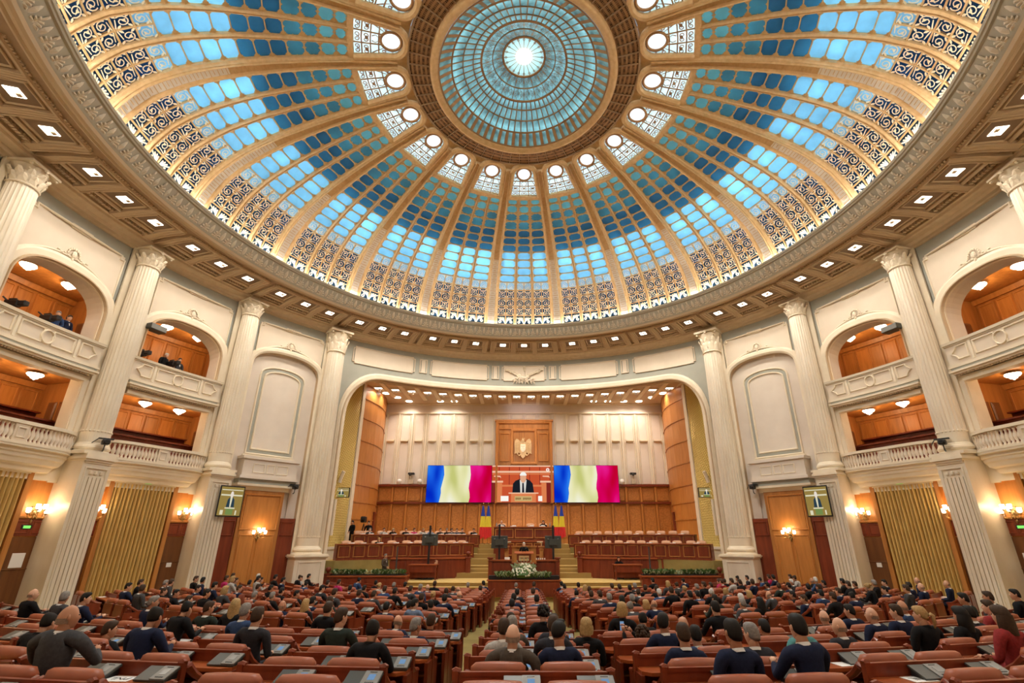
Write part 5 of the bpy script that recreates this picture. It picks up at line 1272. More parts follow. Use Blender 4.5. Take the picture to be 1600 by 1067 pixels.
# secretaries' desk and the president's desk
def straight_desk(lab, x0, x1, y, z0, z1, np_, name='desk', topm='desk'):
    t = T(name, lab, 'desk', base=((x0 + x1) / 2, y, z0)); b = MB(); b.box(x0, x1, y, y + .1, z0, z1 - .07); t.part('front_panel', b, M['mahog']); b = MB(); b.box(x0 - .08, x1 + .08, y - .1, y + .75, z1 - .07, z1); t.part('desk_top', b, M[topm])
    for k in range(np_):
        u0, u1 = x0 + (x1 - x0) * k / np_ + .08, x0 + (x1 - x0) * (k + 1) / np_ - .08; b = MB(); b.mold([(u0, z0 + .1), (u1, z0 + .1), (u1, z1 - .18), (u0, z1 - .18)], .07, .05, lambda u, z, d=0: (u, y - d, z), closed=True); t.part('panel_moulding', b, M['wood'])
    for x in (x0, x1): b = MB(); b.box(x - .04, x + .04, y, y + .7, z0, z1 - .07); t.part('end_panel', b, M['mahog'])
    return t
straight_desk('wide mahogany desk of the presiding officers below the led screens', -2.08, 2.08, 35.0, 3.16, 4.0, 3, 'president_desk')
b = MB(); b.box(-1.9, 1.9, 33.85, 35.2, .8, 3.0); b.box(-2.1, 2.1, 34.9, 35.4, .8, 3.15); o = obj('podium_block', b, M['mahog'], base=(0, 34, .86)); tag(o, 'solid mahogany block carrying the desks behind the speaker', 'platform')
straight_desk('lower mahogany desk behind and above the speaker', -1.2, 1.2, 33.0, 2.1, 3.08, 4, 'clerk_desk')
def table(lab, x0, x1, y, z):
    t = T('side_table', lab, 'table', base=((x0 + x1) / 2, y, Z_P)); b = MB(); b.box(x0, x1, y, y + .8, z - .05, z); t.part('table_top', b, M['desk']); b = MB(); b.box(x0 + .08, x1 - .08, y + .08, y + .12, z - .45, z - .05); b.box(x0 + .08, x1 - .08, y + .3, y + .34, z - .75, z - .2); t.part('apron', b, M['mahog'])
    for x in (x0 + .07, x1 - .07):
        for yy in (y + .07, y + .73): b = MB(); b.lathe([(.05, Z_P), (.035, Z_P + .1), (.045, Z_P + .4), (.05, z - .05)], 8, (x, yy, 0)); t.part('leg', b, M['mahog'])
table('small wooden stenographer table with two empty chairs on the left of the podium', -7.05, -5.3, 31.0, 1.74); table('small wooden table with a seated clerk on the right of the podium', 5.5, 7.25, 31.0, 1.74)
# monitors on poles
def monitor(lab, x, y, z0, zt, zm, w_=1.0, h_=.72):
    t = T('monitor_stand', lab, 'monitor', base=(x, y, z0)); b = MB(); b.box(x - .06, x + .06, y - .04, y + .04, z0, zt); t.part('pole', b, M['black']); b = MB(); b.cbox((x, y, z0 + .04), (.7, .6, .06), .01); t.part('foot', b, M['black'])
    for s in (-1, 1): b = MB(); b.cbox((x + .0, y + .1, zm), (w_, .08, h_), .02) if s < 0 else b.cbox((x, y - .02, zm), (.5, .06, .35), .01); t.part('monitor' if s < 0 else 'mounting_plate', b, M['darkgrey'])
    b = MB(); [b.cbox((x + u, y + .04, zm + v), (.08, .04, .08), .01) for u, v in ((-.3, .18), (.3, .18), (-.1, .1), (.12, .1))]; t.part('screws', b, M['grey'], kind='stuff')
monitor('black monitor seen from behind on a tall pole left of the speaker', -1.5, 30.6, 1.3, 3.98, 3.02); monitor('black monitor seen from behind on a tall pole right of the speaker', 1.78, 30.6, 1.3, 3.98, 3.02)
monitor('black monitor seen from behind on a tall pole in front of the left benches', -5.95, 31.6, Z_P, 4.0, 3.15, 1.0, .7)
for lab, x in (('slim black pole loudspeaker left of the stenographer table', -7.75), ('slim black pole loudspeaker right of the clerk table', 7.65)):
    t = T('pole_speaker', lab, 'loudspeaker', base=(x, 30.9, Z_P)); b = MB(); b.cbox((x, 30.9, Z_P + .25), (.34, .34, .5), .03); t.part('bass_box', b, M['black']); b = MB(); b.box(x - .035, x + .035, 30.86, 30.94, Z_P + .5, 2.75); t.part('line_column', b, M['darkgrey'])
# flags on poles
for k, (x, lab) in enumerate(((-3.0, 'flag of blue, yellow and red on a pole, outer one left of the presiding desk'), (-2.65, 'flag of blue, yellow and red on a pole, inner one left of the presiding desk'), (2.35, 'flag of blue, yellow and red on a pole, inner one right of the presiding desk'), (2.75, 'flag of blue, yellow and red on a pole, outer one right of the presiding desk'))):
    y = 36.3; t = T('flag', lab, 'flag', base=(x, y, 2.83)); b = MB(); b.tube([(x, y, 2.83), (x, y, 5.6)], .02, 6); b.lathe([(.0, .12), (.04, .05), (.01, 0)], 6, (x, y, 5.6)); b.lathe([(.18, 0), (.18, .04), (.04, .08)], 12, (x, y, 2.83)); t.part('flagpole', b, M['brass'])
    s = -1 if k % 2 == 0 else 1
    zz = [5.45, 4.85, 4.8, 4.15, 4.05, 3.3]; 
    def cone(z0, z1, r0, r1, m_, nm_):
        b = MB(); rows = []
        for i in range(5):
            q = i / 4; z = z0 + (z1 - z0) * q; r_ = r0 + (r1 - r0) * q; rows.append([(x + s * .02 + r_ * (1 + .25 * cos(7 * a_)) * cos(a_) * 1.1, y + r_ * .6 * (1 + .25 * cos(7 * a_)) * sin(a_), z + (.1 * cos(a_) if i == 4 and z1 < 3.5 else 0)) for a_ in [2 * pi * j / 42 for j in range(42)]])
        b.sweep(rows, True); t.part(nm_, b, m_)
    cone(5.5, 4.75, .04, .12, FLB if 'FLB' in globals() else M['black'], 'blue_cloth'); cone(4.75, 4.0, .12, .17, FLY if 'FLY' in globals() else M['black'], 'yellow_cloth'); cone(4.0, 3.25, .17, .22, FLR if 'FLR' in globals() else M['black'], 'red_cloth')
# small televisions and line loudspeakers on the lattice walls
for s, nm in ((-1, 'left'), (1, 'right')):
    t = T('wall_television', f'small television on the gold lattice, {nm} of the stage', 'television', loc=(s * 11.75, 31.2, 6.0), rz=0); t.base = (0, 0, 0)
    m_ = lambda u, v, q=0: (u, -q, v)
    b = MB(); b.cbox((0, 0, 0), (1.05, .08, .62), .01); b.tube([(s * .2, .05, 0), (s * .35, .4, 0)], .03, 5); t.part('panel', b, M['black']); tvpic(t, m_, 1.0, .58)
    t = T('line_loudspeaker', f'straight pale line loudspeaker below the small television, {nm} lattice', 'loudspeaker', base=(s * 11.85, 30.6, 3.4)); b = MB(); b.tube([(s * 11.85, 30.6, 3.4), (s * 11.85, 30.6, 5.55)], .11, 8); t.part('speaker_body', b, M['trim'])
    t = T('line_loudspeaker', f'curved pale line loudspeaker above the small television, {nm} lattice', 'loudspeaker', base=(s * 11.8, 30.9, 6.6)); b = MB(); b.tube([(s * 11.85, 30.9, 6.6), (s * 11.75, 30.85, 7.0), (s * 11.62, 30.8, 7.3)], .12, 8); t.part('speaker_body', b, M['trim'])
    t = T('ptz_camera', f'dark camera on a small stand on the wood cornice, {nm} of the led screens', 'camera', base=(s * 9.55 - .3, 39.7, 7.4)); x = s * 9.2 - .15
    b = MB(); b.cbox((x, 39.7, 8.25), (.5, .35, .16), .02); b.tube([(x - .05, 39.5, 8.2), (x - .05, 39.4, 8.1)], .08, 8); t.part('camera_body', b, M['black']); b = MB(); b.tube([(x, 39.7, 7.4), (x, 39.7, 8.2)], .03, 6); b.cbox((x, 39.7, 7.6), (.34, .2, .36), .02); t.part('stand', b, M['leaf'])
    for q, w_ in ((-.95, 'left'), (.75, 'right')):
        if s > 0 and w_ == 'right': continue
        t = T('round_loudspeaker', f'round white loudspeaker on the wood cornice {w_} of the {nm} stand camera', 'loudspeaker', base=(x + q, 39.65, 7.4)); b = MB(); b.blob((x + q, 39.65, 7.62), (.2, .16, .2), 12, 8); b.cbox((x + q, 39.65, 7.44), (.14, .14, .1)); t.part('speaker_body', b, M['paper'], smooth=True)
# ================================================================ PEOPLE
SKINC = [(.62, .34, .22), (.68, .40, .27), (.56, .29, .18), (.50, .25, .15)]
SK = [mat('skin_tone', c, .5, spec=.35) for c in SKINC]
CLC = {'n': (.012, .018, .05), 'k': (.008, .008, .010), 'g': (.06, .06, .065), 'v': (.025, .035, .028), 'u': (.035, .07, .17), 'p': (.50, .03, .14), 'w': (.45, .43, .40), 't': (.09, .07, .055), 'c': (.10, .30, .30), 'd': (.03, .03, .038), 'r': (.30, .03, .03), 'l': (.16, .22, .34)}
CLN = {'n': 'navy suit', 'k': 'black clothes', 'g': 'dark grey suit', 'v': 'dark green jacket', 'u': 'blue suit', 'p': 'pink top', 'w': 'light grey jacket', 't': 'brown-grey jacket', 'c': 'turquoise top', 'd': 'charcoal suit', 'r': 'dark red jacket', 'l': 'pale blue jacket'}
CL = {k: mat('cloth_' + CLN[k].replace(' ', '_').replace('-', '_'), c, .85, col2=tuple(q * .7 for q in c), scale=30, bump=.1, spec=.2) for k, c in CLC.items()}
HRC = {'k': (.010, .008, .007), 'b': (.055, .028, .014), 'g': (.28, .26, .24), 'w': (.72, .70, .66), 'y': (.50, .32, .13), 'r': (.22, .045, .015), 'o': (.30, .20, .14)}
HRN = {'k': 'black-haired', 'b': 'brown-haired', 'g': 'grey-haired', 'w': 'white-haired', 'y': 'blond', 'r': 'red-haired', 'o': 'balding'}
HR = {k: mat('hair_' + HRN[k].replace('-', '_'), c, .6, col2=tuple(q * .6 for q in c), scale=40, spec=.3) for k, c in HRC.items()}
SHIRT = mat('white_shirt', (.75, .74, .72), .8)
class Skel:
    def __init__(s): s.v = []; s.e = []; s.r = []; s.k = []
    def p(s, co, r, par=None, k=1):
        s.v.append(co); s.r.append(r if isinstance(r, tuple) else (r, r)); s.k.append(k)
        if par is not None: s.e.append((par, len(s.v) - 1))
        return len(s.v) - 1
    def chain(s, pts, par, k=1):
        for co, r in pts: par = s.p(co, r, par, k)
        return par
def skin_mesh(sk, sub=1):
    me = bpy.data.meshes.new('tmp'); me.from_pydata(sk.v, sk.e, []); o = bpy.data.objects.new('tmp', me); COL.objects.link(o)
    m = o.modifiers.new('s', 'SKIN'); m.use_smooth_shade = True
    for i, r in enumerate(sk.r): d = me.skin_vertices[0].data[i]; d.radius = r
    me.skin_vertices[0].data[0].use_root = True
    if sub: q = o.modifiers.new('u', 'SUBSURF'); q.levels = sub; q.render_levels = sub
    dg = bpy.context.evaluated_depsgraph_get(); ev = o.evaluated_get(dg); r = bpy.data.meshes.new_from_object(ev); 
    V = [tuple(v.co) for v in r.vertices]; F = [tuple(f.vertices) for f in r.polygons]
    bpy.data.objects.remove(o); bpy.data.meshes.remove(me); bpy.data.meshes.remove(r); return V, F
def hand_pts(w, d, sgn, curl=.5):
    """palm and five fingers from wrist w along unit direction d"""
    up = (0, 0, 1); sx = d[1] * 1 - 0; side = (d[1], -d[0], 0); l = hypot(side[0], side[1]) or 1; side = (side[0] / l * sgn, side[1] / l * sgn, 0)
    out = []
    f = lambda a, b, c: tuple(w[i] + d[i] * a + side[i] * b + (c if i == 2 else 0) for i in range(3))
    palm = f(.075, 0, 0); out.append(('palm', [(f(.04, 0, 0), (.030, .020)), (palm, (.036, .018))]))
    for i, (b, L) in enumerate(((-.030, .062), (-.010, .075), (.010, .078), (.029, .068))):
        out.append(('finger', [(f(.09, b, 0), .010), (f(.09 + L * .55, b, -.02 * curl), .009), (f(.09 + L * (1 - .25 * curl), b, -.065 * curl), .0075)]))
    out.append(('thumb', [(f(.03, -.035, -.005), .011), (f(.06, -.058, -.012), .010), (f(.088, -.062, -.02), .008)])); return out
def person_mesh(pose='sit', arms='lap', lean=.06, turn=0, hands=True, wide=1.0, down=.0):
    """facing +Y, hips at z=.50 (sit) or .93 (stand); returns list of (V, F, mat) merged: 0 cloth 1 skin 2 shirt 3 shoe"""
    H = .50 if pose == 'sit' else .94
    W = wide; mbp = MB(); K = Skel()
    T_ = lambda y, z: (y + lean * (z - H) / .55, z)
    def P(x, y, z): yy, zz = T_(y, z); return (x, yy, zz)
    hip = K.p(P(0, 0, H), (.155 * W, .115), None)
    wst = K.p(P(0, .0, H + .18), (.145 * W, .110), hip); ch = K.p(P(0, 0, H + .36), (.180 * W, .125), wst)
    nb = K.p(P(0, -.01, H + .49), (.11, .08), ch)
    sh = {}
    for s in (-1, 1):
        a = K.p(P(s * .14 * W, -.01, H + .46), (.085, .08), nb); sh[s] = a
        q = P(s * .205 * W, -.01, H + .42); a = K.p(q, .072, a)
        if arms == 'lap': el = P(s * .25 * W, .03, H + .16); wr = P(s * .16, .27, H + .14)
        elif arms == 'desk': el = P(s * .27 * W, .17, H + .20); wr = P(s * .12, .40, H + .27)
        elif arms == 'face': el = P(s * .24, .20, H + .22) if s > 0 else P(s * .26 * W, .15, H + .20); wr = P(.10, .17, H + .50) if s > 0 else P(s * .12, .38, H + .26)
        elif arms == 'phone': el = P(s * .20, .25, H + .40); wr = P(s * .07 - .12, .38, H + .66)
        elif arms == 'side': el = P(s * .25, -.0, H + .14); wr = P(s * .24, .05, H - .10)
        elif arms == 'front': el = P(s * .26, .02, H + .17); wr = P(s * .06, .20, H + .08)
        mid = tuple((q[i] + el[i]) / 2 for i in range(3))
        a = K.chain([(mid, .062), (el, .050)], a); fm = tuple((el[i] + wr[i]) / 2 for i in range(3)); a = K.chain([(fm, .045), (wr, .033)], a)
        sh[s] = (el, wr)
    for s in (-1, 1):
        if pose == 'sit': K.chain([((s * .10, .06, H - .01), .090), ((s * .12, .26, H + .0), .082), ((s * .13, .44, H - .02), .062), ((s * .13, .46, H - .22), .055), ((s * .13, .44, H - .40), .040)], hip)
        else: K.chain([((s * .09, 0, H - .1), .090), ((s * .10, .01, H - .35), .070), ((s * .10, .02, H - .50), .057), ((s * .10, .0, H - .68), .052), ((s * .10, -.01, H - .84), .042)], hip)
    V, F = skin_mesh(K, 1); mbp.mat(0).add(V, F)
    # hands
    mbp.mat(1)
    if hands:
        for s in (-1, 1):
            el, wr = sh[s]; d = [wr[i] - el[i] for i in range(3)]; l = sqrt(sum(q * q for q in d)); d = [q / l for q in d]
            for nm_, pts in hand_pts(wr, d, s, .8):
                mbp.tube([wr] + [p_[0] for p_ in pts] if nm_ == 'palm' else [p_[0] for p_ in pts], ([.024] + [.030, .034]) if nm_ == 'palm' else [p_[1] for p_ in pts], 6)
    # neck and head, turned about z
    by, bz = T_(-.01, H + .52); ct, stt = cos(turn), sin(turn); hy, hz = by + .03 + down * .06, H + .668 - down * .04
    hx = 0
    mbp.tube([(0, by - .005, bz - .02), (0, (by + hy) / 2, bz + .07), (0, hy - .02, hz - .05)], [.066, .056, .057], 10)
    def h(x, y, z): y2 = y * cos(down * .5) - z * 0; z = z - y * sin(down * .5); y = y2; return (hx + x * ct + y * stt, hy - x * stt + y * ct, hz + z)
    rows = []
    for i in range(13):                  # lofted head: chin to crown
        t = i / 12; z = -.118 + .232 * t
        w_ = .080 * (sin(pi * min(1, (t * .84 + .14))) ** .42) * (.78 + .22 * min(1, t * 2.2)) if t < 1 else .004
        f_ = .088 * (sin(pi * min(1, t * .80 + .20)) ** .42) if t < 1 else .004; bk = .100 * sin(pi * min(1, max(.0, t * .84 + .16))) ** .55 * (min(1, .42 + t * 1.2)) if t < 1 else .004
        row = []
        for j in range(16):
            a = 2 * pi * j / 16; x = w_ * sin(a); y = (f_ if cos(a) > 0 else bk) * cos(a)
            if cos(a) > .9: y += .010 * (1 - abs(t - .40) * 4 if abs(t - .4) < .25 else 0) 
            row.append(h(x, y, z))
        rows.append(row)
    mbp.sweep(rows, True, caps=True)
    mbp.add([h(-.016, .080, -.035), h(.016, .080, -.035), h(0, .112, -.030), h(0, .088, .025)], [(0, 1, 2), (1, 3, 2), (3, 0, 2)])    # nose
    for s in (-1, 1): mbp.blob(h(s * .078, -.004, -.005), (.012, .020, .032), 6, 5)      # ears
    mbp.mat(4)
    for s in (-1, 1): mbp.blob(h(s * .030, .080, .012), (.013, .008, .007), 6, 4)       # eyes
    mbp.mat(5); mbp.blob(h(0, .080, -.070), (.024, .010, .006), 6, 4)
    mbp.mat(2); mbp.tube([(0, by - .006, bz - .03), (0, by + .004, bz + .004)], [.078, .069], 10, False)                                                # shirt collar
    mbp.add([(-.035, by + .068, bz - .0), (.035, by + .068, bz - .0), (.012, T_(.135, H + .36)[0], H + .30), (-.012, T_(.135, H + .36)[0], H + .30)], [(0, 1, 2, 3)])
    mbp.mat(3)
    for s in (-1, 1):
        if pose == 'sit': mbp.blob((s * .13, .50, H - .44), (.05, .13, .045), 8, 5)
        else: mbp.blob((s * .10, .05, .045), (.05, .13, .045), 8, 5)
    return mbp, h
def hair_mesh(style, h):
    b = MB(); n = 16
    def cap(z0b, z0f, g, side=.0, back=0):
        rows = []
        for i in range(9):
            t = i / 8; row = []
            for j in range(n):
                a = 2 * pi * j / n; fb = (cos(a) + 1) / 2; z0 = z0b + (z0f - z0b) * fb ** 1.6; z = z0 + (.118 + g - z0) * sin(pi / 2 * t)
                k = cos(pi / 2 * t) ** .62; k = max(k, .02) * (.92 if i == 0 and cos(a) < .3 else 1); g2 = g * min(1, .15 + t * 4); w_ = (.0805 + g2); f_ = .087 + g2; bk = .101 + g2 + back * min(1, t * 4)
                row.append(h(w_ * sin(a) * k, (f_ if cos(a) > 0 else bk) * cos(a) * k, z))
            rows.append(row)
        b.sweep(rows, True, True)
    if style == 'short': cap(-.072, .078, .008)
    elif style == 'quiff': cap(-.04, .075, .012); b.blob(h(0, .05, .118), (.06, .06, .025), 8, 5)
    elif style == 'bald':                # fringe around the back
        rows = []
        for i in range(4):
            t = i / 3; row = []
            for j in range(13):
                a = pi * .5 + pi * j / 12; row.append(h((.0845 - .002 * t) * sin(a), (.1045 - .002 * t) * cos(a) if cos(a) < 0 else 0, -.065 + .055 * t))
            rows.append(row)
        b.sweep(rows)
    elif style == 'long':
        cap(-.07, .08, .016, back=.01); rows = []
        for i in range(7):
            t = i / 6; rows.append([h((.094 + .022 * sin(pi * t)) * sin(a), -.01 + (.118 + .012 * t) * cos(a) * (1 if cos(a) < 0 else .4), .02 - .24 * t) for a in [pi * .42 + pi * 1.16 * j / 14 for j in range(15)]])
        b.sweep(rows); rows2 = [[h((.086) * sin(a), -.01 + .10 * cos(a) * (1 if cos(a) < 0 else .4), .02 - .24 * t) for a in [pi * .42 + pi * 1.16 * j / 14 for j in range(15)]] for t in (0, .5, 1)]; b.sweep(rows2)
    elif style == 'curly':
        r_ = random.Random(4)
        cap(-.05, .07, .008)
        for i in range(60):
            a = r_.uniform(.9, 2 * pi - .9); e_ = r_.uniform(-.5, 1.4); b.blob(h(.095 * sin(a) * cos(e_), .112 * cos(a) * cos(e_), .02 + .11 * sin(e_)), .030, 5, 4)
    elif style == 'tail': cap(-.06, .078, .010); b.tube([h(0, -.115, .03), h(0, -.15, .0), h(0, -.155, -.08), h(0, -.14, -.17)], [.028, .03, .026, .010], 8)
    elif style == 'bun': cap(-.06, .078, .010); b.blob(h(0, -.125, .045), .045, 8, 6)
    elif style == 'bob':
        cap(-.03, .08, .018); rows = [[h((.098 + .012 * sin(pi * t)) * sin(a), -.005 + .12 * cos(a) * (1 if cos(a) < 0 else .5), .03 - .13 * t) for a in [pi * .38 + pi * 1.24 * j / 14 for j in range(15)]] for t in (0, .3, .6, 1)]; b.sweep(rows)
    return b
EYE = mat('eye_dark', (.02, .015, .01), .3); LIP = mat('lip', (.42, .14, .10), .5); SHOE = M['black']
PM, HM = {}, {}
POSES = {'up': dict(arms='lap', lean=.0), 'desk': dict(arms='desk', lean=.10), 'down': dict(arms='desk', lean=.16, down=.7), 'left': dict(arms='lap', lean=.02, turn=-.55), 'right': dict(arms='desk', lean=.06, turn=.6), 'big': dict(arms='desk', lean=.03, turn=.75, wide=1.30), 'bigb': dict(arms='lap', lean=.0, wide=1.28, turn=.12), 'face': dict(arms='face', lean=.12, turn=.2), 'phone': dict(arms='phone', lean=-.02), 'stand': dict(pose='stand', arms='front', lean=.0), 'stand_down': dict(pose='stand', arms='front', lean=.04, down=.5), 'stand_side': dict(pose='stand', arms='side', lean=.0, turn=.1)}
def get_person(pose, style):
    if pose not in PM:
        mb_, h = person_mesh(**POSES[pose]); me = mb_.mesh('person', [CL['n'], SK[0], SHIRT, SHOE, EYE, LIP], smooth=True); PM[pose] = (me, h)
    me, h = PM[pose]
    if (pose, style) not in HM: HM[(pose, style)] = hair_mesh(style, h).mesh('hair', [HR['k']], smooth=True)
    return me, HM[(pose, style)]
def set_mat(o, i, m): o.material_slots[i].link = 'OBJECT'; o.material_slots[i].material = m
POSEN = {'up': 'sitting upright', 'desk': 'with arms on the desk', 'down': 'with head bowed', 'left': 'looking to the left', 'right': 'looking to the right', 'big': 'heavily built, looking right', 'bigb': 'broad-shouldered', 'face': 'holding a hand to the face', 'phone': 'holding up a phone with both hands', 'stand': 'standing', 'stand_down': 'standing with bowed head', 'stand_side': 'standing with arms down'}
def person(loc, rz, pose, hair, cloth, style=None, label='', group=None, sk=0, sc=1):
    style = style or {'o': 'bald', 'y': 'long', 'r': 'long'}.get(hair, 'short')
    me, hm = get_person(pose, style)
    o = bpy.data.objects.new('person', me); COL.objects.link(o); o.location = loc; o.rotation_euler = (0, 0, rz)
    set_mat(o, 0, CL[cloth]); set_mat(o, 1, SK[sk % 4])
    if cloth in 'pckr' : set_mat(o, 2, CL[cloth] if cloth != 'r' else SHIRT)
    hh = bpy.data.objects.new('hair', hm); COL.objects.link(hh); hh.parent = o; set_mat(hh, 0, HR[hair])
    tag(o, label, 'person', group); return o
# ================================================================ SEATS AND DESKS
def seat_tree():
    t = T('armchair', None, 'chair', loc=(0, 0, 0))
    b = MB(); b.cbox((0, .03, .44), (.56, .50, .13), .04); t.part('seat_cushion', b, M['leather'])
    rows = []                            # padded back: curved top and rounded sides
    for i in range(13):
        u = -1 + 2 * i / 12; x = .30 * u; zt = 1.0 + .02 * (1 - u * u) - (.035 if abs(u) > .95 else 0); th = .075 * (1 - .5 * max(0, abs(u) - .8) / .2); yc = -.27 + .04 * u * u
        rows.append([(x, yc + th, .87), (x, yc + th * 1.15, .93), (x, yc + th * .8, zt - .012), (x, yc, zt), (x, yc - th * .8, zt - .012), (x, yc - th * 1.1, .93), (x, yc - th, .87)])
    b = MB(); b.sweep(rows, True, True); t.part('head_cushion', b, M['leather'], smooth=True)
    b = MB(); b.cbox((0, -.24, .65), (.52, .10, .38), .03); t.part('back_cushion', b, M['leather'])
    b = MB(); b.cbox((0, -.325, .60), (.60, .05, .57), .015); t.part('back_panel', b, M['mahog'])
    for s in (-1, 1):
        b = MB(); b.tube([(s * .345, -.30, .88), (s * .345, -.26, .895), (s * .345, -.14, .79), (s * .345, .04, .68), (s * .345, .22, .65)], [.035, .05, .04, .035, .03], 7); b.box(s * .345 - .025, s * .345 + .025, -.32, .2, .1, .66); t.part('armrest', b, M['mahog'])
    b = MB(); b.box(-.26, .26, -.28, .22, .05, .38); t.part('seat_base', b, M['mahog']); return t.o
def desk_tree(n=2, full=True):
    W = .38 * n + .06
    t = T('bench_desk', None, 'desk', loc=(0, 0, 0))
    b = MB(); P = [(-W, .43), (W, .43), (W + .0, .86), (-W, .86)]; b.prism([(-W + .10, .30), (W - .10, .30), (W, .38), (W, .62), (-W, .62), (-W, .38)], .70, .74, lambda u, v, h_: (u, v, h_)); t.part('desk_top', b, M['desk'])
    b = MB(); b.box(-W, W, .61, .645, .04, .86); b.box(-W, W, .60, .65, .84, .88); t.part('front_board', b, M['mahog'])
    b = MB(); b.box(-W + .05, W - .05, .40, .62, .52, .54); t.part('shelf', b, M['darkwood'])
    for s in (-1, 1): b = MB(); b.box(s * W - .025, s * W + .025, .34, .64, .0, .70); b.box(s * W - .03, s * W + .03, .58, .65, .0, .89); ep = t.part('end_panel', b, M['mahog'])
    for s in (-1, 1): b = MB(); b.tube([(s * (W - .05), .62, .88), (s * (W - .0), .62, .895), (s * (W + .03), .61, .88)], .03, 6); t.part('end_knob', b, M['mahog'], parent=ep)
    return t.o
def console_tree(lit):
    t = T('voting_console', None, 'console', loc=(0, 0, 0))
    tilt = lambda x, y, z: (x, y * .94 - z * .3, .745 + y * .40 + z)
    b = MB(); b.box(-.19, .19, 0, .22, 0, .02); b.xf(tilt); t.part('base_plate', b, M['darkgrey'])
    b = MB(); b.add([(-.17, 0, .742), (.17, 0, .742), (.17, .2, .742), (-.17, .2, .742), (-.17, .195, .82), (.17, .195, .82)], [(0, 1, 2, 3), (2, 3, 4, 5), (0, 3, 4), (1, 2, 5)]); t.part('housing', b, M['black'])
    b = MB(); b.box(.0, .185, .008, .212, .02, .03); b.xf(tilt); kp = t.part('keypad', b, M['grey'])
    b = MB(); b.box(.055, .13, .075, .155, .03, .033); b.xf(tilt); t.part('display', b, M['scr'] if lit else M['scroff'], parent=kp)
    b = MB(); [b.box(.05 + .02 * i, .062 + .02 * i, .03, .042, .03, .034) for i in range(5)]; b.box(.05, .13, .185, .192, .03, .033); b.xf(tilt); t.part('buttons', b, M['black'], kind='stuff', parent=kp)
    return t.o
SEAT, DESK = seat_tree(), desk_tree(); CON = {True: console_tree(True), False: console_tree(False)}
used_proto = {}
def place(src, loc, rz, label, group=None):
    k = id(src)
    if k not in used_proto: used_proto[k] = 1; o = src
    else: o = copy_tree(src)
    o.location = loc; o.rotation_euler = (0, 0, rz); o['label'] = label
    if group: o['group'] = group
    return o
ORD = ['first', 'second', 'third', 'fourth', 'fifth', 'sixth', 'seventh', 'eighth', 'ninth', 'tenth', 'eleventh', 'twelfth', 'thirteenth', 'fourteenth', 'fifteenth', 'sixteenth', 'seventeenth', 'eighteenth', 'nineteenth', 'twentieth', 'twenty-first', 'twenty-second']
th_, f_ = rad(20.2), 732.6
def proj(x, y, z):
    z -= CAMZ; zc = y * cos(th_) + z * sin(th_)
    if zc < .1: return (-9999, -9999, .1)
    return (818.7 + f_ * x / zc, 569.7 - f_ * (z * cos(th_) - y * sin(th_)) / zc, zc)
FRONT = [24.22 - 1.1 * i for i in range(11)]            # last one 13.22
REAR = [9.72, 8.5, 7.42, 6.40, 5.33, 4.28, 3.22]
seats = []
def seatblock(cx, y, rz, row, side, col, n=2):
    if hypot(cx, y - HC) > 17.3 or y > 28.0: return
    z = zf(cx, y); ca, sa = cos(rz), sin(rz)
    pr = proj(cx, y, z + .9)
    if pr[0] < -140 or pr[0] > 1740 or pr[1] > 1290: return
    for k in range(n):
        dx = -.38 * (n - 1) + .76 * k
        seats.append(dict(x=cx + dx * ca, y=y + dx * sa, z=z, rz=rz, row=row, side=side, idx=None, dx=dx, cx=cx))
    blocks.append((cx, y, z, rz, row, side, col))
blocks = []
for i, D in enumerate(FRONT):
    R_ = FY - D; y0 = D
    seatblock(-.03, D - .7, 0, i + 1, 'centre', 0)
    for s in (-1, 1):
        for j, a_ in enumerate((7.3, 14.5, 22.6, 30.9, 39.3, 47.5), 1):
            off = max(rad(a_) * R_, 2.36 + (j - 1) * 1.86); ph = s * off / R_
            if abs(ph) > 1.15: continue
            seatblock(R_ * sin(ph), FY - R_ * cos(ph), ph, i + 1, 'left' if s < 0 else 'right', j)
for i, D in enumerate(REAR):
    seatblock(.10, D - .2, 0, 12 + i, 'centre', 0); R_ = 38 - D
    for s in (-1, 1):
        for j in range(1, 8):
            ph = s * rad(4.2 * j); seatblock(R_ * sin(ph), FY - R_ * cos(ph), ph, 12 + i, 'left' if s < 0 else 'right', j)
# index the seats of each row from the middle of the hall
from itertools import groupby
rowmap = {}
for q in seats: rowmap.setdefault((q['row'], -1 if q['x'] < (.05 if q['row'] > 11 else 0) else 1), []).append(q)
for (r_, s_), L_ in rowmap.items():
    for i, q in enumerate(sorted(L_, key=lambda q: abs(q['x']))): q['idx'] = i + 1; q['s'] = 'left' if s_ < 0 else 'right'
desk_n = 0
def rowtxt(r): return f'row {ORD[r - 1]} from the stage'
seats.sort(key=lambda q: proj(q['x'], q['y'], q['z'] + 1)[2]); blocks.sort(key=lambda q: proj(q[0], q[1], q[2] + 1)[2])
def seattxt(q): return f"{ORD[q['row'] - 1]} row from stage, {ORD[q['idx'] - 1]} seat {q['s']} of middle"
chairs = 0
for q in seats:
    chairs += 1
    if chairs <= 330: place(SEAT, (q['x'], q['y'], q['z']), q['rz'], 'tan leather armchair, ' + seattxt(q), 'armchairs in the hall rows')
for cx, y, z, rz, row, side, col in blocks:
    lab = f"mahogany two-seat desk, {ORD[row - 1]} row from the stage, " + ('middle block' if side == 'centre' else f'{ORD[col - 1]} block to the {side}')
    place(DESK, (cx, y, z), rz, lab, 'two-seat desks of the hall rows')
rc = random.Random(2)
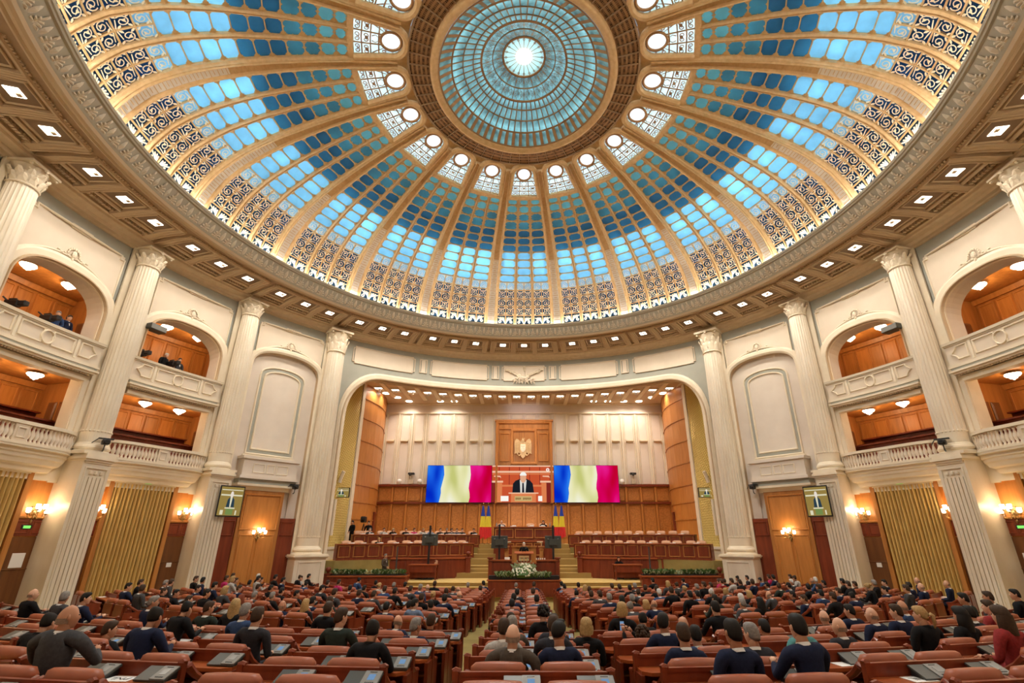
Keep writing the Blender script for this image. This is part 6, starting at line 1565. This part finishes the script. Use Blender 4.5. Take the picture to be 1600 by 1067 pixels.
for q in seats[:190]:
    lit = abs(q['x']) < 4.2 or rc.random() < .12
    lx, ly = .26, .385; ca, sa = cos(q['rz']), sin(q['rz'])
    lab = ('lit' if lit else 'unlit') + ' voting console on the desk, ' + seattxt(q)
    place(CON[lit], (q['x'] + lx * ca - ly * sa, q['y'] + lx * sa + ly * ca, q['z']), q['rz'], lab, 'voting consoles on the desks')
# ---------------- audience: head position in the photograph, hair, clothing, pose
HEADS = """39,926,o,k,right;94,915,g,g;123,916,k,n,right;180,915,k,n,right;213,909,b,k;230,913,b,g,left;271,899,k,n,left;263,908,b,g,left;244,922,b,k,right;270,927,k,k,down;230,925,g,n,right
93,961,o,g,big;38,969,k,k,down;217,961,k,n,down;159,979,b,k,right;322,947,b,v,right;368,953,g,u,desk;289,936,b,k,right;363,932,y,k,left;374,936,r,k;391,929,g,g;420,929,g,k;438,943,o,n,right;476,941,y,k;488,936,k,n;459,927,k,k;405,929,b,d;338,919,y,g;301,918,k,n;314,922,k,k,right;365,918,b,n,right
269,901,k,n;288,900,b,k;313,897,k,n;323,904,k,u,right;347,902,b,p;355,904,y,w;375,898,b,n;398,899,w,k;372,907,b,g;395,903,k,w;422,898,k,k;415,906,k,k;442,905,k,n;457,901,b,k;482,899,k,k;470,903,b,w;469,911,k,u;329,911,k,n;387,912,k,n;404,915,b,v;419,917,k,k;433,922,k,k;499,918,k,d;513,936,b,v;269,926,k,k,right;261,909,g,g
527,938,b,v,right;580,927,b,g;603,945,k,n;615,967,o,n;647,974,g,n,right;673,966,b,k;573,981,k,k,down;645,941,k,l,right;658,945,k,k;672,942,k,k;693,933,k,n;717,927,o,n;675,928,y,k;695,922,b,k;713,919,o,d;706,919,b,g;731,913,g,n;755,910,k,n;748,918,b,d;678,911,b,k;667,916,o,n;656,916,g,u;639,919,b,g;632,913,k,n;614,922,k,k;607,913,g,k;598,919,b,u;588,914,y,w;586,909,k,k;569,917,k,k;560,925,b,n;546,919,k,d;553,905,k,u;529,908,b,p;521,921,b,g;512,909,b,k;510,936,b,k;658,931,b,k
875,985,k,n,right,quiff;865,968,k,d;1003,985,b,k,phone,curly;984,964,k,k;1041,969,k,n;1069,985,b,n;1093,987,k,u,face;1071,972,o,n;973,947,y,k,up,bob;990,945,g,g;1010,942,y,w,up,bob;1025,942,o,n;955,932,g,n;938,927,b,g;925,927,b,k;902,925,k,n;882,918,k,l;878,911,k,n;904,914,k,u;915,917,y,g;921,919,b,k;957,914,b,g;971,916,b,k;985,917,k,k;993,914,g,d;997,923,b,g;1010,917,b,k;990,933,g,k;974,936,k,k;1033,924,w,u;1025,918,b,k;1023,906,k,k;1045,911,y,g;1062,912,b,g;1076,906,k,n;1085,915,g,g;1052,921,b,k;1070,928,y,k;1060,926,k,k;1079,927,k,k;1095,927,k,u;1123,934,k,v;1102,911,b,k;1112,916,b,k;1118,920,w,k;1130,906,b,p
1177,985,g,d,left;1208,976,k,n;1250,973,y,c,left,bob;1269,978,k,n;1312,973,o,d,left;1300,960,o,k;1331,951,k,n;1367,957,o,n,left;1151,964,k,n;1162,940,g,g;1124,937,k,k;1186,938,k,k,up,long;1171,928,y,k;1160,932,w,g;1209,926,o,g;1240,927,k,k;1257,934,b,n;1293,930,b,k;1283,925,k,u;1342,929,k,n;1319,922,b,n;1296,916,b,g;1270,916,k,k;1260,910,o,k;1241,908,w,g;1230,913,k,n;1221,914,b,v;1201,912,k,g;1193,904,k,u;1208,900,b,p;1219,896,k,n;1241,900,b,k;1254,897,b,w;1279,905,w,u;1306,911,k,k;1320,907,k,k;1345,912,b,k;1366,899,k,n,left;1367,909,g,k;1180,907,b,n;1168,901,k,d;1156,901,k,k;1159,908,b,k;1151,907,b,w;1136,906,b,k;1145,922,y,g;1129,907,b,r
1402,952,b,n,left;1415,945,o,u;1439,957,y,k,left,tail;1502,957,k,k,up,long;1520,954,k,d;1549,945,b,r,left;1571,948,b,r,up,long;1573,931,b,g,left;1594,924,k,k;1533,911,g,n;1512,914,k,v,left;1474,910,o,n,left;1449,913,o,n,left;1445,902,o,n,left;1427,913,k,n;1410,901,k,k;1413,911,b,g;1399,903,y,k;1397,909,k,n;1395,920,k,n,left;1346,911,b,k
801,987,o,t,bigb;801,972,g,t;787,978,b,w;795,964,b,k;864,974,b,d;780,957,r,k,up,curly;800,941,k,n;849,955,k,k,up,curly;839,934,k,u;802,932,k,n;809,924,k,d;806,913,g,k;833,922,b,w;834,912,b,n"""
HL = []
for tok in HEADS.replace('\n', ';').split(';'):
    p_ = tok.split(','); HL.append((float(p_[0]), float(p_[1]), p_[2], p_[3], p_[4] if len(p_) > 4 else None, p_[5] if len(p_) > 5 else None))
HINT = {(93, 961): 4.9, (38, 969): 6.2, (217, 961): 6.0, (159, 979): 6.6, (322, 947): 9, (368, 953): 8, (875, 985): 5.6, (1177, 985): 5.9, (1069, 985): 5.6, (1093, 987): 5.9, (1269, 978): 5.9, (1208, 976): 7.0, (1312, 973): 6.5, (1250, 973): 7.0, (1439, 957): 7, (1502, 957): 6.8, (1003, 985): 7.5, (801, 987): 5.6, (801, 972): 6.6, (787, 978): 6.6, (573, 981): 6.4, (647, 974): 7.8, (615, 967): 8.6, (1367, 957): 7.5, (1402, 952): 7.8}
free = {i: q for i, q in enumerate(seats)}
cand = []
for hi, hd in enumerate(HL):
    for i, q in enumerate(seats):
        px, py, zc = proj(q['x'], q['y'] + .06, q['z'] + 1.21)
        u = 733 / zc; dx_, dz_ = abs(px - hd[0]) / u, (py - hd[1]) / u
        hz_ = HINT.get((int(hd[0]), int(hd[1])))
        if dx_ < (.75 if not hz_ else .55) and abs(dz_) < (.45 if not hz_ else .6): cand.append((dx_ * 1.3 + abs(dz_ - .02) * (1.5 if not hz_ else .6) + (3 * abs(math.log(zc / hz_)) - .4 if hz_ else 0), hi, i))
cand.sort(key=lambda c: c[0]); doneh, dones = set(), set()
rp_ = random.Random(9); npl = 0
for d, hi, i in cand:
    if hi in doneh or i in dones: continue
    doneh.add(hi); dones.add(i); hd = HL[hi]; q = seats[i]; hair, cloth, pose, style = hd[2], hd[3], hd[4], hd[5]
    zc = proj(q['x'], q['y'], q['z'] + 1)[2]
    if pose is None: pose = rp_.choice(['up', 'up', 'desk', 'desk', 'down', 'left', 'right'])
    if style is None and hair in 'yr' : style = rp_.choice(['long', 'bob', 'bun'])
    lab = f"{HRN[hair]} person in {CLN[cloth]}, {seattxt(q)}"
    k = .06
    px_, py_, zc_ = proj(q['x'], q['y'] + .06, q['z'] + 1.21); z = q['z'] + max(-.06 if not HINT.get((int(hd[0]), int(hd[1]))) else -.18, min(.14 if not HINT.get((int(hd[0]), int(hd[1]))) else .24, (py_ - hd[1]) * zc_ / 733)); dxx = max(-.16, min(.16, (hd[0] - px_) * zc_ / 733))
    person((q['x'] + dxx * cos(q['rz']) + k * -sin(q['rz']), q['y'] + dxx * sin(q['rz']) + k, z), q['rz'] + rp_.uniform(-.15, .15), pose, hair, cloth, style, lab, 'seated audience', sk=rp_.randrange(4))
    if pose == 'phone':
        a = q['rz']; t = T('smartphone', 'lit smartphone held up by the dark curly-haired person in black', 'phone', loc=(q['x'] - .10, q['y'] + .55, z + 1.22)); b = MB(); b.cbox((0, 0, 0), (.075, .01, .15), .003); t.part('phone_body', b, M['black']); b = MB(); b.box(-.033, .033, -.008, -.006, -.068, .068); t.part('phone_screen', b, M['scr'])
for hi, hd in enumerate(HL):
    if hi not in doneh: print('UNMATCHED', hd[:2])
print('SEATS', len(seats), 'BLOCKS', len(blocks), 'PEOPLE', len(doneh))
person((.98, 8.3, zf(.98, 8.3) - .02), 0, 'up', 'y', 'k', 'bob', 'blond person in black sitting at the edge of the right central aisle')
# papers on desks
def textmesh(s, size):
    c = bpy.data.curves.new('t', 'FONT'); c.body = s; c.size = size; c.align_x = 'CENTER'; c.align_y = 'CENTER'; c.resolution_u = 2
    o = bpy.data.objects.new('t', c); COL.objects.link(o); dg = bpy.context.evaluated_depsgraph_get(); me = bpy.data.meshes.new_from_object(o.evaluated_get(dg))
    V = [tuple(v.co) for v in me.vertices]; F = [tuple(f.vertices) for f in me.polygons]; bpy.data.objects.remove(o); return V, F
usedpap = set()
PAP = [(180, 1053, 1), (1466, 1046, 1), (1390, 1030, 0), (1340, 1022, 0), (1568, 1010, 1), (130, 981, 0), (285, 989, 0), (228, 974, 0), (340, 954, 0), (262, 1000, 0), (1283, 979, 0), (12, 972, 0), (345, 937, 0), (300, 941, 0), (195, 930, 0), (135, 932, 0), (1380, 936, 0), (1356, 938, 0), (1492, 929, 0), (1305, 935, 0), (830, 1062, 0), (947, 961, 0), (258, 928, 0), (352, 923, 0), (1252, 920, 0), (1045, 930, 0)]
tv_, tf_ = textmesh('PNL', .13); npap = 0
for px, py, big in PAP:
    best = None
    for i, q in enumerate(seats):
        if i in usedpap: continue
        ca, sa = cos(q['rz']), sin(q['rz'])
        for lx in (-.16, .06):
            x, y = q['x'] + lx * ca - .46 * sa, q['y'] + lx * sa + .46 * ca; u = proj(x, y, q['z'] + .75); d = hypot(u[0] - px, (u[1] - py) * 1.3) * u[2] / 733
            if best is None or d < best[0]: best = (d, x, y, q, i)
    if best[0] > .9: continue
    d, x, y, q, i_ = best; usedpap.add(i_); t = T('paper_sheet', 'white paper sheet on the desk, ' + seattxt(q), 'paper', loc=(x, y, q['z'] + .742), rz=q['rz'] + rp_.uniform(-.25, .25) + (pi if big else 0), group='paper sheets on the desks')
    b = MB(); b.box(-.15, .15, -.105, .105, 0, .004); t.part('sheet', b, M['paper'])
    if big: b = MB(); b.add([(vx, vy, .006) for vx, vy, vz in tv_], tf_); t.part('printed_letters', b, M['ink'], kind='stuff')
# ================================================================ PEOPLE AND CHAIRS ON THE STAGE
def stage_chair(m='leather2'):
    t = T('stage_chair', None, 'chair', loc=(0, 0, 0)); rows = []
    for i in range(9):
        u = -1 + 2 * i / 8; x = .29 * u; zt = 1.10 - .05 * abs(u) ** 4; yc = .24 - .03 * u * u; rows.append([(x, yc - .06, .5), (x, yc - .07, .9), (x, yc - .02, zt), (x, yc + .04, zt - .02), (x, yc + .05, .5)])
    b = MB(); b.sweep(rows, True, True); t.part('backrest', b, M[m], smooth=True); b = MB(); b.cbox((0, 0, .45), (.56, .5, .12), .03); t.part('seat_cushion', b, M[m])
    for s in (-1, 1): b = MB(); b.cbox((s * .31, .0, .64), (.06, .44, .05), .015); b.cbox((s * .31, -.1, .54), (.04, .05, .2)); t.part('armrest', b, M['mahog'])
    b = MB(); b.lathe([(.28, 0), (.26, .04), (.04, .06), (.04, .4)], 10); t.part('pedestal', b, M['darkgrey']); return t.o
SCH = stage_chair()
def bench_pos(P, px):                    # point of the bench path seen at image column px
    best = None
    for a_, b_ in zip(P, P[1:]):
        for i in range(21):
            x, y = a_[0] + (b_[0] - a_[0]) * i / 20, a_[1] + (b_[1] - a_[1]) * i / 20; d = abs(proj(x, y, 3.1)[0] - px)
            if best is None or d < best[0]: best = (d, x, y, atan2(b_[1] - a_[1], b_[0] - a_[0]))
    return best[1:]
rows_ = [(-1, 0, FB, 2.0, [551, 570, 597, 621, 643, 662, 684, 696, 713, 729]), (-1, 1, BBp, 2.62, [567, 580, 602, 616, 637, 641, 650, 663, 676, 690, 701, 708, 716, 725, 742]), (1, 0, mir(FB), 2.0, [909, 925.6, 941.6, 959.4, 976.8, 994, 1012, 1031, 1049.4, 1070, 1086]), (1, 1, mir(BBp), 2.62, [900.7, 915, 929.8, 946.3, 961, 976.6, 993.5, 1010.6, 1027, 1045, 1064])]
SPEC = {(-1, 0, 2): ('y', 'k', 'down'), (-1, 1, 1): ('g', 'g', 'desk'), (-1, 1, 3): ('y', 'k', 'down'), (-1, 1, 4): ('b', 'k', 'desk'), (-1, 1, 6): ('b', 'p', 'left'), (-1, 1, 8): ('k', 'l', 'desk'), (-1, 1, 9): ('b', 'k', 'desk'), (-1, 1, 10): ('g', 'k', 'up'), (-1, 1, 11): ('b', 'd', 'left'), (-1, 1, 12): ('b', 'n', 'up'), (-1, 1, 13): ('k', 'k', 'desk'), (-1, 1, 14): ('k', 'k', 'face'), (-1, 1, 2): ('b', 'w', 'desk'), (-1, 1, 7): ('y', 'w', 'right')}
for s, lv, P, z0, xs in rows_:
    nm = 'left' if s < 0 else 'right'; wh = 'front' if lv == 0 else 'rear'
    for i, px in enumerate(xs):
        x, y, an = bench_pos(P, px); nx, ny = -sin(an), cos(an); X, Y = x + nx * .95, y + ny * .95
        n_ = i if s > 0 else len(xs) - 1 - i
        place(SCH, (X, Y, z0), an, f'pale leather chair behind the {wh} {nm} bench, {ORD[n_]} from the central stairs', 'chairs behind the long stage benches')
        sp = SPEC.get((s, lv, i))
        if sp: person((x + nx * .72, y + ny * .72, z0 + .0), an + pi, sp[2], sp[0], sp[1], None, f'{HRN[sp[0]]} person in {CLN[sp[1]]} behind the {wh} {nm} bench, {ORD[n_]} from the central stairs', None, i)
        if i % 2 == 0 or s < 0:
            t = T('bench_papers', f'papers and folders on the {wh} {nm} bench before the {ORD[n_]} chair from the stairs', 'papers', loc=(x + nx * .25, y + ny * .25, (2.93 if lv == 0 else 3.48)), rz=an, group='papers on the stage benches'); b = MB(); b.cbox((0, 0, .02), (.34, .22, .04), .005); b.cbox((.1, .03, .05), (.2, .12, .02), .005); t.part('paper_stack', b, M['paper'])
# president's table
for x, p_, lab in ((-1.62, ('o', 'n', 'desk'), 'bald person in navy suit at the left end of the presiding desk'), (.12 + .35, None, ''), (1.4, ('k', 'k', 'desk'), 'dark-haired person in black at the right end of the presiding desk')):
    place(SCH, (x, 36.05, 3.15), 0, f"pale leather chair at the presiding desk, {'left end' if x < -1 else 'empty middle one' if x < 1 else 'right end'}", None)
    if p_: person((x, 35.85, 3.15), pi, p_[2], p_[0], p_[1], 'long' if x > 0 else None, lab)
for x, lab in ((-1.6, 'left end'), (-.75, 'middle left'), (.5, 'middle right'), (1.3, 'right end')):
    t = T('desk_papers', f'white papers on the presiding desk, {lab}', 'papers', base=(x, 35.2, 4.0)); b = MB(); b.cbox((x, 35.2, 4.03), (.42, .3, .05), .005); b.cbox((x + .05, 35.2, 4.07), (.25, .2, .04), .005); t.part('paper_stack', b, M['paper'])
for x in (-1.95, 1.85):
    t = T('water_bottle', f"clear water bottle at the {'left' if x < 0 else 'right'} end of the presiding desk", 'bottle', base=(x, 35.3, 4.0)); b = MB(); b.lathe([(.04, 0), (.042, .18), (.015, .24), (.015, .28)], 10, (x, 35.3, 4.0)); t.part('bottle_body', b, M['scroff'])
person((0, 30.55, 1.3), pi, 'stand_down', 'w', 'k', 'short', 'white-haired person in dark suit speaking at the lectern', None, 1)
o = person((-11.45, 33.1, 2.62), pi - .6, 'stand', 'k', 'k', 'short', 'dark-haired person in black suit standing alone at the left wood wall', None, 0)
person((-10.75, 34.3, 2.62), pi - .1, 'stand', 'b', 'k', 'short', 'person in black suit standing beside the dark camera tripod, hands folded', None, 1)
t = T('tripod_camera', 'dark video camera on a tripod beside the standing person at the left wood wall', 'camera', base=(-11.1, 34.3, 2.62)); b = MB(); b.cbox((-11.1, 34.2, 4.45), (.3, .5, .4), .04); b.cbox((-11.1, 33.9, 4.5), (.2, .2, .2), .02); t.part('camera_body', b, M['black'])
for a in (0, 2.1, 4.2): b = MB(); b.tube([(-11.1, 34.3, 4.2), (-11.1 + .4 * cos(a), 34.3 + .4 * sin(a), 2.62)], .025, 5); t.part('tripod_leg', b, M['black'])
person((-8.15, 29.75, .66), -1.9, 'stand', 'g', 't', 'short', 'person in brown jacket standing at the left flower trough', None, 2)
# table on the right with the clerk, empty chairs on the left
for x, y, rz, lab in ((-6.55, 32.0, 0, 'left one behind the stenographer table'), (-5.75, 32.0, 0, 'right one behind the stenographer table'), (5.95, 32.1, 0, 'under the clerk at the right table'), (6.85, 32.1, 0, 'empty one beside the clerk at the right table')):
    place(SCH, (x, y, Z_P), rz, 'pale leather chair, ' + lab, None)
person((5.95, 31.95, Z_P), pi, 'desk', 'b', 'k', 'long', 'person in black seated writing at the small table on the right')
# camera crews in the upper galleries
def videocam(loc, rz, lab, k=1):
    t = T('video_camera', lab, 'camera', loc=loc, rz=rz); b = MB(); b.cbox((0, 0, 0), (.22, .55, .26), .03); b.cbox((0, .42, .0), (.2, .3, .2), .03); b.cbox((-.14, -.1, .08), (.1, .18, .14), .02); b.cbox((0, -.05, .2), (.06, .3, .05), .01); b.tube([(0, -.2, .1), (.16, -.3, .24)], .03, 5); t.part('camera_body', b, M['black'])
    for a in (0, 2.1, 4.2): b = MB(); b.tube([(0, 0, -.15), (.35 * cos(a), .35 * sin(a), -1.3)], .025, 5); t.part('tripod_leg', b, M['darkgrey'])
GZ = 10.15
def gal(az, r): return pt(az, r, GZ)
for az, r, hair, cl, ps, turn, lab in ((-81.9, 19.45, 'b', 'n', 'stand', .2, 'person in navy jacket with folded arms at the second upper gallery parapet, left wall'), (-83.1, 19.5, 'g', 'u', 'stand_down', -.4, 'grey-haired person in blue jacket bending over a camera, second upper gallery, left wall'), (-72.9, 19.6, 'b', 'r', 'stand', -.3, 'person in red behind a large camera, first upper gallery, left wall'), (-74.7, 19.6, 'y', 'w', 'stand', 0, 'fair-haired person at the column end of the first upper gallery, left wall'), (-68.9, 19.6, 'w', 'k', 'stand_down', .3, 'white-haired person in black beside a camera, first upper gallery, left wall'), (-66.6, 19.7, 'b', 'g', 'stand', .1, 'person in grey jacket at the far end of the first upper gallery, left wall')):
    p = gal(az, r); person((p[0], p[1], p[2] + .25), -rad(az) + pi + turn, ps, hair, cl, 'short', lab)
for az, r, lab in ((-84.4, 19.3, 'dark video camera pointing down from the second upper gallery, left wall'), (-88.2, 19.3, 'dark video camera with leaves of cable at the left end of the second upper gallery'), (-72.6, 19.25, 'large dark video camera before the person in red, first upper gallery'), (-68.2, 19.3, 'dark video camera between two persons, first upper gallery, left wall')):
    p = gal(az, r); videocam((p[0], p[1], p[2] + 1.42), -rad(az) + pi, lab)
